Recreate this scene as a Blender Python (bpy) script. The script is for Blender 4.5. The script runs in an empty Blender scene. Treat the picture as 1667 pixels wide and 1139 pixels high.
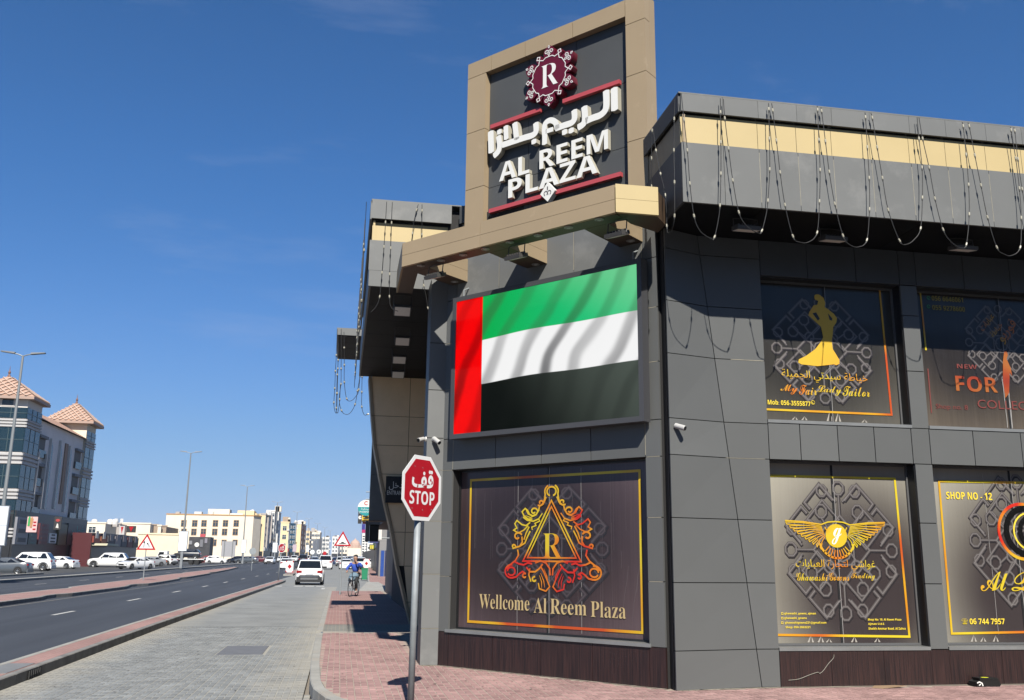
import bpy, bmesh, math, random, unicodedata
from mathutils import Vector, Matrix
random.seed(7)
SC = bpy.context.scene
COL = SC.collection
rad = math.radians
# ------------------------------------------------------------------ camera
PW, PH, FPX = 1667.0, 1139.0, 1513.0
CAMZ = 1.75
def cam_axes(yaw, pitch, roll):
    cy, sy = math.cos(yaw), math.sin(yaw)
    f = Vector((sy*math.cos(pitch), cy*math.cos(pitch), math.sin(pitch)))
    r = Vector((cy, -sy, 0)); u = r.cross(f)
    cr, sr = math.cos(roll), math.sin(roll)
    return cr*r+sr*u, -sr*r+cr*u, f
CR, CU, CD = cam_axes(rad(10.14), rad(12.78), rad(.653))
CC = Vector((0, 0, CAMZ))
cd = bpy.data.cameras.new('camera')
cam = bpy.data.objects.new('camera', cd); COL.objects.link(cam)
M = Matrix.Identity(4)
for i in range(3):
    M[i][0] = CR[i]; M[i][1] = CU[i]; M[i][2] = -CD[i]; M[i][3] = CC[i]
cam.matrix_world = M
cd.sensor_fit = 'HORIZONTAL'; cd.sensor_width = 36; cd.lens = FPX/PW*36
cd.clip_start = .1; cd.clip_end = 20000
SC.camera = cam
# ------------------------------------------------------------------ sky and sun
SUN_ELEV = 45.5
SUN_DX = .022                      # light travels along the street, a little to the right
world = bpy.data.worlds.new("World"); SC.world = world; world.use_nodes = True
wn = world.node_tree.nodes; wl = world.node_tree.links
bg = wn['Background']; sky = wn.new('ShaderNodeTexSky'); sky.sky_type = 'NISHITA'
sky.sun_disc = False; sky.sun_elevation = rad(SUN_ELEV); sky.sun_rotation = rad(180)
sky.air_density = .8; sky.dust_density = 0; sky.ozone_density = 6; sky.altitude = 0
bg.inputs['Strength'].default_value = .0525
# one colour grade over the whole sky (white balance and highlight shoulder of the photograph)
gr1 = wn.new('ShaderNodeVectorMath'); gr1.operation = 'SCALE'; gr1.inputs[3].default_value = .1
gr2 = wn.new('ShaderNodeVectorMath'); gr2.operation = 'SCALE'; gr2.inputs[3].default_value = 10
crv = wn.new('ShaderNodeRGBCurve')
for ch, pts in enumerate((((0, 0), (.07, .047), (.098, .068), (.195, .160), (.342, .262), (.665, .366), (1, .42)),
                          ((0, 0), (.141, .156), (.191, .209), (.366, .361), (.584, .468), (.887, .533), (1, .55)),
                          ((0, 0), (.15, .20), (.30, .413), (.397, .535), (.665, .745), (.88, .77), (1, .78)))):
    c_ = crv.mapping.curves[ch]
    c_.points[0].location = pts[0]; c_.points[1].location = pts[-1]
    for p_ in pts[1:-1]: c_.points.new(*p_)
crv.mapping.update()
# faint cirrus in the sky colour, all round
tc = wn.new('ShaderNodeTexCoord'); mp = wn.new('ShaderNodeMapping')
mp.inputs['Location'].default_value = (2, 7, 5); mp.inputs['Scale'].default_value = (1.1, 5.5, 7.0); mp.inputs['Rotation'].default_value = (rad(20), rad(-14), rad(-38))
nz = wn.new('ShaderNodeTexNoise'); nz.inputs['Scale'].default_value = 1.15; nz.inputs['Detail'].default_value = 7; nz.inputs['Roughness'].default_value = .62
rp = wn.new('ShaderNodeValToRGB'); rp.color_ramp.elements[0].position = .52; rp.color_ramp.elements[1].position = .80
rp.color_ramp.elements[1].color = (.36, .36, .36, 1)
mx = wn.new('ShaderNodeMixRGB'); mx.blend_type = 'MIX'; mx.inputs[2].default_value = (4.5, 5.2, 7.0, 1)
wl.new(tc.outputs['Generated'], mp.inputs[0]); wl.new(mp.outputs[0], nz.inputs[0]); wl.new(nz.outputs[0], rp.inputs[0])
wl.new(rp.outputs[0], mx.inputs[0]); wl.new(sky.outputs[0], gr1.inputs[0]); wl.new(gr1.outputs[0], crv.inputs['Color']); wl.new(crv.outputs[0], gr2.inputs[0]); wl.new(gr2.outputs[0], mx.inputs[1]); wl.new(mx.outputs[0], bg.inputs[0])
sd = bpy.data.lights.new('sun', 'SUN'); sd.energy = 5.0; sd.angle = rad(.53); sd.color = (1, .955, .88)
sun = bpy.data.objects.new('sun', sd); COL.objects.link(sun)
ldir = Vector((SUN_DX, 1, -math.tan(rad(SUN_ELEV)))).normalized()
sun.rotation_mode = 'QUATERNION'; sun.rotation_quaternion = ldir.to_track_quat('-Z', 'Y'); sun.location = (0, -20, 30)
SC.view_settings.view_transform = 'Standard'; SC.view_settings.look = 'None'
SC.view_settings.gamma = 1; SC.view_settings.use_curve_mapping = False; SC.view_settings.exposure = .93
SC.cycles.max_bounces = 5; SC.cycles.diffuse_bounces = 1; SC.cycles.use_adaptive_sampling = True

# ------------------------------------------------------------------ pixel to place helpers (for laying out by surveyed photo points)
def ray(x, y): return CD + CR*((x-PW/2)/FPX) - CU*((y-PH/2)/FPX)
def on_plane(x, y, n, d):
    v = ray(x, y); n = Vector(n); return CC + v*((d-n.dot(CC))/n.dot(v))
def onY(x, y, Y): return on_plane(x, y, (0, 1, 0), Y)
def onX(x, y, X): return on_plane(x, y, (1, 0, 0), X)
def onZ(x, y, z=0): return on_plane(x, y, (0, 0, 1), z)
def lerp_tab(t, tab):
    if t <= tab[0][0]: return tab[0][1]
    for (a, b), (c, d) in zip(tab, tab[1:]):
        if t <= c: return b+(d-b)*(t-a)/(c-a)
    (a, b), (c, d) = tab[-2:]; return b+(d-b)*(t-a)/(c-a)
BEND = ((25, 0), (45, .2), (73, .5), (128, 2.1), (190, 3.7), (304, 8.2), (532, 16.5), (1500, 52))
def bend(Y): return lerp_tab(Y, BEND)
def gz(Y): return max(0., .0045*(Y-70))
def street(x, y, Y):                 # where the view ray of a surveyed point reaches the distance Y
    return onY(x, y, Y)
# ------------------------------------------------------------------ materials
MATS = {}
def ks(c):                           # measured mid-tone colours brought to the exposure used
    return tuple(x*.55 for x in c) if max(c) < .7 else tuple(x*.72 for x in c)
def nodes_of(name):
    m = bpy.data.materials.new(name); m.use_nodes = True; nt = m.node_tree
    return m, nt, nt.nodes['Principled BSDF']
def mat(name, col, rough=.6, metal=0., var=.0, vscale=3., bump=0., bscale=60., spec=.5, coat=0., coords='OBJECT', emit=None, estr=0, alpha=1., stretch=None, dirt=None, per=0.):
    if name in MATS: return MATS[name]
    col = ks(col)
    m, nt, b = nodes_of(name)
    b.inputs['Base Color'].default_value = (*col, 1); b.inputs['Roughness'].default_value = rough
    b.inputs['Metallic'].default_value = metal; b.inputs['Specular IOR Level'].default_value = spec
    b.inputs['Coat Weight'].default_value = coat; b.inputs['Coat Roughness'].default_value = .05
    if alpha < 1: b.inputs['Alpha'].default_value = alpha
    if emit: b.inputs['Emission Color'].default_value = (*emit, 1); b.inputs['Emission Strength'].default_value = estr
    if var or bump or dirt:
        g = nt.nodes.new('ShaderNodeNewGeometry'); src = g.outputs['Position']
        if stretch:
            q = nt.nodes.new('ShaderNodeMapping'); q.inputs['Scale'].default_value = stretch; nt.links.new(src, q.inputs[0]); src = q.outputs[0]
    if var:
        n = nt.nodes.new('ShaderNodeTexNoise'); n.inputs['Scale'].default_value = vscale; n.inputs['Detail'].default_value = 5; n.inputs['Roughness'].default_value = .6
        nt.links.new(src, n.inputs['Vector'])
        r = nt.nodes.new('ShaderNodeMapRange'); r.inputs['From Min'].default_value = .3; r.inputs['From Max'].default_value = .7
        r.inputs['To Min'].default_value = 1-var; r.inputs['To Max'].default_value = 1+var
        nt.links.new(n.outputs[0], r.inputs[0])
        x = nt.nodes.new('ShaderNodeMixRGB'); x.blend_type = 'MULTIPLY'; x.inputs[0].default_value = 1; x.inputs[1].default_value = (*col, 1)
        fac = r.outputs[0]
        if per:      # neighbouring panels differ a little in tone
            oi = nt.nodes.new('ShaderNodeObjectInfo'); r5 = nt.nodes.new('ShaderNodeMapRange'); r5.inputs['To Min'].default_value = 1-per; r5.inputs['To Max'].default_value = 1+per
            nt.links.new(oi.outputs['Random'], r5.inputs[0]); m5 = nt.nodes.new('ShaderNodeMath'); m5.operation = 'MULTIPLY'; nt.links.new(r5.outputs[0], m5.inputs[0]); nt.links.new(fac, m5.inputs[1]); fac = m5.outputs[0]
        nt.links.new(fac, x.inputs[2]); out = x.outputs[0]
        if dirt:
            n3 = nt.nodes.new('ShaderNodeTexNoise'); n3.inputs['Scale'].default_value = dirt[1]; n3.inputs['Detail'].default_value = 6; n3.inputs['Roughness'].default_value = .65
            nt.links.new(g.outputs['Position'], n3.inputs['Vector'])
            r3 = nt.nodes.new('ShaderNodeMapRange'); r3.inputs['From Min'].default_value = dirt[2]; r3.inputs['From Max'].default_value = dirt[2]+.15
            r3.inputs['To Max'].default_value = dirt[3]
            nt.links.new(n3.outputs[0], r3.inputs[0])
            x2 = nt.nodes.new('ShaderNodeMixRGB'); x2.inputs[2].default_value = (*dirt[0], 1)
            nt.links.new(r3.outputs[0], x2.inputs[0]); nt.links.new(out, x2.inputs[1]); out = x2.outputs[0]
        nt.links.new(out, b.inputs['Base Color'])
    if bump:
        n = nt.nodes.new('ShaderNodeTexNoise'); n.inputs['Scale'].default_value = bscale; n.inputs['Detail'].default_value = 4
        nt.links.new(src, n.inputs['Vector'])
        bp = nt.nodes.new('ShaderNodeBump'); bp.inputs['Strength'].default_value = bump; bp.inputs['Distance'].default_value = .01
        nt.links.new(n.outputs[0], bp.inputs['Height']); nt.links.new(bp.outputs[0], b.inputs['Normal'])
    MATS[name] = m; return m
def mat_piece(name, col, rough=.8, per=.15, var=.12, vscale=2., sand=None, bump=.3, bscale=90., spec=.3):
    """material of small laid pieces: each piece differs a little, sand drifts over them"""
    if name in MATS: return MATS[name]
    m, nt, b = nodes_of(name); L = nt.links.new; col = ks(col)
    if sand: sand = (ks(sand[0]),)+tuple(sand[1:])
    b.inputs['Roughness'].default_value = rough; b.inputs['Specular IOR Level'].default_value = spec
    g = nt.nodes.new('ShaderNodeNewGeometry'); oi = nt.nodes.new('ShaderNodeObjectInfo')
    add = nt.nodes.new('ShaderNodeMath'); add.operation = 'ADD'; L(g.outputs['Random Per Island'], add.inputs[0]); L(oi.outputs['Random'], add.inputs[1])
    fr = nt.nodes.new('ShaderNodeMath'); fr.operation = 'FRACT'; L(add.outputs[0], fr.inputs[0])
    r = nt.nodes.new('ShaderNodeMapRange'); r.inputs['To Min'].default_value = 1-per; r.inputs['To Max'].default_value = 1+per; L(fr.outputs[0], r.inputs[0])
    n = nt.nodes.new('ShaderNodeTexNoise'); n.inputs['Scale'].default_value = vscale; n.inputs['Detail'].default_value = 6; L(g.outputs['Position'], n.inputs['Vector'])
    r2 = nt.nodes.new('ShaderNodeMapRange'); r2.inputs['From Min'].default_value = .3; r2.inputs['From Max'].default_value = .7
    r2.inputs['To Min'].default_value = 1-var; r2.inputs['To Max'].default_value = 1+var; L(n.outputs[0], r2.inputs[0])
    mu = nt.nodes.new('ShaderNodeMath'); mu.operation = 'MULTIPLY'; L(r.outputs[0], mu.inputs[0]); L(r2.outputs[0], mu.inputs[1])
    x = nt.nodes.new('ShaderNodeMixRGB'); x.blend_type = 'MULTIPLY'; x.inputs[0].default_value = 1; x.inputs[1].default_value = (*col, 1); L(mu.outputs[0], x.inputs[2])
    out = x.outputs[0]
    if sand:   # (colour, x0, x1, x2, x3): sand swept against kerbs at both sides
        sp = nt.nodes.new('ShaderNodeSeparateXYZ'); L(g.outputs['Position'], sp.inputs[0])
        n2 = nt.nodes.new('ShaderNodeTexNoise'); n2.inputs['Scale'].default_value = 1.3; n2.inputs['Detail'].default_value = 7; L(g.outputs['Position'], n2.inputs['Vector'])
        w = nt.nodes.new('ShaderNodeMath'); w.operation = 'MULTIPLY_ADD'; w.inputs[1].default_value = 1.5; w.inputs[2].default_value = -.75; L(n2.outputs[0], w.inputs[0])
        xx = nt.nodes.new('ShaderNodeMath'); xx.operation = 'ADD'; L(sp.outputs[0], xx.inputs[0]); L(w.outputs[0], xx.inputs[1])
        ra = nt.nodes.new('ShaderNodeMapRange'); ra.inputs['From Min'].default_value = sand[1]; ra.inputs['From Max'].default_value = sand[2]; ra.inputs['To Min'].default_value = 1; ra.inputs['To Max'].default_value = 0; L(xx.outputs[0], ra.inputs[0])
        rb = nt.nodes.new('ShaderNodeMapRange'); rb.inputs['From Min'].default_value = sand[3]; rb.inputs['From Max'].default_value = sand[4]; L(xx.outputs[0], rb.inputs[0])
        mxx = nt.nodes.new('ShaderNodeMath'); mxx.operation = 'MAXIMUM'; L(ra.outputs[0], mxx.inputs[0]); L(rb.outputs[0], mxx.inputs[1])
        sc_ = nt.nodes.new('ShaderNodeMath'); sc_.operation = 'MULTIPLY'; sc_.inputs[1].default_value = sand[5]; L(mxx.outputs[0], sc_.inputs[0])
        x2 = nt.nodes.new('ShaderNodeMixRGB'); x2.inputs[2].default_value = (*sand[0], 1); L(sc_.outputs[0], x2.inputs[0]); L(out, x2.inputs[1]); out = x2.outputs[0]
    L(out, b.inputs['Base Color'])
    n4 = nt.nodes.new('ShaderNodeTexNoise'); n4.inputs['Scale'].default_value = bscale; L(g.outputs['Position'], n4.inputs['Vector'])
    bp = nt.nodes.new('ShaderNodeBump'); bp.inputs['Strength'].default_value = bump; bp.inputs['Distance'].default_value = .004
    L(n4.outputs[0], bp.inputs['Height']); L(bp.outputs[0], b.inputs['Normal'])
    MATS[name] = m; return m
def mat_brick(name, c1, c2, mortar, sx=.18, sy=.09, rough=.85, off=.5, rot=90, sand=None):
    if name in MATS: return MATS[name]
    c1, c2, mortar = ks(c1), ks(c2), ks(mortar)
    m, nt, b = nodes_of(name); L = nt.links.new
    b.inputs['Roughness'].default_value = rough; b.inputs['Specular IOR Level'].default_value = .3
    g = nt.nodes.new('ShaderNodeNewGeometry'); q = nt.nodes.new('ShaderNodeMapping'); q.inputs['Rotation'].default_value = (0, 0, rad(rot)); L(g.outputs['Position'], q.inputs[0])
    t = nt.nodes.new('ShaderNodeTexBrick'); t.offset = off; L(q.outputs[0], t.inputs[0])
    t.inputs['Color1'].default_value = (*c1, 1); t.inputs['Color2'].default_value = (*c2, 1); t.inputs['Mortar'].default_value = (*mortar, 1)
    t.inputs['Scale'].default_value = 1; t.inputs['Mortar Size'].default_value = .006; t.inputs['Brick Width'].default_value = sx; t.inputs['Row Height'].default_value = sy
    n = nt.nodes.new('ShaderNodeTexNoise'); n.inputs['Scale'].default_value = .8; n.inputs['Detail'].default_value = 6; L(g.outputs['Position'], n.inputs['Vector'])
    r2 = nt.nodes.new('ShaderNodeMapRange'); r2.inputs['From Min'].default_value = .3; r2.inputs['From Max'].default_value = .7; r2.inputs['To Min'].default_value = .86; r2.inputs['To Max'].default_value = 1.14; L(n.outputs[0], r2.inputs[0])
    x = nt.nodes.new('ShaderNodeMixRGB'); x.blend_type = 'MULTIPLY'; x.inputs[0].default_value = 1; L(t.outputs[0], x.inputs[1]); L(r2.outputs[0], x.inputs[2])
    out = x.outputs[0]
    if sand:
        sp = nt.nodes.new('ShaderNodeSeparateXYZ'); L(g.outputs['Position'], sp.inputs[0])
        n2 = nt.nodes.new('ShaderNodeTexNoise'); n2.inputs['Scale'].default_value = 1.3; n2.inputs['Detail'].default_value = 7; L(g.outputs['Position'], n2.inputs['Vector'])
        w = nt.nodes.new('ShaderNodeMath'); w.operation = 'MULTIPLY_ADD'; w.inputs[1].default_value = 1.5; w.inputs[2].default_value = -.75; L(n2.outputs[0], w.inputs[0])
        xx = nt.nodes.new('ShaderNodeMath'); xx.operation = 'ADD'; L(sp.outputs[0], xx.inputs[0]); L(w.outputs[0], xx.inputs[1])
        ra = nt.nodes.new('ShaderNodeMapRange'); ra.inputs['From Min'].default_value = sand[1]; ra.inputs['From Max'].default_value = sand[2]; ra.inputs['To Min'].default_value = 1; ra.inputs['To Max'].default_value = 0; L(xx.outputs[0], ra.inputs[0])
        rb = nt.nodes.new('ShaderNodeMapRange'); rb.inputs['From Min'].default_value = sand[3]; rb.inputs['From Max'].default_value = sand[4]; L(xx.outputs[0], rb.inputs[0])
        mxx = nt.nodes.new('ShaderNodeMath'); mxx.operation = 'MAXIMUM'; L(ra.outputs[0], mxx.inputs[0]); L(rb.outputs[0], mxx.inputs[1])
        sc_ = nt.nodes.new('ShaderNodeMath'); sc_.operation = 'MULTIPLY'; sc_.inputs[1].default_value = sand[5]; L(mxx.outputs[0], sc_.inputs[0])
        x2 = nt.nodes.new('ShaderNodeMixRGB'); x2.inputs[2].default_value = (*ks(sand[0]), 1); L(sc_.outputs[0], x2.inputs[0]); L(out, x2.inputs[1]); out = x2.outputs[0]
    L(out, b.inputs['Base Color']); MATS[name] = m; return m
def mat_gold(name, cols=((.55, .02, .008), (.62, .20, .01), (.62, .46, .02)), scale=1.7, rough=.4, lo=.36):
    """printed gold: runs from red through orange to yellow over the print"""
    if name in MATS: return MATS[name]
    m, nt, b = nodes_of(name); L = nt.links.new
    b.inputs['Roughness'].default_value = rough
    g = nt.nodes.new('ShaderNodeNewGeometry'); n = nt.nodes.new('ShaderNodeTexNoise'); n.inputs['Scale'].default_value = scale; n.inputs['Detail'].default_value = 1; L(g.outputs['Position'], n.inputs['Vector'])
    cols = [tuple(x*.72 for x in c) for c in cols]
    r = nt.nodes.new('ShaderNodeValToRGB'); e = r.color_ramp.elements
    e[0].position = lo; e[0].color = (*cols[0], 1); e[1].position = lo+.2; e[1].color = (*cols[2], 1)
    k = e.new(lo+.09); k.color = (*cols[1], 1)
    L(n.outputs[0], r.inputs[0]); L(r.outputs[0], b.inputs['Base Color']); MATS[name] = m; return m
def mat_wood(name, c1, c2, sc=60.):
    if name in MATS: return MATS[name]
    c1, c2 = ks(c1), ks(c2)
    m, nt, b = nodes_of(name); L = nt.links.new
    b.inputs['Roughness'].default_value = .45
    g = nt.nodes.new('ShaderNodeNewGeometry'); q = nt.nodes.new('ShaderNodeMapping'); q.inputs['Scale'].default_value = (1, 1, .03); L(g.outputs['Position'], q.inputs[0])
    n = nt.nodes.new('ShaderNodeTexNoise'); n.inputs['Scale'].default_value = sc; n.inputs['Detail'].default_value = 4; L(q.outputs[0], n.inputs['Vector'])
    r = nt.nodes.new('ShaderNodeValToRGB'); e = r.color_ramp.elements; e[0].position = .38; e[0].color = (*c1, 1); e[1].position = .66; e[1].color = (*c2, 1)
    L(n.outputs[0], r.inputs[0]); L(r.outputs[0], b.inputs['Base Color']); MATS[name] = m; return m
def mat_print(name, dark, light, cx=.5, cy=.5, r0=.25, r1=.75, lightpos=None, rough=.28, streak=.0):
    """window film print: a soft vignette printed from light at the border to dark in the middle"""
    if name in MATS: return MATS[name]
    dark, light = ks(dark), ks(light)
    m, nt, b = nodes_of(name); L = nt.links.new
    b.inputs['Roughness'].default_value = rough; b.inputs['Specular IOR Level'].default_value = .35; b.inputs['Coat Weight'].default_value = .18; b.inputs['Coat Roughness'].default_value = .05
    t = nt.nodes.new('ShaderNodeTexCoord'); u = nt.nodes.new('ShaderNodeUVMap'); u.uv_map = 'UVMap'
    mp_ = nt.nodes.new('ShaderNodeMapping'); mp_.inputs['Location'].default_value = (-cx, -cy, 0); L(u.outputs[0], mp_.inputs[0])
    ln = nt.nodes.new('ShaderNodeVectorMath'); ln.operation = 'LENGTH'; L(mp_.outputs[0], ln.inputs[0])
    r = nt.nodes.new('ShaderNodeMapRange'); r.interpolation_type = 'SMOOTHSTEP'; r.inputs['From Min'].default_value = r0; r.inputs['From Max'].default_value = r1; L(ln.outputs['Value'], r.inputs[0])
    x = nt.nodes.new('ShaderNodeMixRGB'); x.inputs[1].default_value = (*dark, 1); x.inputs[2].default_value = (*light, 1); L(r.outputs[0], x.inputs[0])
    out = x.outputs[0]
    g = nt.nodes.new('ShaderNodeNewGeometry')
    if streak:
        q = nt.nodes.new('ShaderNodeMapping'); q.inputs['Scale'].default_value = (1, 1, .02); L(g.outputs['Position'], q.inputs[0])
        n = nt.nodes.new('ShaderNodeTexNoise'); n.inputs['Scale'].default_value = 45; n.inputs['Detail'].default_value = 3; L(q.outputs[0], n.inputs['Vector'])
        rr = nt.nodes.new('ShaderNodeMapRange'); rr.inputs['From Min'].default_value = .35; rr.inputs['From Max'].default_value = .7; rr.inputs['To Min'].default_value = 1-streak; rr.inputs['To Max'].default_value = 1+streak; L(n.outputs[0], rr.inputs[0])
        x3 = nt.nodes.new('ShaderNodeMixRGB'); x3.blend_type = 'MULTIPLY'; x3.inputs[0].default_value = 1; L(out, x3.inputs[1]); L(rr.outputs[0], x3.inputs[2]); out = x3.outputs[0]
    L(out, b.inputs['Base Color'])
    n2 = nt.nodes.new('ShaderNodeTexNoise'); n2.inputs['Scale'].default_value = 2.5; L(g.outputs['Position'], n2.inputs['Vector'])
    bp = nt.nodes.new('ShaderNodeBump'); bp.inputs['Strength'].default_value = .25; bp.inputs['Distance'].default_value = .03; L(n2.outputs[0], bp.inputs['Height']); L(bp.outputs[0], b.inputs['Normal'])
    MATS[name] = m; return m

# ------------------------------------------------------------------ object helpers
def tag(o, label=None, cat=None, group=None, kind=None):
    if label: o['label'] = label
    if cat: o['category'] = cat
    if group: o['group'] = group
    if kind: o['kind'] = kind
    return o
def wm(o):
    m = o.matrix_basis.copy()
    return wm(o.parent) @ o.matrix_parent_inverse @ m if o.parent else m
def adopt(o, parent):
    o.parent = parent; o.matrix_parent_inverse = wm(parent).inverted(); return o
def empty(name, loc=(0, 0, 0), rz=0., label=None, cat=None, group=None, parent=None):
    o = bpy.data.objects.new(name, None); COL.objects.link(o); o.location = loc; o.rotation_euler = (0, 0, rz)
    o.empty_display_size = .2
    if parent: adopt(o, parent)
    return tag(o, label, cat, group)
class MB:
    def __init__(s): s.v = []; s.f = []
    def add(s, vs, fs):
        n = len(s.v); s.v += [tuple(v) for v in vs]; s.f += [tuple(i+n for i in f) for f in fs]; return s
    def box(s, x0, x1, y0, y1, z0, z1):
        return s.add([(x, y, z) for z in (z0, z1) for y in (y0, y1) for x in (x0, x1)], BOXF)
    def build(s, name, m, parent=None, smooth=False, kind=None, label=None):
        me = bpy.data.meshes.new(name); me.from_pydata(s.v, [], s.f); me.update()
        if smooth: me.polygons.foreach_set('use_smooth', [True]*len(me.polygons))
        ms = m if isinstance(m, (list, tuple)) else [m]
        for x in ms: me.materials.append(x)
        o = bpy.data.objects.new(name, me); COL.objects.link(o)
        if parent is not None: adopt(o, parent)
        if kind: o['kind'] = kind
        if label: o['label'] = label
        return o
BOXF = [(0, 2, 3, 1), (4, 5, 7, 6), (0, 1, 5, 4), (1, 3, 7, 5), (3, 2, 6, 7), (2, 0, 4, 6)]
class Frame:
    """a wall plane: u to the right seen from outside, v up, n outward"""
    def __init__(s, o, u, n): s.o = Vector(o); s.u = Vector(u).normalized(); s.n = Vector(n).normalized(); s.v = Vector((0, 0, 1))
    def P(s, u, v, n=0.): return s.o+s.u*u+s.v*v+s.n*n
    def px(s, x, y, n=0.):
        p = on_plane(x, y, s.n, s.n.dot(s.o)+n)-s.o; return p.dot(s.u), p.dot(s.v)
    def box(s, mb, u0, u1, v0, v1, n0, n1):
        return mb.add([s.P(u, v, n) for n in (n0, n1) for v in (v0, v1) for u in (u0, u1)], BOXF)
    def prism(s, mb, poly, n0, n1):
        k = len(poly); vs = [s.P(u, v, n0) for u, v in poly]+[s.P(u, v, n1) for u, v in poly]
        fs = [tuple(range(k))[::-1], tuple(range(k, 2*k))]+[(i, (i+1) % k, k+(i+1) % k, k+i) for i in range(k)]
        return mb.add(vs, fs)
    def quad8(s, mb, q0, n0, n1):
        return s.prism(mb, q0, n0, n1)
    def ribbon(s, mb, pts, w, n0, closed=False, t=.003, taper=False):
        pts = [Vector(p) for p in pts]; k = len(pts); L = []; R = []
        for i, p in enumerate(pts):
            a = pts[i-1] if (i > 0 or closed) else p; b = pts[(i+1) % k] if (i < k-1 or closed) else p
            d1 = (p-a); d2 = (b-p)
            if d1.length < 1e-9: d1 = d2
            if d2.length < 1e-9: d2 = d1
            d1 = d1.normalized(); d2 = d2.normalized(); d = d1+d2
            if d.length < 1e-6: d = d1
            d = d.normalized(); nn = Vector((-d.y, d.x)); c = max(.45, nn.dot(Vector((-d1.y, d1.x))))
            ww = w/2/c
            if taper: ww *= max(.25, math.sin(math.pi*min(1, max(0, (i+.3)/(k-.4)))))
            L.append(p+nn*ww); R.append(p-nn*ww)
        vs = [s.P(q.x, q.y, n0+t) for q in L]+[s.P(q.x, q.y, n0+t) for q in R]
        rng = range(k if closed else k-1)
        fs = [(i, k+i, k+(i+1) % k, (i+1) % k) for i in rng]
        return mb.add(vs, fs)
def tube(mb, pts, r, seg=8, cap=True, closed=False):
    pts = [Vector(p) for p in pts]; k = len(pts); vs = []; fs = []
    up = Vector((0, 0, 1)); prev = None
    for i, p in enumerate(pts):
        a = pts[i-1] if (i > 0 or closed) else p; b = pts[(i+1) % k] if (i < k-1 or closed) else p
        d = (b-a).normalized()
        if prev is None:
            x = d.cross(up if abs(d.z) < .95 else Vector((1, 0, 0))).normalized()
        else:
            x = (prev-d*prev.dot(d)).normalized()
        prev = x; y = d.cross(x); rr = r[i] if isinstance(r, (list, tuple)) else r
        for j in range(seg):
            t = 2*math.pi*j/seg; vs.append(p+x*math.cos(t)*rr+y*math.sin(t)*rr)
    for i in range(k if closed else k-1):
        i2 = (i+1) % k
        for j in range(seg):
            j2 = (j+1) % seg; fs.append((i*seg+j, i*seg+j2, i2*seg+j2, i2*seg+j))
    if cap and not closed:
        fs.append(tuple(range(seg))[::-1]); fs.append(tuple(range((k-1)*seg, k*seg)))
    return mb.add(vs, fs)
def lathe(mb, prof, c=(0, 0, 0), axis=(0, 0, 1), seg=16):
    """prof: (radius, height) pairs along the axis from c"""
    c = Vector(c); a = Vector(axis).normalized(); x = a.orthogonal().normalized(); y = a.cross(x)
    vs = []; fs = []; k = len(prof)
    for r, h in prof:
        for j in range(seg):
            t = 2*math.pi*j/seg; vs.append(c+a*h+(x*math.cos(t)+y*math.sin(t))*max(r, 1e-4))
    for i in range(k-1):
        for j in range(seg):
            j2 = (j+1) % seg; fs.append((i*seg+j, i*seg+j2, (i+1)*seg+j2, (i+1)*seg+j))
    fs.append(tuple(range(seg))[::-1]); fs.append(tuple(range((k-1)*seg, k*seg)))
    return mb.add(vs, fs)
def copy_tree(o, parent=None):
    c = o.copy(); COL.objects.link(c); c.parent = parent
    for ch in list(o.children): copy_tree(ch, c)
    return c
# ------------------------------------------------------------------ lettering
AR = {}
for cp in range(0xFE70, 0xFEFD):
    dd = unicodedata.decomposition(chr(cp))
    if not dd: continue
    pr = dd.split(); form = pr[0].strip('<>'); base = ''.join(chr(int(h, 16)) for h in pr[1:])
    if ' ' not in base: AR.setdefault(base, {})[form] = chr(cp)
def arabic(s):
    s2 = []; i = 0
    while i < len(s):
        if s[i:i+2] in AR and len(s[i:i+2]) == 2: s2.append(s[i:i+2]); i += 2
        else: s2.append(s[i]); i += 1
    out = []
    for i, c in enumerate(s2):
        if c not in AR: out.append(c); continue
        f = AR[c]; pv = i > 0 and s2[i-1] in AR and 'initial' in AR[s2[i-1]]
        nx = i < len(s2)-1 and s2[i+1] in AR and 'final' in AR[s2[i+1]] and 'initial' in f
        key = 'medial' if pv and nx else 'final' if pv else 'initial' if nx else 'isolated'
        out.append(f.get(key) or f.get('isolated') or c)
    return ''.join(out[::-1])
def style(s, kind):
    o = []
    for ch in s:
        if kind == 'script':
            if 'A' <= ch <= 'Z': ch = chr(0x1D4D0+ord(ch)-65)
            elif 'a' <= ch <= 'z': ch = chr(0x1D4EA+ord(ch)-97)
        elif kind == 'serif':
            if 'A' <= ch <= 'Z': ch = chr(0x1D400+ord(ch)-65)
            elif 'a' <= ch <= 'z': ch = chr(0x1D41A+ord(ch)-97)
        elif kind == 'bold':
            if 'A' <= ch <= 'Z': ch = chr(0x1D5D4+ord(ch)-65)
            elif 'a' <= ch <= 'z': ch = chr(0x1D5EE+ord(ch)-97)
            elif '0' <= ch <= '9': ch = chr(0x1D7EC+ord(ch)-48)
        o.append(ch)
    return ''.join(o)
TXT = {}
def text_raw(s, extrude=0., offset=0., res=3):
    key = (s, extrude > 0, offset, res)
    if key in TXT: return TXT[key]
    c = bpy.data.curves.new('t', 'FONT'); c.body = s; c.size = 1; c.resolution_u = res; c.offset = offset
    c.extrude = .05 if extrude > 0 else 0
    o = bpy.data.objects.new('t', c); COL.objects.link(o)
    dg = bpy.context.evaluated_depsgraph_get(); me = o.evaluated_get(dg).to_mesh()
    vs = [v.co.copy() for v in me.vertices]; fs = [tuple(p.vertices) for p in me.polygons]
    o.evaluated_get(dg).to_mesh_clear(); bpy.data.objects.remove(o); bpy.data.curves.remove(c)
    TXT[key] = (vs, fs); return TXT[key]
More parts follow.
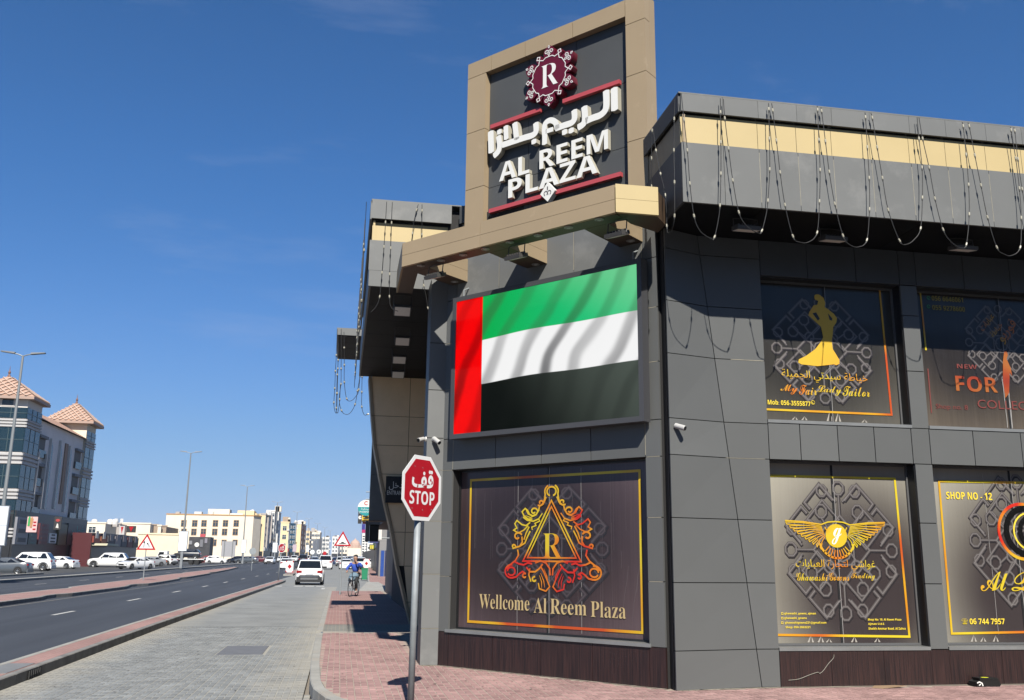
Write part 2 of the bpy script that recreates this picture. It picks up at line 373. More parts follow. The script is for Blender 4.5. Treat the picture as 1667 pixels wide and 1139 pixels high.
def text(fr, s, u0, u1, v0, v1, n, m, parent, name='lettering', depth=0., offset=0., slope=0., res=3, shear=0., mb=None):
    """lettering laid in a wall frame, filling the box u0..u1, v0..v1; slope drops v along u; shear leans it"""
    vs, fs = text_raw(s, depth, offset, res)
    if not vs: return None
    a = min(v.x for v in vs); b = max(v.x for v in vs); c = min(v.y for v in vs); d = max(v.y for v in vs)
    out = []
    for v in vs:
        x = (v.x-a)/(b-a); y = (v.y-c)/(d-c)
        u = u0+(u1-u0)*x+shear*(y-.5)*(v1-v0); w = v0+(v1-v0)*y+slope*x
        k = n+(depth*(1 if v.z > 0 else 0) if depth else 0)
        out.append(fr.P(u, w, k))
    if mb is not None: mb.add(out, fs); return None
    q = MB(); q.v = [tuple(v) for v in out]; q.f = fs
    return q.build(name, m, parent)
# ================================================================== SETTING: ground, roads, medians, pavements
def strip(name, uL, uR, Y0, Y1, z, m, step=8., parent=None, kind='structure', usebend=True, crop=None):
    """a sheet along the street between lateral offsets uL(Y) and uR(Y), following bend and rise"""
    mb = MB(); n = max(1, int((Y1-Y0)/step)); vs = []
    for i in range(n+1):
        Y = Y0+(Y1-Y0)*i/n; b = bend(Y) if usebend else 0
        a = uL(Y) if callable(uL) else uL; c = uR(Y) if callable(uR) else uR
        vs += [(a+b, Y, z+gz(Y)), (c+b, Y, z+gz(Y))]
    mb.add(vs, [(2*i, 2*i+1, 2*i+3, 2*i+2) for i in range(n)])
    return mb.build(name, m, parent, kind=kind)
ASPH = mat('asphalt', (.060, .067, .080), rough=.8, var=.26, vscale=.25, bump=.35, bscale=120, stretch=(3.5, .12, 1), spec=.35)
ASPH2 = mat('asphalt parking', (.085, .086, .086), rough=.85, var=.18, vscale=.4, spec=.3)
SANDM = mat('sandy ground', (.30, .26, .21), rough=.95, var=.2, vscale=.2)
CONC = mat('kerb concrete', (.40, .39, .35), rough=.9, var=.14, vscale=2.5, bump=.3, dirt=((.24, .21, .17), 1.3, .52, .6))
CONCS = mat('kerb stone side', (.27, .26, .24), rough=.9, var=.3, vscale=3, bump=.4)
PINKF = mat_brick('pink paving far', (.38, .215, .19), (.42, .25, .22), (.45, .33, .28))
GREYF = mat_brick('grey paving far', (.27, .28, .275), (.29, .30, .29), (.34, .33, .29), sand=((.44, .41, .34), -4.3, -3.5, -1.3, -.35, .65))
GREYF2 = mat_brick('grey paving beyond', (.27, .28, .275), (.29, .30, .29), (.33, .32, .29))
WPAINT = mat('road paint', (.62, .61, .56), rough=.7, var=.2, vscale=3, bump=.2)
SANDL = mat('joint sand', (.44, .36, .29), rough=.95, var=.15, vscale=5)
SANDG = mat('joint sand grey road', (.42, .40, .34), rough=.95, var=.15, vscale=5)
# one ground sheet to the horizon
mb = MB(); Ys = [-60, 0, 70, 150, 300, 600, 1200, 2500, 5200]; Xs = [-2600, -600, -120, -20, 20, 120, 600, 2600]
vs = [(x, y, -.06+gz(y)) for y in Ys for x in Xs]
mb.add(vs, [(j*8+i, j*8+i+1, (j+1)*8+i+1, (j+1)*8+i) for j in range(len(Ys)-1) for i in range(7)])
mb.build('ground', SANDM, kind='structure')
# main road (two carriageways) and the far lane, asphalt
strip('road', -27.2, -4.9, -40, 900, -.004, ASPH, 12)
strip('parking_ground', -44, -27.0, 20, 900, .0, ASPH2, 12)
# side street in front of the plaza, where the photographer stands
mb = MB(); mb.add([(-4.9, -40, -.006), (60, -40, -.006), (60, 12.9, -.006), (-4.9, 12.9, -.006)], [(0, 1, 2, 3)]); mb.build('side_street', ASPH2, kind='structure')
# service road in grey pavers: sheet beyond the laid pavers
srd = strip('service_road', -4.35, lambda Y: -.42 if Y < 51 else 6.5, 9.0, 62, -.005, SANDG, 4)
strip('service_road_far', -4.35, -.42, 25.9, 62, .0035, GREYF, 6)
strip('service_road_ahead', lambda y: -4.35 if y < 74 else -5.42-max(0, y-94)*.035, 8.0, 50.0, 500, .001, GREYF2, 4)
PAVW, PAVH = .18, .09
def paver_cells(x0, x1, y0, y1, seed=1, inside=None):
    rnd = random.Random(seed); out = []; n = int((x1-x0)/PAVW)+1
    for c in range(n):
        xa = x0+c*PAVW; y = y0-rnd.choice((0, .09, .18)); k = c % 2
        while y < y1:
            if k == 0: r = [(xa, xa+PAVW, y, y+PAVH)]; y += PAVH
            else: r = [(xa, xa+PAVW/2, y, y+PAVW), (xa+PAVW/2, xa+PAVW, y, y+PAVW)]; y += PAVW
            k ^= 1
            for q in r:
                if inside((q[0]+q[1])/2, (q[2]+q[3])/2): out.append(q)
    return out
_pm = {}
def paver_mesh(w, h, t, m, name):
    key = (w, h, m.name)
    if key in _pm: return _pm[key]
    g = .0045; b = .006; a0, a1, c0, c1 = -w/2+g, w/2-g, -h/2+g, h/2-g
    vs = [(a0, c0, -t), (a1, c0, -t), (a1, c1, -t), (a0, c1, -t), (a0+0, c0+0, -b), (a1, c0, -b), (a1, c1, -b), (a0, c1, -b),
          (a0+b, c0+b, 0), (a1-b, c0+b, 0), (a1-b, c1-b, 0), (a0+b, c1-b, 0)]
    fs = [(8, 9, 10, 11)]+[(i+4, (i+1) % 4+4, (i+1) % 4+8, i+8) for i in range(4)]+[(i, (i+1) % 4, (i+1) % 4+4, i+4) for i in range(4)]
    me = bpy.data.meshes.new(name); me.from_pydata(vs, [], fs); me.materials.append(m); _pm[key] = me; return me
def lay(name, cells, z, m, parent, t=.02, rank=None, n_single=290, seed=3):
    rnd = random.Random(seed)
    cells = sorted(cells, key=rank) if rank else cells
    for i, q in enumerate(cells[:n_single]):
        w, h = q[1]-q[0], q[3]-q[2]
        o = bpy.data.objects.new(name, paver_mesh(w, h, t, m, name)); COL.objects.link(o)
        o.location = ((q[0]+q[1])/2, (q[2]+q[3])/2, z+rnd.uniform(-.0015, .0015)); o.rotation_euler = (rnd.uniform(-.006, .006), rnd.uniform(-.006, .006), rnd.uniform(-.008, .008)); o.parent = parent
    mb = MB()
    for q in cells[n_single:]:
        me = paver_mesh(q[1]-q[0], q[3]-q[2], t, m, name); cx, cy = (q[0]+q[1])/2, (q[2]+q[3])/2; dz = z+rnd.uniform(-.0015, .0015); tx = rnd.uniform(-.006, .006)
        mb.add([(v.co.x+cx, v.co.y+cy, v.co.z+dz+v.co.x*tx) for v in me.vertices], [tuple(p.vertices) for p in me.polygons])
    mb.build(name+'_field', m, parent, kind='stuff')
def kerbx(Y): return lerp_tab(Y, ((9.4, 1.9), (9.8, 1.15), (10.3, .62), (11.0, .24), (11.9, -.08), (12.7, -.24), (13.5, -.31), (16, -.37), (22, -.42), (60, -.46)))
KW = .15
mats_pg = mat_piece('grey road paver', (.265, .275, .27), sand=((.44, .41, .34), -4.3, -3.5, -1.3, -.35, .7), per=.13, var=.2)
road_cells = paver_cells(-4.33, -.2, 11.6, 26.0, 5, lambda x, y: x > -4.3 and x < kerbx(y)-.03 and not (-2.17 < x < -1.31 and 18.62 < y < 20.48))
lay('paver', road_cells, .0, mats_pg, srd, rank=lambda q: math.hypot(q[0]+.9, q[2]-12.4))
mb = MB(); mb.box(-2.15, -1.32, 18.65, 20.44, -.02, .002); mb.build('asphalt_patch', mat('patch asphalt', (.17, .175, .19), rough=.8, var=.1, bump=.3), srd)
# the plaza pavement
side = []
Yk = [9.4, 9.6, 9.8, 10.05, 10.3, 10.65, 11.0, 11.45, 11.9, 12.3, 12.7, 13.1, 13.5, 14.5, 16, 18, 20, 22.0]
poly = [(kerbx(y)+KW, y) for y in Yk]+[(-.42+KW, 24), (-.45+KW, 50.0), (2.4, 50.0), (2.4, 24), (2.4, 16.5), (18, 16.5), (18, 9.4)]
sw = MB(); fr0 = Frame((0, 0, 0), (1, 0, 0), (0, 0, 1)); k = len(poly)
sw.add([(x, y, .1455) for x, y in poly]+[(x, y, -.05) for x, y in poly], [tuple(range(k))]+[(i, k+i, k+(i+1) % k, (i+1) % k) for i in range(k)])
sidewalk = sw.build('pavement', SANDL, kind='structure')
pk = mat_piece('pink paver', (.405, .25, .228), sand=((.50, .38, .31), -9, -8, 9, 10, .0), per=.15, var=.22, vscale=1.1)
def in_walk(x, y):
    if x < kerbx(y)+KW+.02: return False
    if y > 21.75: return False
    lim = 12.1 if x > 4.28 else 15.05-(x-1.6)*1.135 if x > 1.6 else 15.1 if x > 1.3 else 99
    return y < lim
walk_cells = paver_cells(-.45, 11.2, 9.5, 21.7, 9, in_walk)
lay('paver', walk_cells, .15, pk, sidewalk, rank=lambda q: math.hypot(q[0]-1.0, (q[2]-10.8)*.9))
mb = MB(); mb.add([(-.29, 24.6, .15), (2.2, 24.6, .15), (2.2, 49.9, .15), (-.30, 49.9, .15)], [(0, 1, 2, 3)]); mb.build('pavement_far', PINKF, sidewalk)
mb = MB(); mb.add([(-.29, 22.35, .148), (2.2, 22.35, .148), (2.2, 24.6, .148), (-.29, 24.6, .148)], [(0, 1, 2, 3)]); mb.build('grey_paving_band', mat_brick('grey band', (.25, .25, .22), (.29, .28, .25), (.36, .32, .26)), sidewalk)
# drain channel with a slotted grate across the pavement
mb = MB(); mb.box(-.33, 1.25, 21.76, 21.90, .10, .148); mb.box(-.33, 1.25, 22.2, 22.34, .10, .148); mb.build('drain_channel', CONC, sidewalk)
mb = MB(); mb.box(-.33, 1.25, 21.9, 22.2, .08, .10); mb.build('drain_bed', mat('drain dark', (.02, .02, .02)), sidewalk)
mb = MB()
for i in range(22): mb.box(-.32+i*.071, -.275+i*.071, 21.905, 22.195, .12, .145)
mb.build('drain_grate', mat('grate iron', (.20, .22, .23), rough=.5, metal=.4), sidewalk)
# kerb stones
def kerb_stone(path, w, z0, z1, m, parent, name='kerb_stone', gap=.006, side=1):
    """one stone per pair of neighbouring path points; side=+1 puts the width to the right of travel"""
    for (x0, y0), (x1, y1) in zip(path, path[1:]):
        d = Vector((x1-x0, y1-y0, 0)); L = d.length; d.normalize(); nn = Vector((d.y, -d.x, 0))*side*w
        a = Vector((x0, y0, 0))+d*gap; b = Vector((x1, y1, 0))-d*gap; c = .014
        za, zb = gz(y0), gz(y1)
        q = [a+Vector((0, 0, z0)), b+Vector((0, 0, z0)), b+nn+Vector((0, 0, z0)), a+nn+Vector((0, 0, z0)),
             a+Vector((0, 0, z1-c)), b+Vector((0, 0, z1-c)), b+nn+Vector((0, 0, z1-c)), a+nn+Vector((0, 0, z1-c)),
             a+nn*(c/w)+Vector((0, 0, z1)), b+nn*(c/w)+Vector((0, 0, z1)), b+nn*(1-c/w)+Vector((0, 0, z1)), a+nn*(1-c/w)+Vector((0, 0, z1))]
        for i in (0, 3, 4, 7, 8, 11): q[i] = q[i]+Vector((0, 0, za))
        for i in (1, 2, 5, 6, 9, 10): q[i] = q[i]+Vector((0, 0, zb))
        mb = MB(); mb.add(q, [(8, 9, 10, 11), (4, 5, 9, 8), (5, 6, 10, 9), (6, 7, 11, 10), (7, 4, 8, 11), (0, 1, 5, 4), (1, 2, 6, 5), (2, 3, 7, 6), (3, 0, 4, 7)])
        mb.build(name, m, parent)
near = [(kerbx(y), y) for y in (9.4, 9.8, 10.3, 10.65, 11.0, 11.45, 11.9, 12.3, 12.7, 13.2, 13.8, 14.7, 15.6, 16.5, 17.4, 18.3, 19.2, 20.1, 21.0, 21.75)]
kerb_stone(near, KW, -.02, .152, CONC, sidewalk, side=1)
kerb_stone([(-.42, 22.6+i*.92) for i in range(30)], KW, -.02, .152, CONC, sidewalk, side=1)
# right-hand islands farther along: pavement again after the side turning
# medians -----------------------------------------------------------
def median(name, L, R, Y0, Y1, top=.15, step=1.0, kw=.12, stones=True, m=PINKF, km=CONC, ksm=CONCS):
    """raised strip between L(Y) and R(Y) with kerb stones on both sides"""
    n = max(2, int((Y1-Y0)/step)); Y = [Y0+(Y1-Y0)*i/n for i in range(n+1)]
    mb = MB(); vs = []
    for y in Y: vs += [(L(y)+kw+bend(y), y, top-.004+gz(y)), (R(y)-kw+bend(y), y, top-.004+gz(y))]
    mb.add(vs, [(2*i, 2*i+1, 2*i+3, 2*i+2) for i in range(n)])
    o = mb.build(name, m, kind='structure')
    kerb_stone([(L(y)+bend(y), y) for y in Y], kw, -.02, top, km, o)
    kerb_stone([(R(y)+bend(y), y) for y in Y], kw, -.02, top, ksm, o, side=-1)
    mb = MB()
    for y in (Y0, Y1): mb.box(L(y)+bend(y), R(y)+bend(y), y-.05, y+.05, -.02+gz(y), top-.006+gz(y))
    mb.build('kerb_end', km, o); return o
med1 = median('median', lambda y: -4.98, lambda y: -4.33, 6, 73, step=.95)
median('pavement_island', lambda y: .15, lambda y: 1.55, 88, 128, step=4)
median('pavement_ahead', lambda y: 1.7, lambda y: 6.5, 57, 200, step=5)
median('median_beyond', lambda y: -6.3-(y-94)*.035, lambda y: -5.4-(y-94)*.035, 94, 190, step=4)
# drain inlet and manhole cover set in the median near the left edge of the frame
mb = MB(); mb.box(-4.332, -4.322, 15.05, 15.75, .005, .128); mb.build('drain_inlet', mat('inlet dark', (.008, .008, .009)), med1)
mb = MB()
for i in range(6): mb.box(-4.322, -4.312, 15.12+i*.1, 15.15+i*.1, .01, .12)
mb.build('inlet_bar', mat('inlet bars', (.06, .06, .06)), med1)
mb = MB(); mb.box(-4.85, -4.47, 14.6, 15.9, .14, .152); mb.build('manhole_cover', mat('cover concrete', (.25, .25, .24), var=.15), med1)
# saw-toothed middle median with bays on both sides
def RJ(y):
    s = ((30, -11.7), (41.8, -11.75), (43.2, -12.25), (44.6, -11.75), (56, -11.75), (59.2, -12.3), (60.6, -12.3), (62.5, -11.85), (76, -12.35), (78.5, -13.0), (81, -12.7), (97, -13.4), (100, -14.1), (103, -13.9), (118, -14.8), (140, -16.4))
    return lerp_tab(y, s)
def LJ(y):
    s = ((30, -13.7), (50, -14.0), (52, -13.7), (54, -14.3), (70, -15.0), (73, -14.7), (76, -15.3), (92, -16.0), (95, -15.8), (98, -16.2), (142, -17.0))
    return lerp_tab(y, s)
median('median_middle', LJ, RJ, 34, 140, step=1.4, kw=.14)
median('median_lamps', lambda y: -22.7, lambda y: -21.9, 30, 640, step=6, kw=.2, m=CONC)
median('parking_kerb', lambda y: -27.6, lambda y: -27.1, 40, 92, step=3, kw=.15, m=CONC)
# painted lane dashes and edge lines
dash = None
for i in range(22):
    y0 = 31.1+i*9.9 if i else 31.1
    if y0 > 240: break
    strip('lane_marking', -8.55, -8.41, y0, y0+2.3, .002, WPAINT, 2)
for i in range(24):
    y0 = 24+i*9.9; strip('lane_marking', -18.9, -18.78, y0, y0+2.3, .002, WPAINT, 2)
strip('edge_line', -5.2, -5.11, 10, 73, .002, mat('edge sand', (.33, .30, .24), var=.2), 6)
strip('edge_line', -11.45, -11.36, 30, 76, .002, MATS['edge sand'], 6)
for i, xx in enumerate((-4.05, -2.75, -2.05, -1.35)):
    mb = MB(); mb.add([(xx, 62, .012), (xx+(.55, .55, .55, .5)[i], 62, .012), (xx+(.55, .55, .55, .5)[i], 63.6, .012), (xx, 63.6, .012)], [(0, 1, 2, 3)]); mb.build('give_way_marking', WPAINT, kind='structure')
mb = MB(); mb.add([(-.95, 57, .012), (-.75, 57, .012), (-.75, 59.5, .012), (-.95, 59.5, .012)], [(0, 1, 2, 3)]); mb.build('give_way_marking', WPAINT, kind='structure')
# dark speed hump slab near the cyclist and low concrete ramp
mb = MB(); mb.add([(1.05, 49.9, .02), (2.9, 49.9, .02), (2.4, 58, .42), (1.7, 58, .42), (1.05, 50.0, .15), (2.9, 50.0, .15)], [(0, 1, 5, 4), (4, 5, 2, 3)]); mb.build('ramp', CONC, sidewalk)

mb = MB(); mb.box(-3, 46, -52, -36, -.06, 19); mb.box(50, 90, -50, -30, -.06, 15); mb.build('buildings_opposite', mat('opposite facade', (.30, .27, .23), rough=.9, var=.2, vscale=.3), kind='structure')  # unseen blocks added behind the camera to cut sky light and darken shade
# small litter blown over road and pavement
mb = MB(); rnd = random.Random(11)
for i in range(150):
    if rnd.random() < .55: x, y, z = rnd.uniform(-4.2, -.6), rnd.triangular(12, 34, 14), .006
    else: x, y, z = rnd.uniform(-.1, 3.5), rnd.triangular(10.5, 20, 12), .155
    if z > .1 and (y > 15-(x-1.6)*1.1 and x > 1.2 or x < kerbx(y)+.2): continue
    s_ = rnd.uniform(.006, .026); a = rnd.uniform(0, 6.28); k = [(x+s_*math.cos(a+t)*rnd.uniform(.5, 1.3), y+s_*math.sin(a+t)*rnd.uniform(.5, 1.3), z+rnd.uniform(0, .006)) for t in (0, 1.3, 2.6, 4.4)]
    mb.add(k, [(0, 1, 2, 3)])
o = mb.build('litter', mat('litter bits', (.12, .10, .075), rough=.9, var=.5, vscale=3), kind='stuff')
# ================================================================== THE PLAZA BUILDING
A = rad(41.5); dC = Vector((-math.sin(A), math.cos(A), 0)); nC = Vector((-math.cos(A), -math.sin(A), 0))
PL = Vector((4.276, 12.133, 0))+dC*4.08
CH = Frame(PL, -dC, nC)                       # the chamfered corner wall
RF = Frame((0, 12.2, 0), (1, 0, 0), (0, -1, 0))   # the wall facing the side street
GREY = mat('grey composite panel', (.150, .154, .150), rough=.42, var=.05, vscale=.5, spec=.3, per=.07, bump=.5, bscale=1.3)
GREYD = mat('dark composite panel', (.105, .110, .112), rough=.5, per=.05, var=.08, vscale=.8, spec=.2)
GREYL = mat('fascia grey panel', (.21, .214, .207), rough=.5, spec=.25, per=.05, var=.08, vscale=.7, dirt=((.27, .265, .25), 1.8, .55, .2))
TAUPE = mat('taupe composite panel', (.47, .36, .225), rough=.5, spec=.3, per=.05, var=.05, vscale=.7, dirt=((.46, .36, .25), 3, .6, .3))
TAUPE_LIFTED = mat('bronze tan panel', (.95, .70, .43), rough=.5, spec=.3, var=.05)  # taupe lightened and warmed, bounced light on the shaded wing put into colour
CREAM = mat('cream composite panel', (.69, .54, .27), rough=.5, spec=.3, var=.04, vscale=1.)
BACK = mat('joint shadow lining', (.025, .024, .023), rough=.9)
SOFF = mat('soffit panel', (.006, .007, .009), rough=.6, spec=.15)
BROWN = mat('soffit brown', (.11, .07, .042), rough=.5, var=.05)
ALU = mat('aluminium sill', (.42, .43, .42), rough=.35, metal=.5, var=.1)
ALUD = mat('dark aluminium', (.03, .031, .033), rough=.35, metal=.3)
WOOD = mat_wood('plinth wood laminate', (.016, .008, .008), (.055, .024, .020))
plaza = empty('plaza_building', (4.3, 12.2, 0), label='two storey grey clad corner plaza building with film covered shop windows and deep overhangs', cat='building')
def B(mb, name, m, **k): return mb.build(name, m, plaza, **k)
def panel(fr, u0, u1, v0, v1, n, m, t=.035, g=.006, name='wall_panel', parent=None):
    mb = MB(); fr.box(mb, u0+g, u1-g, v0+g, v1-g, n-t, n)
    return B(mb, name, m) if parent is None else mb.build(name, m, parent)
def hexa(pts, t, nn, g, m, name='wall_panel'):
    """panel from four corners (bl, br, tr, tl), inset by g, thickness t against nn"""
    c = sum(pts, Vector())/4; q = []
    for p in pts:
        w = p-c; q.append(p-Vector((math.copysign(g, w.x) if abs(nn.x) < .9 else 0, math.copysign(g, w.y) if abs(nn.x) > .9 else 0, math.copysign(g, w.z))))
    mb = MB(); mb.add([p-nn*t for p in q]+q, [(0, 3, 2, 1), (4, 5, 6, 7), (0, 1, 5, 4), (1, 2, 6, 5), (2, 3, 7, 6), (3, 0, 4, 7)]); return B(mb, name, m)
ZG = .15
# solid core behind everything (casts the building's shadow, closes the joints)
mb = MB()
core = [(4.36, 12.62), (20, 12.62), (20, 40), (2.2, 40), (2.2, 15.35), (1.9, 15.25)]
k = len(core)
mb.add([(x, y, 0) for x, y in core]+[(x, y, 7.6) for x, y in core], [tuple(range(k, 2*k)), tuple(range(k))[::-1]]+[(i, (i+1) % k, k+(i+1) % k, k+i) for i in range(k)])
B(mb, 'wall_core', BACK)
# --- chamfer wall: backing
mb = MB(); CH.box(mb, .0, 4.06, 3.17, 6.95, -.2, -.036); CH.box(mb, 0, .24, 0, 3.17, -.3, -.036); CH.box(mb, 3.81, 4.06, 0, 3.17, -.3, -.036); CH.box(mb, .24, 3.81, 0, .66, -.25, -.03)
B(mb, 'wall_backing', BACK)
mb = MB(); CH.box(mb, .24, 3.81, .66, 3.17, -.3, -.26); B(mb, 'window_backing', BACK)
seamz = (.66, 1.50, 2.345, 3.17)
for u0, u1 in ((0, .24), (3.81, 4.06)):
    for a, b in zip(seamz, seamz[1:]): panel(CH, u0, u1, a, b, 0, GREY)
    for a, b in zip((3.17, 3.68, 4.5, 5.29, 6.03, 6.95), (3.68, 4.5, 5.29, 6.03, 6.95)): panel(CH, u0, u1, a, b, 0, GREY)
    panel(CH, u0, u1, ZG, .66, 0, WOOD, name='plinth_panel', g=.003)
for a, b in zip((.24, 1.13, 2.02, 2.91, 3.81), (1.13, 2.02, 2.91, 3.81)):
    panel(CH, a, b, 3.17, 3.68, 0, GREY); panel(CH, a, b, ZG, .655, 0, WOOD, name='plinth_panel', g=.003)
us = [.24, CH.px(812.8, 430)[0], CH.px(934, 410)[0], CH.px(959, 405)[0], 3.81]
us = [.24, us[1], us[2], 3.81]
for a, b in zip(us, us[1:]):
    panel(CH, a, b, 3.68, 4.9, 0, GREY); panel(CH, a, b, 4.9, 6.95, 0, GREYL)
# reveals of the chamfer window
mb = MB(); CH.box(mb, .205, .235, .70, 3.17, -.22, -.04); B(mb, 'window_reveal', GREYL)
mb = MB(); CH.box(mb, 3.815, 3.845, .70, 3.17, -.22, -.04); CH.box(mb, .24, 3.81, 3.175, 3.2, -.22, -.04); B(mb, 'window_reveal', ALUD)
mb = MB(); CH.box(mb, .18, 3.84, .655, .70, -.24, .025); B(mb, 'window_sill', ALU)
# left pier: face to the side street
mb = MB(); mb.box(1.36, 1.72, 15.22, 15.7, 0, 6.42); B(mb, 'wall_backing', BACK)
LP = Frame((0, 15.17, 0), (1, 0, 0), (0, -1, 0))
zz = (ZG, .70, 1.53, 2.36, 3.18, 3.7, 4.5, 5.3, 6.42)
for a, b in zip(zz, zz[1:]):
    panel(LP, 1.31+.0, 1.60, a, b, 0, GREYL if a > 0 else GREY, t=.05)
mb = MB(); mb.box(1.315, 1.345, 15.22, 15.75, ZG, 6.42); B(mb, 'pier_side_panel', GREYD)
# --- wall to the side street: the big right-hand pier, folded along a slanting line
zs = (ZG, .635, 1.495, 2.338, 3.18, 3.68, 4.588, 5.35, 6.12, 6.42)
def seamx(z): return 5.6+(4.92-5.6)*(z-.15)/6.17
XL, YL, XR, YR = 4.33, 11.99, 5.87, 12.2
for a, b in zip(zs, zs[1:]):
    p = [Vector((XL, YL, a)), Vector((seamx(a), YR, a)), Vector((seamx(b), YR, b)), Vector((XL, YL, b))]
    hexa(p, .04, Vector((0, -1, 0)), .0055, GREY)
    p = [Vector((seamx(a), YR, a)), Vector((XR, YR, a)), Vector((XR, YR, b)), Vector((seamx(b), YR, b))]
    hexa(p, .04, Vector((0, -1, 0)), .0055, GREY)
mb = MB(); mb.box(4.37, 5.83, 12.235, 12.6, 0, 6.42); mb.box(4.335, 4.36, 12.07, 12.5, 0, 6.42); B(mb, 'wall_backing', BACK)
# band between the storeys, pillars between the windows
mb = MB(); RF.box(mb, 5.87, 16, 3.18, 3.71, -.3, -.037); RF.box(mb, 5.87, 16, 0, .62, -.3, -.037); RF.box(mb, 5.87, 16, 5.87, 6.42, -.3, -.037)
piers = [(8.11, 8.39), (10.63, 10.91), (13.15, 13.43)]
for a, b in piers: RF.box(mb, a+.01, b-.01, 0, 6.42, -.3, -.037)
B(mb, 'wall_backing', BACK)
xs_ = [5.87, 6.35, 6.93, 7.5, 8.09, 8.38, 9.09, 9.88, 10.63, 10.91, 11.6, 12.4, 13.2, 14, 15, 16]
for a, b in zip(xs_, xs_[1:]): panel(RF, a, b, 3.18, 3.70, 0, GREY)
for a, b in piers:
    for c, d in zip((.62, 1.5, 2.34, 3.18), (1.5, 2.34, 3.18)): panel(RF, a, b, c, d, 0, GREY)
    for c, d in zip((3.70, 4.55, 5.4, 5.87), (4.55, 5.4, 5.87)): panel(RF, a, b, c, d, 0, GREY)
xp = [5.87, 6.62, 7.4, 8.11, 8.39, 9.2, 10.0, 10.8, 12, 13, 14, 16]
for a, b in zip(xp, xp[1:]): panel(RF, a, b, ZG, .615, 0, WOOD, name='plinth_panel', g=.002); panel(RF, a, b, 5.875, 6.42, 0, GREYD)
GL_Y = -.25
wins = [(5.87, 8.11, .62, 3.18), (8.39, 10.63, .62, 3.18), (5.87, 8.11, 3.71, 5.87), (8.39, 10.63, 3.71, 5.87), (10.91, 13.15, .62, 3.18), (10.91, 13.15, 3.71, 5.87)]
for u0, u1, v0, v1 in wins:
    mb = MB(); RF.box(mb, u1-.004, u1+.004, v0, v1, GL_Y, -.03); RF.box(mb, u0-.004, u0+.004, v0, v1, GL_Y, -.03); RF.box(mb, u0, u1, v1-.003, v1+.004, GL_Y, -.03); B(mb, 'window_reveal', ALUD)
    mb = MB(); RF.box(mb, u0, u1, v0-.01, v0+.035, GL_Y-.02, .012); B(mb, 'window_sill', ALU)
    mb = MB(); RF.box(mb, u0-.1, u1+.1, v0, v1, GL_Y-.1, GL_Y-.045); B(mb, 'window_backing', BACK)
# --- overhang above the side street
FO = Frame((0, 11.0, 0), (1, 0, 0), (0, -1, 0))
fx = [4.25]+[onY(x, 250, 11.0).x for x in (1178, 1236, 1299, 1356, 1418, 1482, 1541, 1606, 1664)]+[9.85, 10.35, 10.85, 11.35, 11.85]
for a, b in zip(fx, fx[1:]):
    panel(FO, a, b, 6.42, 7.28, .0, GREYL, name='fascia_panel', g=.003); panel(FO, a, b, 7.72, 7.98, .03, GREYL, name='fascia_panel', g=.002)
    panel(FO, a, b, 7.28, 7.70, -.03, CREAM, name='fascia_band_panel', g=.003)
mb = MB(); mb.box(4.29, 12, 11.07, 12.62, 6.46, 7.9); B(mb, 'overhang_core', BACK)
FS = Frame((4.25, 0, 0), (0, -1, 0), (-1, 0, 0))
for a, b in ((-11.8, -11.0), (-12.6, -11.8)):
    panel(FS, a, b, 6.42, 7.28, 0, GREYD, name='fascia_panel', g=.003); panel(FS, a, b, 7.72, 7.98, .03, GREYD, name='fascia_panel', g=.002); panel(FS, a, b, 7.28, 7.70, -.03, TAUPE, name='fascia_band_panel', g=.003)  # shade of this side painted in: darker grey, and taupe for cream
mb = MB(); mb.box(4.22, 12, 10.97, 12.65, 7.98, 8.0); B(mb, 'overhang_roof', GREYL)
sx_ = [4.25, 5.4, 6.6, 7.8, 9.0, 10.2, 11.4]
for a, b in zip(sx_, sx_[1:]):
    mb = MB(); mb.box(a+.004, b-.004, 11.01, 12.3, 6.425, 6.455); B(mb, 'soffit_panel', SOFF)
# --- overhang along the main street, its end faces the camera
FL = Frame((0, 15.83, 0), (1, 0, 0), (0, -1, 0))
panel(FL, .26, 1.69, 7.66, 8.01, .05, GREYL, name='fascia_panel', g=.002); panel(FL, .285, 1.64, 7.27, 7.62, -.05, CREAM, name='fascia_band_panel', g=.002)
panel(FL, .25, 1.69, 6.71, 7.27, 0, GREYL, name='fascia_panel', g=.002); panel(FL, .26, 1.69, 6.42, 6.71, 0, GREYL, name='fascia_panel', g=.002)
mb = MB(); mb.box(.31, 2.3, 15.92, 24.2, 6.46, 7.95); B(mb, 'overhang_core', BACK)
FT = Frame((.27, 0, 0), (0, -1, 0), (-1, 0, 0)); yy = [-24.2, -22.5, -20.8, -19.1, -17.4, -15.84]
for a, b in zip(yy, yy[1:]):
    panel(FT, a, b, 6.42, 7.27, 0, GREYL, name='fascia_panel', g=.003); panel(FT, a, b, 7.66, 8.01, .03, GREYL, name='fascia_panel', g=.003); panel(FT, a, b, 7.27, 7.64, -.03, CREAM, name='fascia_band_panel', g=.003)
for i in range(7):
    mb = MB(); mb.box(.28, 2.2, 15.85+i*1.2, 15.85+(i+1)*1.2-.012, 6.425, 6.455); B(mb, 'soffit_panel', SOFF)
mb = MB(); mb.box(.25, 2.3, 15.8, 24.2, 8.01, 8.03); B(mb, 'overhang_roof', GREYL)
# parapet joining the overhangs behind the pylon
mb = MB(); CH.box(mb, -.25, 4.3, 7.66, 7.98, -.62, -.56); B(mb, 'parapet_panel', GREYD)
mb = MB(); CH.box(mb, -.2, 4.3, 6.9, 7.64, -.66, -.6); B(mb, 'parapet_panel', TAUPE)
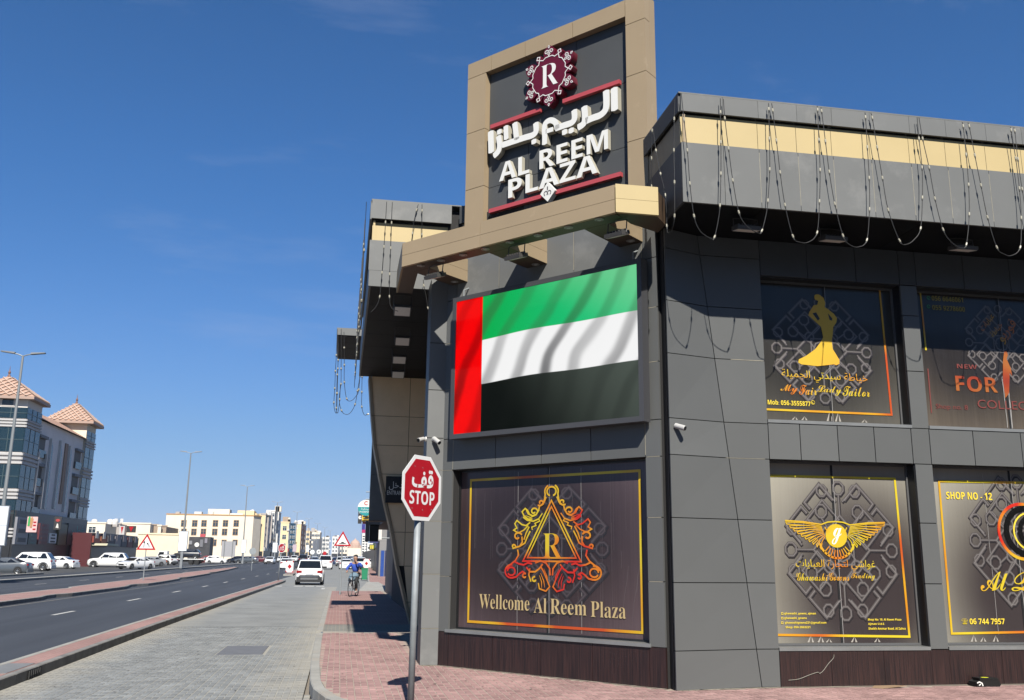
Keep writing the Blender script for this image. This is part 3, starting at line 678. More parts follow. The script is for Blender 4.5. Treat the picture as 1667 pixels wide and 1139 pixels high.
# --- taupe wing wall beside the entrance, wide above and narrow below
wing = ((6.43, .52), (5.39, .63), (4.63, .725), (3.89, .885), (3.19, 1.05), (2.43, 1.255), (1.59, 1.425), (.71, 1.67), (.13, 1.84))
def wx(z):
    for (a, b), (c, d) in zip(wing, wing[1:]):
        if z >= c: return b+(d-b)*(a-z)/(a-c)
    return wing[-1][1]
for (z1, x1), (z0, x0) in zip(wing, wing[1:]):
    e = .07
    if z0 not in (3.19,):
        zt = 3.89 if z0 == 2.43 else z1
        for xa, xb in ((None, 1.62), (1.62, 2.4)):
            if xa is None: p = [(wx(z0)+e, z0), (1.62, z0), (1.62, zt), (wx(zt)+e, zt)]
            else: p = [(max(xa, wx(z0)+e), z0), (xb, z0), (xb, zt), (max(xa, wx(zt)+e), zt)]
            if p[1][0]-p[0][0] < .05: continue
            hexa([Vector((x, 24.2, z)) for x, z in p], .03, Vector((0, -1, 0)), .006, TAUPE_LIFTED, 'wing_panel')
    mb = MB(); mb.add([(x0, 24.17, z0+.004), (x0+e, 24.17, z0+.004), (x1+e, 24.17, z1-.004), (x1, 24.17, z1-.004), (x0, 24.9, z0+.004), (x0+e, 24.9, z0+.004), (x1+e, 24.9, z1-.004), (x1, 24.9, z1-.004)], [(0, 1, 2, 3), (4, 7, 6, 5), (0, 4, 5, 1), (1, 5, 6, 2), (2, 6, 7, 3), (3, 7, 4, 0)]); B(mb, 'wing_edge_panel', TAUPE)
mb = MB(); mb.add([(x+.08, 24.235, z) for z, x in wing]+[(x+.08, 24.8, z) for z, x in wing]+[(2.5, 24.235, z) for z, x in wing], [(i, i+1, 10+i-1+0, 9+i) for i in range(8)]+[(i, 18+i, 19+i, i+1) for i in range(8)]); B(mb, 'wall_backing', BACK)
# upper mass over the wing wall, farther bay with its own canopy
mb = MB(); mb.box(2.35, 12, 24.2, 31, 0, 8.6); B(mb, 'wall_backing', BACK)
G3 = Frame((0, 25.6, 0), (1, 0, 0), (0, -1, 0))
for a, b in ((2.76, 4.0), (4.0, 5.2), (5.2, 6.4), (6.4, 8.12)): panel(G3, .725, 2.4, a, b, 0, GREYL, g=.008)
mb = MB(); mb.box(.745, 2.3, 25.65, 26.5, 2.76, 8.35); B(mb, 'bay_core', GREYD)
mb = MB(); mb.box(1.32, 6, 26.5, 38, 2.9, 8.35); B(mb, 'upper_bay', GREYD)
for i in range(4):
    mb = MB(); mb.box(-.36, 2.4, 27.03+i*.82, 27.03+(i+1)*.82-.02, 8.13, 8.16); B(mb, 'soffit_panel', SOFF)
mb = MB(); mb.box(-.40, 2.4, 27, 30.4, 8.165, 8.38); B(mb, 'canopy_fascia', GREYL)
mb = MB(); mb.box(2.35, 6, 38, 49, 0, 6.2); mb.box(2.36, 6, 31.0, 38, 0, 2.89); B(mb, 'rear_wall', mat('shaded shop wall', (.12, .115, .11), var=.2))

# ------------------------------------------------------------------ windows with printed film
GOLD = mat_gold('printed gold', lo=.395, scale=1.5); GOLDY = mat_gold('printed yellow gold', ((.60, .17, .01), (.62, .34, .02), (.60, .45, .02)), scale=1.2); GOLDF = mat_gold('gold border', ((.50, .07, .01), (.60, .28, .01), (.62, .48, .02)), scale=.8)
YEL = mat('print yellow', (.82, .62, .05), rough=.4); GRN = mat('print green', (.05, .45, .12), rough=.4)
ORN = mat('print ornament grey', (.12, .105, .10), rough=.35); ORNL = mat('print ornament light', (.24, .22, .21), rough=.35); ORND = mat('print ornament dark', (.028, .024, .026), rough=.35)
PANE1 = mat_print('dark plum film print', (.034, .021, .022), (.15, .105, .112), .40, .55, .25, .85, streak=.10)
PANE2 = mat_print('grey film print', (.056, .044, .044), (.50, .47, .385), .66, .30, .25, 1.0, streak=.025)
PANE3 = mat_print('faded film print', (.035, .03, .028), (.16, .13, .10), .5, .75, .35, .95, streak=.1)
def uvpane(fr, u0, u1, v0, v1, n, m, parent):
    mb = MB(); k = 14; vs = []; uv = []
    rnd = random.Random(int(u0*100+v0*10))
    for j in range(k+1):
        for i in range(k+1): vs.append(fr.P(u0+(u1-u0)*i/k, v0+(v1-v0)*j/k, n+rnd.uniform(-.0008, .0008))); uv.append((i/k, j/k))
    mb.add(vs, [(j*(k+1)+i, j*(k+1)+i+1, (j+1)*(k+1)+i+1, (j+1)*(k+1)+i) for j in range(k) for i in range(k)])
    o = mb.build('pane', m, parent, smooth=True); l = o.data.uv_layers.new(name='UVMap')
    for p in o.data.polygons:
        for li in p.loop_indices: l.data[li].uv = uv[o.data.loops[li].vertex_index]
    return o
def border(fr, u0, u1, v0, v1, w, n, m, parent):
    mb = MB(); fr.ribbon(mb, [(u0, v0), (u1, v0), (u1, v1), (u0, v1)], w, n, closed=True, t=.001); return mb.build('border_line', m, parent)
def arc(cx, cy, r, a0, a1, k=10, r1=None):
    r1 = r if r1 is None else r1
    return [(cx+(r+(r1-r)*i/k)*math.cos(rad(a0+(a1-a0)*i/k)), cy+(r+(r1-r)*i/k)*math.sin(rad(a0+(a1-a0)*i/k))) for i in range(k+1)]
def girih(fr, cx, cy, s, n, parent, squash=1., ms=None):
    """interlaced star-and-cross ornament printed as a medallion"""
    strokes = []
    def poly(x, y, r, n_, rot, w): strokes.append(([(x+r*math.cos(rad(rot+360*i/n_)), y+r*math.sin(rad(rot+360*i/n_))) for i in range(n_)], True, w))
    poly(0, 0, .50, 4, 0, .030); poly(0, 0, .30, 4, 45, .024); poly(0, 0, .17, 8, 0, .022)
    for q in range(4):
        c, s_ = math.cos(rad(90*q)), math.sin(rad(90*q)); R = lambda p: (p[0]*c-p[1]*s_, p[0]*s_+p[1]*c)
        strokes.append(([R(p) for p in ((.10, .72), (.34, .96), (.62, .68), (.52, .58))], False, .034))
        strokes.append(([R(p) for p in ((.72, .10), (.96, .34), (.68, .62), (.58, .52))], False, .034))
        strokes.append(([R(p) for p in ((.16, .30), (.44, .58), (.72, .30), (.44, .02), (.30, .16))], False, .028))
        for x, y, r in ((.90, 0, .10), (.56, .33, .10), (.33, .56, .10), (.30, .86, .09), (.86, .30, .09), (.24, .24, .09)):
            p = R((x, y)); poly(p[0], p[1], r, 8, 22.5, .026)
        for a, b in (((.80, 0), (.50, 0)), ((.24, .86), (.06, .70)), ((.86, .22), (.70, .06)), ((.46, .33), (.33, .24)), ((.33, .46), (.24, .33)), ((.15, .24), (.0, .12))):
            strokes.append(([R(a), R(b)], False, .024))
    mb = MB(); md = MB(); ml = MB()
    for si, (pts, cl, w) in enumerate(strokes):
        dz = si*.00002; P = [(cx+x*s, cy+y*s*squash) for x, y in pts]
        fr.ribbon(md, [(x+.010*s, y-.018*s) for x, y in P], w*s*2.1, n+.0022+dz, cl, t=.0008)
        fr.ribbon(mb, P, w*s*1.5, n+.0039+dz, cl, t=.0008); fr.ribbon(ml, P, w*s*.4, n+.0056+dz, cl, t=.0008)
    a_, b_, c_ = ms or (ORND, ORN, ORNL); md.build('ornament_shadow', a_, parent); mb.build('ornament', b_, parent); ml.build('ornament_highlight', c_, parent)
def crest(fr, cx, cy, s, n, parent, m):
    """triangle crest with scrolls; unit triangle, mirrored halves"""
    S = []
    tri = lambda k: [(-.64*k, -.08-.38*k), (.64*k, -.08-.38*k), (0, -.08+.70*k)]
    def half(sg):
        def A_(pts, w=.030, t=False): S.append(([(sg*x, y) for x, y in pts], w, t))
        A_(arc(0, .80, .085, -70, 200, 14)); A_(arc(0, .80, .125, 60, -20, 6)+[(.13, .66), (.16, .56)])
        A_(arc(.20, .60, .05, 250, -60, 10, .018)); A_([(.10, .70), (.14, .60), (.20, .545), (.26, .55)])
        A_(arc(.33, .44, .075, 200, -160, 14, .02)); A_([(.22, .56), (.24, .46), (.29, .38), (.36, .36), (.44, .40), (.48, .48)])
        A_([(.36, .30), (.44, .30), (.52, .36), (.56, .44), (.50, .50), (.45, .46), (.42, .40)], .026); A_([(.24, .30), (.34, .26), (.46, .28), (.54, .34)], .026)
        A_([(.30, .36), (.40, .33), (.50, .37)], .02, True); A_([(.17, .40), (.24, .30), (.22, .26), (.31, .22), (.29, .18), (.37, .15), (.36, .10)], .022)
        A_([(.40, .24), (.48, .18), (.56, .20), (.66, .28), (.70, .22), (.66, .14), (.72, .10), (.64, .05)], .026); A_([(.44, .18), (.52, .10), (.60, .06), (.66, .04)], .024)
        A_([(.42, .16), (.48, .04), (.52, -.08)], .026); A_([(.40, .08), (.46, -.04), (.50, -.14), (.60, -.20)], .028)
        A_(arc(.64, -.02, .085, 160, -150, 14, .025), .034); A_([(.56, -.02), (.55, -.12), (.60, -.20), (.68, -.22), (.74, -.24)], .03)
        A_(arc(.72, -.20, .045, 230, -60, 9, .015)); A_([(.64, -.26), (.62, -.36), (.68, -.46), (.78, -.54), (.86, -.62)], .03)
        A_(arc(.76, -.66, .12, 100, -120, 12)); A_(arc(.76, -.66, .075, 0, 330, 12)); A_([(.70, -.48), (.62, -.52), (.52, -.54), (.44, -.50), (.36, -.52)], .03)
        A_([(.74, -.78), (.66, -.76), (.60, -.70), (.54, -.66), (.48, -.70)], .03); A_(arc(.50, -.74, .05, 120, -170, 9, .018))
        A_([(.47, -.58), (.40, -.66), (.30, -.66), (.22, -.60), (.16, -.52)], .03); A_(arc(.31, -.80, .055, 100, -180, 9, .018)); A_([(.40, -.60), (.42, -.72), (.38, -.84)], .026)
        A_([(.30, -.50), (.20, -.46), (.10, -.50), (.03, -.60), (.02, -.72)], .03); A_([(.24, -.86), (.22, -.96), (.10, -1.0), (.03, -.92), (.08, -.80), (.14, -.66), (.20, -.56)], .026)
        A_([(.12, -.94), (.14, -.82), (.20, -.68)], .02, True); A_([(.18, -.95), (.18, -.84), (.22, -.72)], .02, True); A_([(.06, -.88), (.08, -.74), (.14, -.60)], .02, True)
    for sg in (1, -1): half(sg)
    mb = MB()
    for si, (pts, w, t) in enumerate(S): fr.ribbon(mb, [(cx+x*s*1.2, cy+y*s*.98) for x, y in pts], w*s*1.05, n+si*.00002, False, .001, taper=t)
    for k, w in ((1, .030), (.84, .026)): fr.ribbon(mb, [(cx+x*s, cy+y*s) for x, y in tri(k)], w*s, n+.0016+k*.0003, True, .001)
    mb.build('crest', m, parent)
def wrinkles(fr, u, v0, v1, n, parent, m, w=.006):
    mb = MB(); rnd = random.Random(int(u*77)); k = 10
    fr.ribbon(mb, [(u+rnd.uniform(-.003, .003), v0+(v1-v0)*i/k) for i in range(k+1)], w, n, t=.001); mb.build('film_seam', m, parent)
WR = mat('film edge highlight', (.42, .40, .38), rough=.3)
def tears(fr, spots, v, n, parent):
    mb = MB()
    for u, h in spots: mb.add([fr.P(u-.05, v, n), fr.P(u-.02, v, n), fr.P(u+.01, v+h, n+.002)], [(0, 1, 2)]); mb.add([fr.P(u+.02, v, n), fr.P(u+.05, v, n), fr.P(u+.015, v+h*.8, n+.002)], [(0, 1, 2)])
    mb.build('torn_film', mat('torn film', (.5, .46, .40), rough=.4), parent)
def window(fr, u0, u1, v0, v1, n, pm, label, frame_m=None, mull=None):
    w = empty('window', tuple(fr.P(u0, v0, n)), label=label, parent=plaza)
    uvpane(fr, u0, u1, v0, v1, n, pm, w)
    mb = MB()
    for a, b, c, d in ((u0, u0+.03, v0, v1), (u1-.03, u1, v0, v1), (u0+.03, u1-.03, v0, v0+.03), (u0+.03, u1-.03, v1-.03, v1)): fr.box(mb, a, b, c, d, n+.004, n+.03)
    mb.build('window_frame', frame_m or ALUD, w)
    for k in (mull or ()):
        mb = MB(); fr.box(mb, k-.012, k+.002, v0+.03, v1-.03, n, n+.006); fr.box(mb, k+.012, k+.024, v0+.03, v1-.03, n, n+.006); mb.build('mullion', ALUD, w)
        mb = MB(); fr.box(mb, k+.002, k+.012, v0+.03, v1-.03, n-.002, n+.002); mb.build('mullion_gap', BACK, w)
        wrinkles(fr, k+.027, v0+.03, v1-.03, n+.006, w, WR, .008)
    return w
# window 1, corner: welcome print
N1 = -.20
w1 = window(CH, .24, 3.81, .70, 3.17, N1, PANE1, 'corner window with triangular R crest and welcome lettering', mull=(CH.px(892, 900, N1)[0],))
E1 = CH.px(762, 1009, N1); E2 = CH.px(1047, 1032, N1); E3 = CH.px(1041, 768, N1); E4 = CH.px(768, 780, N1)
nb = N1+.0075
girih(CH, CH.px(895, 890, nb)[0], 1.93, 1.02, N1, w1, .92, (ORND, mat('plum ornament', (.055, .042, .046), rough=.35), mat('plum ornament light', (.11, .09, .095), rough=.35)))
border(CH, (E1[0]+E4[0])/2, (E2[0]+E3[0])/2, (E1[1]+E2[1])/2, (E3[1]+E4[1])/2, .038, nb, GOLDF, w1)
c0 = CH.px(898, 788, nb); c1 = CH.px(898, 965, nb); hh = (c0[1]-c1[1])
crest(CH, CH.px(898, 880, nb)[0], c1[1]+hh*.525, hh/1.92, nb+.004, w1, GOLD)
q0 = CH.px(884, 907, nb); q1 = CH.px(915, 868, nb)
text(CH, style('R', 'serif'), q0[0]+.0, q1[0]-.0, q0[1], q1[1], nb+.006, GOLD, w1, 'letter', offset=-.012)
a = CH.px(780, 1002, nb); b = CH.px(1019, 1012, nb); top = CH.px(780, 970, nb)
for s_, xa, xb in (('Wellcome', 780, 862), ('Al', 869, 890), ('Reem', 896, 955), ('Plaza', 962, 1019)):
    ua, va = CH.px(xa, 990.5+(xa-786)*.078, nb); ub, _ = CH.px(xb, 1000, nb)
    text(CH, style(s_, 'serif'), ua, ub, va, va+.215, nb+.004, mat('tan gold print', (.66, .50, .24), rough=.45), w1, 'lettering', offset=-.006)
for x in (843, 947): wrinkles(CH, CH.px(x, 900, N1)[0], .75, 3.1, N1+.004, w1, WR, .007)
rnd = random.Random(21); mb = MB(); ms = MB()
for i in range(26):
    u = rnd.uniform(.35, 3.7); v0 = rnd.uniform(.8, 2.2); h = rnd.uniform(.2, 1.3); CH.ribbon(mb, [(u+rnd.uniform(-.004, .004), v0+h*k/5) for k in range(6)], rnd.uniform(.0015, .003), N1+.0035, t=.0005)
mb.build('film_scratches', mat('film scratch', (.20, .17, .17), rough=.3), w1)
for u, v in ((3.45, 1.0), (3.3, 1.1), (3.52, 1.35)): CH.ribbon(ms, [(u, v), (u+.02, v+.2), (u+.07, v+.42), (u+.09, v+.6)], .003, N1+.0036, t=.0005)
ms.build('film_scrapes', MATS['film scratch'], w1)
# window 2, side street, lower: winged emblem
N2 = GL_Y+.02
def RP(x, y, n=N2): return RF.px(x, y, n)
w2 = window(RF, 5.87, 8.11, .66, 3.18, N2, PANE2, 'lower window with gold winged medallion print', mull=(RP(1361, 900)[0],), frame_m=mat('window frame grey', (.20, .20, .20), rough=.4, metal=.4))
g = RP(1370, 895); girih(RF, g[0], g[1], .86, N2, w2, 1.12)
tl, tr, br, bl = RP(1256, 774), RP(1456, 779), RP(1480, 1036), RP(1270, 1033)
mb = MB(); RF.ribbon(mb, [(5.90, tl[1]), tr, br, (5.9, bl[1])], .032, N2+.0075, t=.001); mb.build('border_line', GOLDF, w2)
def Rt(s, x0, x1, yb, yt, m, w, st='bold', n=N2+.0085, slope=0., name='lettering'):
    a = RP(x0, yb, n); b = RP(x1, yt, n); c = RP(x1, yb, n); return text(RF, style(s, st) if st else s, a[0], b[0], a[1], a[1]+abs(RP(x0, yt, n)[1]-a[1]), n, m, w, name, slope=slope)
RED = mat('print red', (.55, .02, .015), rough=.4)
mb = MB(); wc = RP(1361, 872)
for sg in (1, -1):
    F_ = []
    for k in range(10):
        t = k/9; x0, y0 = .22-.05*t, .13-.14*t; x1, y1 = .76-.50*t, .18-.34*t**.85; mx_, my_ = (x0+x1)/2, (y0+y1)/2
        p = [(x0, y0), (mx_, my_+.018), (x1, y1), (x1-.012, y1-.028), (mx_+.01, my_-.020)]
        RF.ribbon(mb, [(wc[0]+sg*x, wc[1]+y) for x, y in p], .012, N2+.0085+k*.00004, t=.001)
    RF.ribbon(mb, [(wc[0]+sg*x, wc[1]+y) for x, y in ((.0, .20), (.12, .19), (.22, .155), (.5, .19), (.77, .20))], .018, N2+.0085, t=.001)
    RF.ribbon(mb, [(wc[0]+sg*x, wc[1]+y) for x, y in ((.17, .12), (.13, .05), (.14, -.04))], .014, N2+.0085, t=.001)
RF.ribbon(mb, arc(wc[0], wc[1]-.04, .27, 195, 345, 18), .03, N2+.0085, t=.001)
for k in range(9):
    an = rad(225+k*11.25); RF.ribbon(mb, [(wc[0]+.17*math.cos(an), wc[1]-.03+.17*math.sin(an)), (wc[0]+.29*math.cos(an), wc[1]-.03+.29*math.sin(an))], .014, N2+.0085, t=.001)
mb.build('winged_emblem', GOLDY, w2)
mb = MB(); RF.prism(mb, [(wc[0]+.165*math.cos(rad(i*15)), wc[1]-.0+.165*math.sin(rad(i*15))) for i in range(24)], N2+.0075, N2+.0105); mb.build('emblem_disc', mat_gold('disc gold', ((.60, .16, .01), (.62, .28, .01), (.62, .44, .02)), scale=2.2), w2)
text(RF, style('g', 'script'), wc[0]-.075, wc[0]+.085, wc[1]-.12, wc[1]+.11, N2+.0115, mat('print white', (.85, .8, .75)), w2, 'letter')
Rt(arabic('غواشي لتجارة العبايات'), 1296, 1424, 929, 910, GOLDY, w2, None)
for s_, a, b in (('Ghawashi', 1297, 1347), ('Gowns', 1350, 1382), ('Trading', 1386, 1424)): Rt(s_, a, b, 945, 932, GOLDY, w2, 'script')
for s_, a, b, y in (('ghawashi_gowns_ajman', 1277, 1328, 1001), ('ghawashi_gowns', 1277, 1313, 1008.5), ('ghawashigowns221@gmail.com', 1278, 1345, 1016), ('Shop: 050-2063221', 1279, 1319, 1023.5), ('Shop No: 18, Al Reem Plaza', 1413, 1467, 1011), ('Ajman U.A.E.', 1413.5, 1440, 1018), ('Sheikh Ammar Road, Al Zahra', 1414, 1474, 1025.5)):
    Rt(s_, a, b, y, y-4.6, YEL, w2, 'bold')
for y in (998.5, 1006, 1013.5):
    p = RP(1273, y); mb = MB(); RF.ribbon(mb, [(p[0]-.012, p[1]-.012), (p[0]+.012, p[1]-.012), (p[0]+.012, p[1]+.012), (p[0]-.012, p[1]+.012)], .006, N2+.0085, closed=True, t=.001); mb.build('small_icon', YEL, w2)
tears(RF, [(6.45, .10), (6.6, .09), (6.72, .05), (7.1, .08), (7.45, .06)], .70, N2+.004, w2)
# window 3: shop no 12 with circles
w3 = window(RF, 8.39, 10.63, .66, 3.18, N2, PANE2, 'lower window with shop number twelve and ringed circle print', mull=(RP(1655, 900)[0],), frame_m=MATS['window frame grey'])
g = RP(1664, 880); girih(RF, g[0], g[1], .86, N2, w3, 1.12)
tl, bl = RP(1525, 783), RP(1549, 1031)
mb = MB(); RF.ribbon(mb, [(10.5, tl[1]+.02), (tl[0]+.03, tl[1]), (bl[0], bl[1]), (10.5, bl[1]+.03)], .032, N2+.0075, t=.001); mb.build('border_line', GOLDF, w3)
Rt('SHOP NO - 12', 1541, 1614, 812, 800, YEL, w3, 'bold')
cc = RP(1665, 865)
for r, w_, m_ in ((.40, .045, GOLD), (.335, .09, mat('print black', (.004, .004, .004), rough=.8, spec=.1)), (.27, .025, YEL), (.215, .075, MATS['print black']), (.155, .03, YEL)):
    mb = MB(); RF.ribbon(mb, arc(cc[0]+.36-r*.9, cc[1], r*1.0, 0, 345, 40), w_, N2+.0085+(.4-r)*.004, t=.001); mb.build('ring_emblem', m_, w3)
Rt('Al', 1597, 1640, 962, 930, GOLDY, w3, 'script'); Rt('Q', 1647, 1690, 962, 930, GOLDY, w3, 'script')
Rt('06 744 7957', 1579, 1635, 1016, 1006.5, YEL, w3, 'bold'); Rt('\u260e', 1566, 1575, 1016, 1006.5, GOLDY, w3, None)
wrinkles(RF, RP(1612, 900)[0], .8, 3.1, N2+.004, w3, WR, .006)
tears(RF, [(8.95, .10), (9.1, .07), (9.3, .09)], .70, N2+.004, w3)
# window 4, upper: tailor
w4 = window(RF, 5.87, 8.11, 3.745, 5.87, N2, mat_print('dark tailor film print', (.045, .042, .037), (.14, .13, .11), .4, .75, .45, 1.0, streak=.05), 'upper window with golden lady silhouette and tailor lettering', mull=(RP(1345, 560)[0],), frame_m=MATS['window frame grey'])
g = RP(1338, 570); girih(RF, g[0], g[1], .80, N2, w4, 1.0)
tl, tr, br, bl = RP(1236, 456), RP(1431, 467), RP(1451, 675), RP(1246, 666)
mb = MB(); RF.ribbon(mb, [(5.89, tl[1]), tr, br, (5.91, bl[1])], .030, N2+.0075, t=.001); mb.build('border_line', GOLDF, w4)
sil = [(1326, 480), (1330, 479), (1334, 480), (1340, 485), (1343, 493), (1342, 500), (1347, 503), (1357, 511), (1362, 518), (1361, 525), (1356, 532), (1355, 545), (1353.5, 555), (1355, 568), (1360, 576), (1366, 586), (1366, 592), (1361, 594.5), (1357, 593), (1330, 596), (1304, 593), (1299, 590), (1300, 585), (1312, 579), (1327, 568), (1336, 556), (1339.5, 549), (1338, 541), (1336, 532), (1325, 522), (1315.5, 513), (1317, 508), (1324, 497), (1330, 496), (1331.5, 490), (1326, 487.5), (1325, 483)]
mb = MB(); RF.prism(mb, [RP(x, y) for x, y in sil][::-1], N2+.0085, N2+.0100); mb.build('lady_silhouette', mat_gold('silhouette gold', ((.78, .28, .04), (.74, .38, .03), (.66, .42, .03)), scale=.8), w4)
for hole in ([(1322, 510), (1328, 508.5), (1334, 519), (1331, 522)], [(1347, 510), (1354, 518), (1354, 522), (1350, 521)]):
    mb = MB(); RF.prism(mb, [RP(x, y) for x, y in hole][::-1], N2+.0108, N2+.0118); mb.build('silhouette_gap', ORND, w4)
Rt(arabic('خياطة سيدتي الجميلة'), 1273, 1411, 619, 600, GOLDY, w4, None, slope=-.02)
for s_, a, b in (('My', 1271, 1298), ('Fair', 1301, 1329), ('Lady', 1331, 1369), ('Tailor', 1372, 1415)): Rt(s_, a, b, 641+(a-1271)*.03, 625+(a-1271)*.03, GOLDY, w4, 'script')
Rt('Mob: 056-3555877', 1250, 1319, 658, 650, YEL, w4, 'bold')
for x, y, w_, m_ in ((1323, 655, w4, YEL),):
    p = RP(x, y); mb = MB(); RF.ribbon(mb, arc(p[0], p[1], .028, 0, 340, 14), .006, N2+.0085, t=.001); RF.ribbon(mb, arc(p[0], p[1], .014, 150, 300, 6), .008, N2+.0085, t=.001); mb.build('phone_icon', m_, w_)
tears(RF, [(6.4, .05), (6.55, .06), (6.95, .16), (7.08, .14), (7.5, .05)], 3.79, N2+.004, w4)
# window 5, upper right: sun-faded collection poster
w5 = window(RF, 8.39, 10.63, 3.745, 5.87, N2, PANE3, 'upper window with peeling faded collection poster', mull=(RP(1630, 560)[0],), frame_m=MATS['window frame grey'])
g = RP(1630, 560); girih(RF, g[0], g[1], .62, N2, w5, 1.0)
FAD = mat('faded red print', (.24, .05, .04), rough=.5); ORG = mat_gold('faded orange print', ((.22, .012, .01), (.32, .05, .012), (.36, .11, .02)), scale=1.6)
tl, bl = RP(1497, 469), RP(1516, 672)
mb = MB(); RF.ribbon(mb, [(10.5, tl[1]+.03), tl, RP(1507, 570)], .026, N2+.0075, t=.001); mb.build('border_line', GOLDF, w5)
mb = MB(); RF.ribbon(mb, [RP(1510, 600), bl], .018, N2+.0075, t=.001); mb.build('border_line', FAD, w5)
DY = mat('print dim yellow', (.45, .34, .03), rough=.4)
Rt('056 6646061', 1517, 1567, 489, 481, DY, w5, 'bold'); Rt('055 9278600', 1518, 1570, 504, 496, DY, w5, 'bold')
for y in (485, 499):
    p = RP(1511, y); mb = MB(); RF.ribbon(mb, arc(p[0], p[1], .026, 0, 340, 12), .008, N2+.0085, t=.001); RF.ribbon(mb, arc(p[0], p[1], .012, 150, 300, 6), .008, N2+.0085, t=.001); mb.build('phone_icon', GRN, w5)
for s_, x, y, L in (('فوريو', 1640, 548, .42), ('عبايات', 1608, 530, .34), ('خياطة', 1625, 540, .28)):
    p = RP(x, y); fr2 = Frame(RF.P(p[0], p[1], 0), RF.u, RF.n); vs, fs = text_raw(arabic(s_), 0, 0, 3)
    a = min(v.x for v in vs); b = max(v.x for v in vs); sc = L/(b-a); an = rad(48); mb = MB()
    mb.add([fr2.P((v.x-a)*sc*math.cos(an)-v.y*sc*math.sin(an)-.1, (v.x-a)*sc*math.sin(an)+v.y*sc*math.cos(an)-.1, N2+.0085) for v in vs], fs); mb.build('lettering', GOLDY, w5)
Rt('NEW', 1558, 1590, 599, 592, FAD, w5, 'bold'); Rt('FOR', 1557, 1622, 636, 611, ORG, w5, 'bold'); Rt('COLLECTION', 1592, 1722, 664, 650, FAD, w5, None); Rt('Shop no. 8', 1524, 1575, 667, 657, FAD, w5, None)
mb = MB(); RF.prism(mb, [RP(x, y) for x, y in ((1634, 572), (1638, 571), (1640, 578), (1638, 584), (1645, 600), (1647, 612), (1643, 606), (1642, 640), (1636, 648), (1632, 620), (1632, 588))][::-1], N2+.0085, N2+.010); mb.build('figure_print', ORG, w5)
for x in (1634, 1642): wrinkles(RF, RP(x, 640)[0], 3.8, 4.55, N2+.006, w5, WR, .012)
for i, (u0, u1, v0, v1) in enumerate(wins[4:]): window(RF, u0, u1, v0+.035, v1, N2, PANE2, None)

# pale sealant in some joints, mortar spilt along the foot of the walls
SEAL = mat('joint sealant', (.44, .40, .30), rough=.8, var=.25, vscale=6)
def seal(fr, u0, v0, u1, v1, n=.001, w=.007): mb = MB(); fr.ribbon(mb, [(u0+(u1-u0)*k/6, v0+(v1-v0)*k/6) for k in range(7)], w, n, t=.0008); B(mb, 'joint_sealant', SEAL)
for z in (1.50, 2.345, 3.17, 4.5, 5.29): seal(CH, 3.83, z, 4.04, z); seal(CH, .01, z, .23, z, w=.005)
seal(CH, 3.815, 3.2, 3.815, 6.4, w=.009); seal(CH, .242, 3.18, .242, 3.66, w=.008); seal(CH, us[1], 6.1, us[1], 6.9, w=.006); seal(CH, us[2], 6.1, us[2], 6.9, w=.009)
seal(RF, 5.35, 4.588, 5.85, 4.588, n=.003); seal(RF, 5.2, 3.18, 5.8, 3.18, n=.003, w=.005); seal(RF, 5.88, 3.708, 8.09, 3.708, n=.003, w=.006); seal(RF, 8.4, 3.708, 10.6, 3.708, n=.003, w=.008)
for x_ in fx[2:9]: seal(FO, x_, 6.5, x_, 7.22, n=.001, w=.006)
for z in (.70, 1.53, 2.36, 3.18): seal(LP, 1.32, z, 1.59, z, n=.002, w=.005)
mb = MB(); rnd = random.Random(5)
def spill(p, q, w):
    n = 26; L = []; d = (Vector(q)-Vector(p)); nn = Vector((d.y, -d.x, 0)).normalized()
    for i in range(n+1):
        c = Vector(p)+d*i/n; L += [c, c+nn*w*rnd.uniform(.25, 1.0)]
    mb.add([(v.x, v.y, .1525) for v in L], [(2*i, 2*i+1, 2*i+3, 2*i+2) for i in range(n)])
spill((4.33, 12.03, 0), (5.87, 12.2, 0), .07); spill((5.87, 12.2, 0), (12, 12.2, 0), .05); pa, pb = CH.P(0, 0, 0), CH.P(4.06, 0, 0); spill(tuple(pa), tuple(pb), .04); spill((1.31, 15.17, 0), (1.6, 15.17, 0), .08)
B(mb, 'mortar_spill', mat('spilt mortar', (.52, .46, .36), rough=.95, var=.2, vscale=8))
def smooth_path(pts, k=6):
    out = []; n_ = len(pts)
    for i in range(n_-1):
        p0, p1, p2, p3 = pts[max(0, i-1)], pts[i], pts[i+1], pts[min(n_-1, i+2)]
        for j in range(k):
            t = j/k; out.append(.5*((2*p1)+(-p0+p2)*t+(2*p0-5*p1+4*p2-p3)*t*t+(-p0+3*p1-3*p2+p3)*t**3))
    out.append(pts[-1]); return out
# ================================================================== PYLON SIGN ABOVE THE CORNER
WHT = mat('sign white', (.80, .79, .74), rough=.45); CREAMW = mat('letter cream side', (.62, .58, .46), rough=.5)
MAROON = mat('maroon acrylic', (.16, .008, .024), rough=.3); MAROOND = mat('maroon return', (.22, .012, .02), rough=.3); PINKB = mat('red tube', (.62, .10, .11), rough=.35)
PN = -.2
pyl = empty('pylon_sign', tuple(CH.P(2.0, 7.0, PN-.15)), label='tall tan framed sign tower with white plaza name and maroon R emblem above the corner', cat='sign')
U0, U1, UI0, UI1, ZT, ZI, ZB = .19, 3.85, .62, 3.49, 10.50, 10.20, 6.95
def PB(u0, u1, v0, v1, n0, n1, name, m, g=.005):
    mb = MB(); CH.box(mb, u0+g, u1-g, v0+g, v1-g, n0, n1); return mb.build(name, m, pyl)
mb = MB(); CH.box(mb, U0+.02, U1-.02, ZB, ZT-.02, PN-.29, PN-.14); mb.build('sign_core', BACK, pyl)
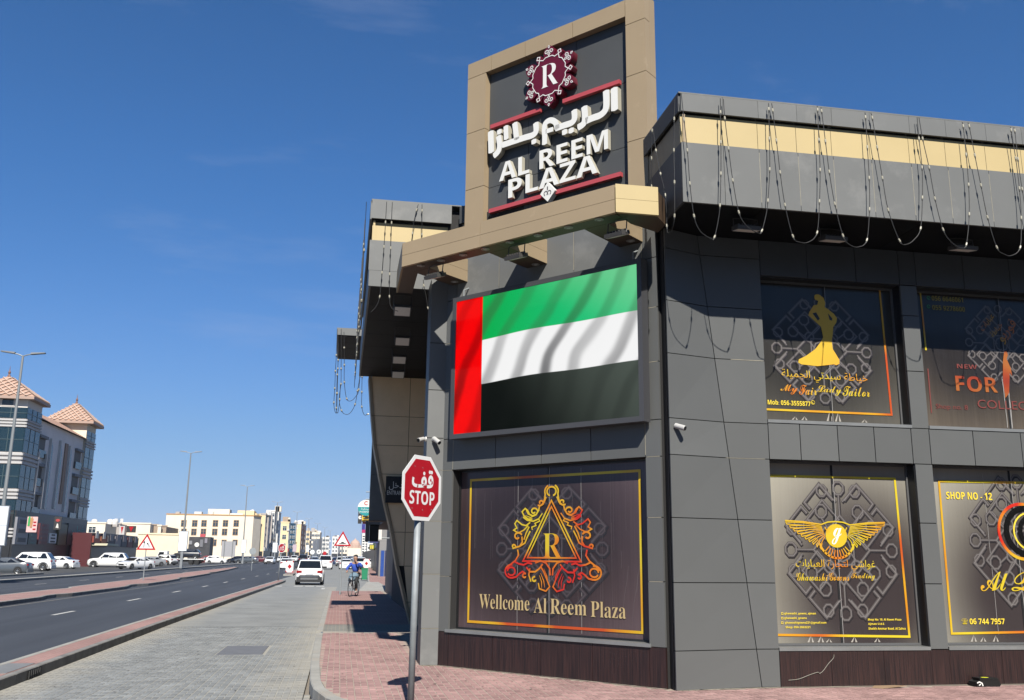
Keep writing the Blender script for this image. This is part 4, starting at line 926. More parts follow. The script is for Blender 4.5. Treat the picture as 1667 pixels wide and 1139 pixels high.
for a, b in zip((U0, .74, 1.49, 2.48, UI1), (.74, 1.49, 2.48, UI1)): PB(a, b, ZI, ZT, PN-.14, PN, 'frame_panel', TAUPE)
PB(UI1, U1, ZI-.16, ZT, PN-.14, PN, 'frame_panel', TAUPE)
for a, b in zip((ZB, 8.06, 9.13, ZI), (8.06, 9.13, ZI)): PB(U0, UI0, a, b, PN-.14, PN, 'frame_panel', TAUPE)
for a, b in zip((ZB, 8.04, 9.14, ZI-.16), (8.04, 9.14, ZI-.16)): PB(UI1, U1, a, b, PN-.14, PN, 'frame_panel', TAUPE)
for a, b in zip((ZB, 8.04, 9.14, ZT), (8.04, 9.14, ZT)):
    PB(U1-.03, U1+.0, a, b, PN-.31, PN-.145, 'side_panel', TAUPE); PB(U0, U0+.03, a, b, PN-.31, PN-.145, 'side_panel', TAUPE)
PB(U0, U1, ZT-.02, ZT+.0, PN-.31, PN-.145, 'top_panel', TAUPE)
ZP = PN-.12
for a, b in zip((UI0, 1.49, 2.48, UI1), (1.49, 2.48, UI1)):
    for c, d in zip((ZB, 8.04, 9.13, ZI), (8.04, 9.13, ZI)): PB(a, b, c, d, ZP-.02, ZP, 'back_panel', GREYD, g=.004)
for (v, gap) in ((9.13, (1.80, 2.26)), (7.57, (1.92, 2.10))):
    for a, b in ((.72, gap[0]), (gap[1], 3.35)):
        mb = MB(); CH.box(mb, a, b, v-.035, v+.035, ZP+.03, ZP+.10); mb.build('red_bar', PINKB, pyl)
def letters3d(s, u0, u1, v0, v1, st='bold', off=.0, side=CREAMW):
    """each letter its own raised box letter, white face on a cream return"""
    s2 = style(s, st) if st else s; vs, fs = text_raw(s2, 0, off, 3)
    a = min(v.x for v in vs); b = max(v.x for v in vs); c = min(v.y for v in vs); d = max(v.y for v in vs)
    # split into islands
    par = list(range(len(vs)))
    def find(i):
        while par[i] != i: par[i] = par[par[i]]; i = par[i]
        return i
    for f in fs:
        for i in f[1:]: par[find(i)] = find(f[0])
    groups = {}
    for f in fs: groups.setdefault(find(f[0]), []).append(f)
    for gr_ in groups.values():
        ids = sorted({i for f in gr_ for i in f}); mp_ = {i: k for k, i in enumerate(ids)}; k = len(ids)
        P2 = [(u0+(u1-u0)*(vs[i].x-a)/(b-a), v0+(v1-v0)*(vs[i].y-c)/(d-c)) for i in ids]
        F2 = [tuple(mp_[i] for i in f) for f in gr_]
        ec = {}
        for f in F2:
            for i in range(len(f)):
                e = (f[i], f[(i+1) % len(f)]); ec[e] = 1
        edges = [e for e in ec if (e[1], e[0]) not in ec]
        n0, n1 = ZP+.02, ZP+.10
        mb = MB(); mb.add([CH.P(u, v, n0) for u, v in P2]+[CH.P(u, v, n1) for u, v in P2], [(e[0], e[1], e[1]+k, e[0]+k) for e in edges]); mb.build('letter_return', side, pyl)
        mb = MB(); mb.add([CH.P(u, v, n1) for u, v in P2], F2); mb.build('letter', WHT, pyl)
def strokes3d(strokes):
    """thick Arabic box letters traced as strokes (picture points) on the sign face"""
    for pts, w in strokes:
        P2 = [Vector(CH.px(740+x/3.164, y/3.164, ZP+.125)) for x, y in pts]; k = len(P2); L = []; R = []
        for i, p in enumerate(P2):
            a = P2[max(0, i-1)]; b2 = P2[min(k-1, i+1)]; d = (b2-a).normalized(); n2 = Vector((-d.y, d.x)); L.append(p+n2*w/2); R.append(p-n2*w/2)
        d0 = (P2[0]-P2[1]).normalized()*w*.12; d1 = (P2[-1]-P2[-2]).normalized()*w*.12
        poly = [tuple(P2[0]+d0)]+[tuple(q) for q in R]+[tuple(P2[-1]+d1)]+[tuple(q) for q in L[::-1]]
        mb = MB(); CH.prism(mb, poly, ZP+.02, ZP+.124); mb.v = mb.v; o = mb.build('letter_return', CREAMW, pyl)
        mb = MB(); n_ = len(poly); mb.add([CH.P(u, v, ZP+.1255) for u, v in poly], [tuple(range(n_))]); mb.build('letter', WHT, pyl)
def q_(pts): return [tuple(v) for v in smooth_path([Vector((x, y, 0)) for x, y in pts], 4)]
strokes3d([([(822, 452), (824, 566)], .125), ([(x, y) for x, y, _ in q_([(780, 466), (782, 530), (776, 566), (750, 592), (712, 606), (676, 622)])], .115), ([(x, y) for x, y, _ in q_([(668, 548), (672, 604), (664, 636), (636, 656)])], .115),
 ([(x, y) for x, y, _ in q_([(616, 566), (618, 606), (604, 630), (566, 644), (520, 660)])], .11), ([(x, y) for x, y, _ in q_([(528, 662), (520, 630), (494, 618), (468, 634), (462, 668), (464, 700), (463, 742)])], .10), ([(566, 668), (567, 690)], .10), ([(600, 660), (601, 682)], .10), ([(506, 664), (470, 676)], .08),
 ([(x, y) for x, y, _ in q_([(418, 632), (420, 672), (404, 694), (360, 708), (300, 728), (246, 746)])], .11), ([(408, 718), (409, 738)], .10), ([(310, 632), (320, 716)], .11), ([(264, 648), (266, 716)], .10),
 ([(x, y) for x, y, _ in q_([(226, 700), (232, 744), (224, 780), (202, 802)])], .11), ([(230, 668), (231, 688)], .10), ([(186, 676), (189, 784)], .125)])
letters3d('AL REEM', .94, 3.13, 8.05, 8.38); letters3d('PLAZA', 1.14, 2.93, 7.70, 8.03)
mb = MB(); CH.prism(mb, [(2.0, 7.42), (2.15, 7.58), (2.0, 7.76), (1.85, 7.58)], ZP+.05, ZP+.15); mb.build('diamond', WHT, pyl)
mb = MB(); CH.ribbon(mb, arc(1.965, 7.57, .035, -60, 250, 8), .012, ZP+.152); CH.ribbon(mb, arc(2.035, 7.57, .035, 240, -70, 8), .012, ZP+.152); CH.ribbon(mb, [(2.0, 7.68), (2.0, 7.62)], .02, ZP+.152); mb.build('diamond_print', ORN, pyl)
# maroon emblem
EC = (2.03, 9.645); pts = []
for i in range(144):
    t = i*2.5; r = .345
    for q in range(6):
        dh = abs((t-(30+60*q)+180) % 360-180); ds = abs((t-60*q+180) % 360-180)
        if dh < 16: r = max(r, .40+.16*max(0, 1-dh/16)**.45)
        if ds < 8: r = max(r, .485-.004*ds)
    pts.append((EC[0]+r*math.cos(rad(t)), EC[1]+r*math.sin(rad(t))*1.0))
mb = MB(); CH.prism(mb, pts, ZP+.03, ZP+.16); mb.build('emblem_body', MAROON, pyl)
mb = MB(); ne = ZP+.163; zig = []
for q in range(6):
    th = rad(60*q)
    for dt, r in ((-19, .355), (-9, .335), (0, .39), (9, .335), (19, .355)): zig.append((EC[0]+r*math.cos(th+rad(dt)), EC[1]+r*math.sin(th+rad(dt))))
    c = (EC[0]+.435*math.cos(th), EC[1]+.435*math.sin(th))
    CH.ribbon(mb, [(c[0]+.038*math.cos(th+rad(90*k)), c[1]+.038*math.sin(th+rad(90*k))) for k in range(4)], .014, ne, True)
    th2 = th+rad(30); ax = Vector((math.cos(th2), math.sin(th2))); ay = Vector((-ax.y, ax.x))
    for sg in (1, -1):
        sp = []
        for k in range(16):
            a_ = rad(-150+k*34); rr = .052-.0029*k; p = Vector(EC)+ax*(.44+rr*math.cos(a_)*.9)+ay*sg*(.048+rr*math.sin(a_)); sp.append(tuple(p))
        p0 = Vector(EC)+ax*.36; CH.ribbon(mb, [tuple(p0)]+sp, .013, ne)
    c = Vector(EC)+ax*.525
    CH.ribbon(mb, [tuple(c+ax*.03), tuple(c+ay*.018), tuple(c-ax*.02), tuple(c-ay*.018)], .010, ne, True)
CH.ribbon(mb, zig, .014, ne, True)
mb.build('emblem_tracery', WHT, pyl)
text(CH, style('R', 'serif'), 1.86, 2.23, 9.45, 9.86, ne+.002, WHT, pyl, 'letter', offset=-.014)

# ================================================================== CANOPY UNDER THE SIGN
can = empty('sign_canopy', tuple(CH.P(2.1, 6.3, 1.1)), label='tan panelled open canopy beam with brackets and downlights below the sign tower', cat='canopy')
ZC0, ZC1 = 6.30, 6.70
def CB(mb, name, m): return mb.build(name, m, can)
for a, b in ((.15, 1.78), (1.78, 4.14)):
    for c, d in ((ZC0, 6.49), (6.49, ZC1)):
        mb = MB(); CH.box(mb, a+.003, b-.003, c+.003, d-.002, 1.18, 1.235); CB(mb, 'fascia_panel', TAUPE)
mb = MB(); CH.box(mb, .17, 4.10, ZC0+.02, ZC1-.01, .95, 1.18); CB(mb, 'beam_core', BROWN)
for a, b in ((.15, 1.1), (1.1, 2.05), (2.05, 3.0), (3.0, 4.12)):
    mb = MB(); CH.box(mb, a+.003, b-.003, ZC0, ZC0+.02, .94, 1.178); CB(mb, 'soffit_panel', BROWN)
for a, b in ((.12, .47), (1.72, 2.12), (3.45, 3.84)):
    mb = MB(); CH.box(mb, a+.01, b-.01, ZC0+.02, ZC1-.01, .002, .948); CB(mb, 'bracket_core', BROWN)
    for c, d in ((ZC0, 6.49), (6.49, ZC1)):
        mb = MB(); CH.box(mb, b-.008, b, c+.002, d-.002, .002, .945); CH.box(mb, a, a+.008, c+.002, d-.002, .002, .945); CB(mb, 'bracket_panel', TAUPE)
    mb = MB(); CH.box(mb, a+.003, b-.003, ZC0-.002, ZC0+.02, .002, .938); CB(mb, 'soffit_panel', BROWN)
# returns joining the two roof overhangs
def pbox(poly, z0, z1, name, m):
    k = len(poly); mb = MB(); mb.add([(x, y, z0) for x, y in poly]+[(x, y, z1) for x, y in poly], [tuple(range(k))[::-1], tuple(range(k, 2*k))]+[(i, (i+1) % k, k+(i+1) % k, k+i) for i in range(k)]); return CB(mb, name, m)
cr = CH.P(4.14, 0, 1.235)
for z0, z1 in ((ZC0, 6.49), (6.494, ZC1)):
    pbox([(cr.x+.002, cr.y-.03), (3.99, cr.y-.03), (3.99, cr.y+.02), (cr.x+.04, cr.y+.02)], z0, z1, 'end_fascia_panel', CREAM)
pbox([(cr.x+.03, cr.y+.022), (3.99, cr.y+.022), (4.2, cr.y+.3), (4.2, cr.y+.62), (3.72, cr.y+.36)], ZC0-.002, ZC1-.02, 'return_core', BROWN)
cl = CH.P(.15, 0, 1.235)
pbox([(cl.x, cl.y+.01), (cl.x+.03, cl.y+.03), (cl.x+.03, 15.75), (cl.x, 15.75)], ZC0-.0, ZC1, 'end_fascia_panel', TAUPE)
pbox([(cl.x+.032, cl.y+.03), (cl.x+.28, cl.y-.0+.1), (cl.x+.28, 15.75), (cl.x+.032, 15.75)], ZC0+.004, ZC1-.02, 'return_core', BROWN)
LENS = mat('downlight lens', (.55, .53, .5), rough=.3); RIM = mat('downlight rim', (.45, .42, .38), rough=.35, metal=.3)
dl = [(685, 432), (718, 423.5), (754, 414.5), (790, 405), (830, 394), (876, 383), (925.5, 370), (975.5, 357), (740, 458), (872, 430), (1026.5, 391.5)]
for x, y in dl:
    p = onZ(x, y, ZC0-.006); mb = MB(); lathe(mb, [(.062, 0), (.066, -.006), (.05, -.010), (.045, -.002)], p, (0, 0, 1), 14); d_ = CB(mb, 'downlight', RIM)
    mb = MB(); lathe(mb, [(.03, -.004), (.027, -.012)], p, (0, 0, 1), 10); mb.build('lens', LENS, d_)

# ================================================================== SCREEN WITH THE FLAG
scr = empty('led_screen', tuple(CH.P(2.1, 3.66, .2)), label='large outdoor screen showing a waving red green white and black flag', cat='screen')
FRM = mat('screen frame grey', (.075, .075, .08), rough=.5)
f0 = CH.px(732, 714, .22); f1 = CH.px(1049, 686, .22); f2 = CH.px(1043, 421, .22); f3 = CH.px(737, 484, .22)
su0, su1, sv0, sv1 = (f0[0]+f3[0])/2, (f1[0]+f2[0])/2, (f0[1]+f1[1])/2, (f2[1]+f3[1])/2
mb = MB(); CH.box(mb, su0+.03, su1-.03, sv0+.03, sv1-.03, .04, .19); mb.build('cabinet', ALUD, scr)
bw = .075
for i, (a, b, c, d) in enumerate(((su0, su1, sv0, sv0+bw), (su0, su1, sv1-bw, sv1), (su0, su0+bw, sv0+bw, sv1-bw), (su1-bw, su1, sv0+bw, sv1-bw))):
    mb = MB(); CH.box(mb, a, b, c, d, .05, .22); mb.build('bezel', FRM, scr)
m, nt, b = nodes_of('flag picture'); L = nt.links.new
uv = nt.nodes.new('ShaderNodeUVMap'); uv.uv_map = 'UVMap'; sp = nt.nodes.new('ShaderNodeSeparateXYZ'); L(uv.outputs[0], sp.inputs[0])
def mth(op, a, b_=None, c_=None):
    n_ = nt.nodes.new('ShaderNodeMath'); n_.operation = op
    for i, q in enumerate((a, b_, c_)):
        if q is None: continue
        if isinstance(q, (int, float)): n_.inputs[i].default_value = q
        else: L(q, n_.inputs[i])
    return n_.outputs[0]
def sstep(x, a, b_):
    n_ = nt.nodes.new('ShaderNodeMapRange'); n_.interpolation_type = 'SMOOTHSTEP'; n_.inputs['From Min'].default_value = a; n_.inputs['From Max'].default_value = b_; L(x, n_.inputs[0]); return n_.outputs[0]
def mixc(f, a, b_):
    n_ = nt.nodes.new('ShaderNodeMixRGB')
    for i, q in ((0, f), (1, a), (2, b_)):
        if isinstance(q, tuple): n_.inputs[i].default_value = (*q, 1)
        elif isinstance(q, (int, float)): n_.inputs[i].default_value = q
        else: L(q, n_.inputs[i])
    return n_.outputs[0]
X_, Y_ = sp.outputs[0], sp.outputs[1]
# stripe edges ripple along the flag; the cloth folds run diagonally
rip = mth('ADD', mth('MULTIPLY', mth('SINE', mth('MULTIPLY', X_, 11)), .005), mth('MULTIPLY', mth('SINE', mth('MULTIPLY_ADD', X_, 4.2, 1.8)), .008))
yy_ = mth('ADD', Y_, rip)
warp = nt.nodes.new('ShaderNodeTexNoise'); warp.inputs['Scale'].default_value = 1.6; warp.inputs['Detail'].default_value = 1.5; L(uv.outputs[0], warp.inputs['Vector'])
diag = mth('ADD', mth('SUBTRACT', mth('MULTIPLY', X_, 1.0), mth('MULTIPLY', mth('POWER', Y_, 1.25), .34)), mth('MULTIPLY', warp.outputs[0], .22))
fold = mth('SINE', mth('MULTIPLY', diag, 38)); fold2 = mth('SINE', mth('MULTIPLY_ADD', diag, 13, 1.1))
shade = mth('MULTIPLY', mth('POWER', sstep(fold, -.6, 1.0), 1.6), mth('MULTIPLY_ADD', fold2, .25, .8))
low = sstep(Y_, .95, .15)
inten = mth('MULTIPLY', shade, mth('MULTIPLY_ADD', low, .3, .65))
grn = mixc(X_, (.0, .42, .05), (.02, .60, .24)); grn = mixc(mth('MULTIPLY', sstep(mth('ADD', X_, Y_), 1.35, 2.0), .55), grn, (.28, .68, .36)); grn = mixc(mth('MULTIPLY', inten, .85), grn, (.04, .13, .05))
whi = mixc(mth('MULTIPLY', inten, .95), (.95, .95, .95), (.10, .10, .105))
blk = mixc(mth('MULTIPLY', sstep(mth('ADD', X_, mth('MULTIPLY', Y_, .5)), .35, 1.3), 1.0), (.0003, .0022, .0010), (.075, .095, .08)); blk = mixc(mth('MULTIPLY', inten, .3), blk, (.006, .008, .007))
redc = mixc(mth('MULTIPLY', inten, .9), (1.0, .0, .0), (.28, .0, .0))
col = mixc(sstep(yy_, .352, .358), blk, whi); col = mixc(sstep(yy_, .678, .684), col, grn); col = mixc(sstep(X_, .163, .1645), redc, col)
b.inputs['Base Color'].default_value = (.002, .002, .002, 1); b.inputs['Roughness'].default_value = .7; b.inputs['Specular IOR Level'].default_value = .04
L(col, b.inputs['Emission Color']); b.inputs['Emission Strength'].default_value = .50
FLAG = m
o = uvpane(CH, su0+bw, su1-bw, sv0+bw, sv1-bw, .205, FLAG, scr); o.name = 'display_panel'
STEEL = mat('galvanised steel', (.36, .39, .40), rough=.55, metal=.15, var=.12, vscale=8)
for u in (.5, 3.75):
    mb = MB(); tube(mb, [CH.P(u, sv1, .12), CH.P(u, sv1+.14, .12), CH.P(u, sv1+.2, .0)], .012, 6); mb.build('hanger', STEEL, scr)

# ================================================================== SMALL FIXTURES
FLB = mat('floodlight body', (.09, .085, .08), rough=.5); FLG = mat('floodlight glass', (.85, .80, .72), rough=.4)
def floodlight(p, az, label, w=.30, drop=.22, tilt=28, group=None):
    e = empty('floodlight', tuple(p), az, label, 'floodlight', group)
    M_ = Matrix.Translation(Vector(p)) @ Matrix.Rotation(az, 4, 'Z'); T_ = M_ @ Matrix.Translation((0, 0, -drop)) @ Matrix.Rotation(rad(tilt), 4, 'X')
    def bx(T, x0, x1, y0, y1, z0, z1):
        mb = MB(); mb.box(x0, x1, y0, y1, z0, z1); mb.v = [tuple(T @ Vector(v)) for v in mb.v]; return mb
    bx(T_, -w/2, w/2, -.11, .11, -.03, .025).build('housing', FLB, e)
    bx(T_, -w/2+.015, w/2-.015, -.095, .095, -.036, -.031).build('glass', FLG, e)
    g_ = MB()
    for i in range(6): g_.add(bx(T_, -w/2+.03+i*.045, -w/2+.04+i*.045, -.08, .08, .026, .05).v, BOXF)
    g_.build('cooling_fins', FLB, e)
    for s_ in (-1, 1):
        mb = MB(); tube(mb, [T_ @ Vector((s_*(w/2+.008), 0, 0)), M_ @ Vector((s_*(w/2+.008), .02, -.02)), M_ @ Vector((0, .02, -.004))], .009, 5); mb.build('bracket', FLB, e)
    return e
for (x, y, Y_f), lab in zip(((655, 507, 16.25), (655, 556, 18.63), (650, 586, 20.46), (648, 610, 22.18)), ('nearest of four floodlights under the main street overhang', 'second floodlight from the front under the main street overhang', 'third floodlight from the front under the main street overhang', 'last of four floodlights under the overhang by the tan wing wall')):
    q = onY(x, y, Y_f); floodlight((q.x, q.y, 6.42), rad(0), lab, group='floodlights under the main street overhang', w=.30, drop=.3, tilt=-38)
for (x, y), lab in zip(((1215, 376), (1356, 393), (1568, 408)), ('square floodlight under the side street overhang nearest the corner', 'square floodlight under the overhang above the lady silhouette window', 'square floodlight under the overhang above the faded poster window')):
    q = onZ(x, y, 6.22); floodlight((q.x, q.y, 6.42), rad(0), lab, group='floodlights under the side street overhang', w=.34, drop=.16, tilt=12)
for (u, n_), lab in zip(((4.02, 1.0), (2.33, 1.06), (.72, 1.06)), ('floodlight at the street corner end of the tan canopy', 'floodlight under the middle bracket of the tan canopy', 'floodlight under the far end of the tan canopy')):
    q = CH.P(u, ZC0-.01, n_); floodlight(tuple(q), rad(-48.5), lab, group='floodlights under the tan canopy', w=.28, drop=.2, tilt=20)
CAMW = mat('camera white plastic', (.62, .61, .58), rough=.4)
def cctv(p, dirv, nrm, label):
    e = empty('security_camera', tuple(p), 0, label, 'camera', 'security cameras on the grey wall')
    p = Vector(p); nrm = Vector(nrm).normalized(); d = Vector(dirv).normalized()
    mb = MB(); lathe(mb, [(.045, 0), (.045, .015), (.03, .03)], p, nrm, 14); mb.build('mount', CAMW, e)
    j = p+nrm*.06; mb = MB(); tube(mb, [p, j, j+d*.02], .014, 8); mb.build('arm', CAMW, e)
    mb = MB(); lathe(mb, [(.018, -.03), (.036, -.02), (.038, .12), (.034, .13)], j, d, 14); h = mb.build('housing', CAMW, e, smooth=False)
    mb = MB(); lathe(mb, [(.030, .131), (.030, .138)], j, d, 12); mb.build('lens', mat('lens black', (.01, .01, .012), rough=.1), h)
    return e
cctv(onY(1099, 694, 12.04), (.7, -.75, -.35), (0, -1, 0), 'white security camera on the big pier right of the flag screen')
cctv(onY(707, 715, 15.165), (.5, -.6, -.5), (0, -1, 0), 'white security camera on the front of the left pier above the stop sign')
q = onY(694, 716, 15.3); cctv((1.31, 15.2, q.z), (-.6, -.75, -.25), (-1, 0, 0), 'cream security camera projecting from the street side of the left pier')
# entrance sign on the wing wall
es = empty('entrance_sign', (1.4, 24.1, 3.5), 0, 'black entrance sign with white Arabic and English lettering on the tan wing wall', 'sign')
ES = Frame((0, 24.08, 0), (1, 0, 0), (0, -1, 0)); q0 = ES.px(627, 818); q1 = ES.px(672, 776)
mb = MB(); ES.box(mb, q0[0], q1[0], q0[1], q1[1], -.06, 0); mb.build('board', mat('sign black', (.012, .013, .018), rough=.3), es)
a = ES.px(633, 796); b_ = ES.px(663, 786); text(ES, arabic('مدخل'), a[0], b_[0], a[1]-.02, b_[1]+.03, .004, WHT, es)
a = ES.px(630, 805); b_ = ES.px(662, 799); text(ES, 'ENTRANCE', a[0], b_[0], a[1], b_[1], .004, WHT, es)
# ------------------------------------------------------------------ festoon lights hung in loops
WIRE = mat('black light cable', (.02, .02, .02), rough=.6); BULB = mat('lamp cream plastic', (.50, .47, .36), rough=.35); SOCK = mat('lamp socket', (.05, .05, .045), rough=.6); WIREL = mat('pale light cable', (.30, .28, .22), rough=.6)
def festoon(pts, bulbs, label, group, br=.0125, wr=.0055):
    """pts: 3-D wire points; bulbs: indices of those that carry a lamp"""
    pts = [Vector(p) for p in pts]; e = empty('string_light', tuple(pts[0]), 0, label, 'string light', group)
    mb = MB(); tube(mb, smooth_path(pts, 4), wr, 5, cap=False); mb.build('cable', WIRE, e)
    for i in bulbs:
        p = pts[i]; a_ = pts[max(0, i-1)]; b2 = pts[min(len(pts)-1, i+1)]; d = (b2-a_).normalized()
        if d.z > 0: d = -d
        mb = MB(); lathe(mb, [(br*.5, -.035), (br, -.028), (br*1.05, .008), (br*.8, .016)], p, d, 8); o_ = mb.build('lamp', BULB, e)
        mb = MB(); lathe(mb, [(br*.78, .0162), (br*.7, .040), (br*.4, .046)], p, d, 8); mb.build('socket', SOCK, o_)
SF = 10.90
def S(pts, Y=SF): return [onY(x, y, Y) for x, y in pts]
loops = [
 ([(1109, 152), (1113.5, 195), (1119, 245), (1123, 299), (1130, 352), (1140, 376), (1157, 388), (1163, 386), (1169, 360), (1172, 335), (1173.5, 283), (1173.5, 232), (1173, 183), (1172.5, 160)], (1, 2, 3, 4, 7, 9, 10, 11, 12)),
 ([(1177.5, 161), (1180, 193), (1186, 242), (1193, 294), (1203, 346), (1216, 368), (1234, 379), (1240, 376), (1247, 350), (1250, 327), (1253, 276), (1252.5, 226), (1251.5, 178), (1251, 168)], (1, 2, 3, 4, 7, 9, 10, 11, 12)),
 ([(1256, 168), (1258, 180), (1264, 229), (1270, 281), (1278, 334), (1291, 385), (1302, 394), (1316, 394), (1330, 379), (1334, 328), (1335, 277), (1333, 228), (1331, 179), (1330, 172)], (1, 2, 3, 4, 5, 8, 9, 10, 11, 12)),
 ([(1336, 175), (1337.5, 181), (1343.7, 230), (1350, 280), (1359, 332), (1372.5, 384), (1383, 398), (1397, 402), (1411, 391), (1415.5, 341), (1415, 290), (1412, 240), (1409, 191), (1408, 183)], (1, 2, 3, 4, 5, 8, 9, 10, 11, 12)),
 ([(1417.5, 184), (1420, 192), (1428, 240), (1436.6, 290), (1446, 342), (1464.7, 392), (1476, 397.5), (1488, 390), (1498.6, 372), (1501.5, 322), (1501, 273), (1496, 226), (1493, 191)], (1, 2, 3, 4, 5, 8, 9, 10, 11)),
 ([(1496, 191), (1502, 226), (1512.6, 273), (1522, 323.5), (1535.5, 374), (1549, 394), (1563.7, 403), (1573, 398), (1577.8, 349), (1576.8, 301), (1572.8, 252), (1568, 205.5), (1566, 199)], (1, 2, 3, 4, 7, 8, 9, 10, 11)),
 ([(1575.5, 200), (1577.8, 205.5), (1587, 253), (1597, 302), (1607.7, 354), (1623, 403), (1634, 413), (1646, 416), (1660.6, 403), (1662.5, 355), (1659.5, 307), (1653.5, 258), (1646, 212), (1645, 207)], (1, 2, 3, 4, 5, 8, 9, 10, 11, 12)),
 ([(1650, 208), (1652, 213), (1657, 259), (1664, 308), (1674, 360), (1690, 410), (1710, 420), (1722, 400), (1724, 340), (1722, 280), (1716, 218)], (1, 2, 3, 4, 5, 7, 8, 9))]
ords = ('first loop of lights from the building corner on the side street fascia', 'second loop of lights from the corner on the side street fascia', 'third loop of lights from the corner hanging past a square floodlight', 'fourth loop of lights from the corner on the side street fascia', 'fifth loop of lights from the corner on the side street fascia', 'sixth loop of lights from the corner over a floodlight', 'seventh loop of lights from the corner near the edge of view', 'last loop of lights cut by the edge of view')
for (pp, bb), lab in zip(loops, ords): festoon(S(pp), bb, lab, 'festoon light loops on the side street fascia')
def SX(pts, X): return [onX(x, y, X) for x, y in pts]
festoon(SX([(1061.5, 213), (1060.5, 258), (1060.5, 304), (1062, 350)], 4.15), (0, 1, 2), 'short light string at the pylon end of the side fascia', 'festoon lights beside the pylon')
festoon(SX([(1063.5, 209), (1068, 245), (1075.5, 283), (1083.5, 318), (1085.7, 368), (1088, 379), (1094, 374), (1098, 352), (1098, 297), (1097, 245), (1097.5, 194), (1098.5, 160)], 4.13), (1, 2, 3, 4, 7, 8, 9, 10), 'light loop around the left end of the side street fascia', 'festoon lights beside the pylon')
SL = 15.72
festoon(S([(629.5, 328), (628.5, 345), (627.5, 362), (625, 402), (621.8, 444), (618, 483), (612, 499), (604, 507.5)], SL), (2, 3, 4, 5), 'left light string on the end face of the street overhang', 'festoon lights on the street overhang end')
festoon(S([(638.7, 329), (638, 345), (637.4, 363), (636, 404), (634.4, 446.5), (634, 483), (637, 500), (648, 506.5)], SL), (2, 3, 4, 5), 'second light string from the left on the street overhang end', 'festoon lights on the street overhang end')
festoon(S([(681, 332.6), (678, 342), (674, 360), (671.5, 380), (669, 400)], SL), (1, 3), 'slanting light string on the overhang end just left of the canopy', 'festoon lights on the street overhang end')
festoon(S([(687, 332.6), (687, 343), (687, 382), (686.5, 395)], SL), (1, 2), 'straight light string on the overhang end beside the canopy', 'festoon lights on the street overhang end')
festoon(S([(689, 455), (690, 465), (694, 484), (697, 502), (702, 506)], SL), (1, 3), 'light string end hanging in the shade under the canopy end', 'festoon lights on the street overhang end')
# loops along the street side edge and on the far canopy
for i in range(7):
    y0 = 15.9+i*1.15; X = .16; z1 = 8.0
    P_ = [(X, y0, z1), (X, y0+.02, 7.55), (X, y0+.04, 7.1), (X, y0+.06, 6.65), (X, y0+.16, 6.2), (X, y0+.36, 5.98), (X, y0+.52, 5.95), (X, y0+.75, 6.15), (X, y0+.85, 6.6), (X, y0+.88, 7.05), (X, y0+.9, 7.5), (X, y0+.92, z1)]
    festoon(P_, (1, 3, 4, 7, 9) if i % 2 else (2, 4, 8, 10), ('first', 'second', 'third', 'fourth', 'fifth', 'sixth', 'seventh')[i]+' light loop from the front on the street edge of the grey overhang', 'festoon loops along the street edge of the overhang', br=.018)
YF = 26.9
fl_ = [([(555.5, 535), (555.5, 565), (555.3, 600), (555, 625), (552, 650), (556, 668), (562, 674), (570, 672), (578, 658), (582, 636), (586, 612), (588.5, 590), (590, 560), (590.5, 540)], (2, 3, 5, 8, 9, 10, 11), 'wide light loop below the far canopy against the sky'),
       ([(560, 540), (560.3, 566), (560.5, 594), (560.5, 622), (564.5, 649), (572, 652), (580, 644), (584, 634), (588, 590), (592.5, 565)], (1, 2, 3, 4, 7), 'inner light loop below the far canopy'),
       ([(591, 560), (590.5, 589), (589.5, 613), (589, 638), (589, 662), (593, 675), (599, 674)], (1, 2, 3, 4, 6), 'right hand light loop below the far canopy'),
       ([(549, 535), (547.5, 578), (546, 604), (545, 632), (543.5, 655), (545, 668), (548, 671), (549, 640), (550, 600), (551, 560)], (1, 2, 3, 4, 7, 8), 'outermost light loop at the street end of the far canopy'),
       ([(550.5, 545), (550.5, 586), (549, 610), (548, 640), (547.5, 664), (550, 672), (553, 650), (554, 625)], (1, 2, 3, 4, 6), 'narrow light loop beside the outermost one on the far canopy')]
for pp, bb, lab in fl_: festoon(S(pp, YF), bb, lab, 'festoon loops below the far canopy', br=.024, wr=.008)

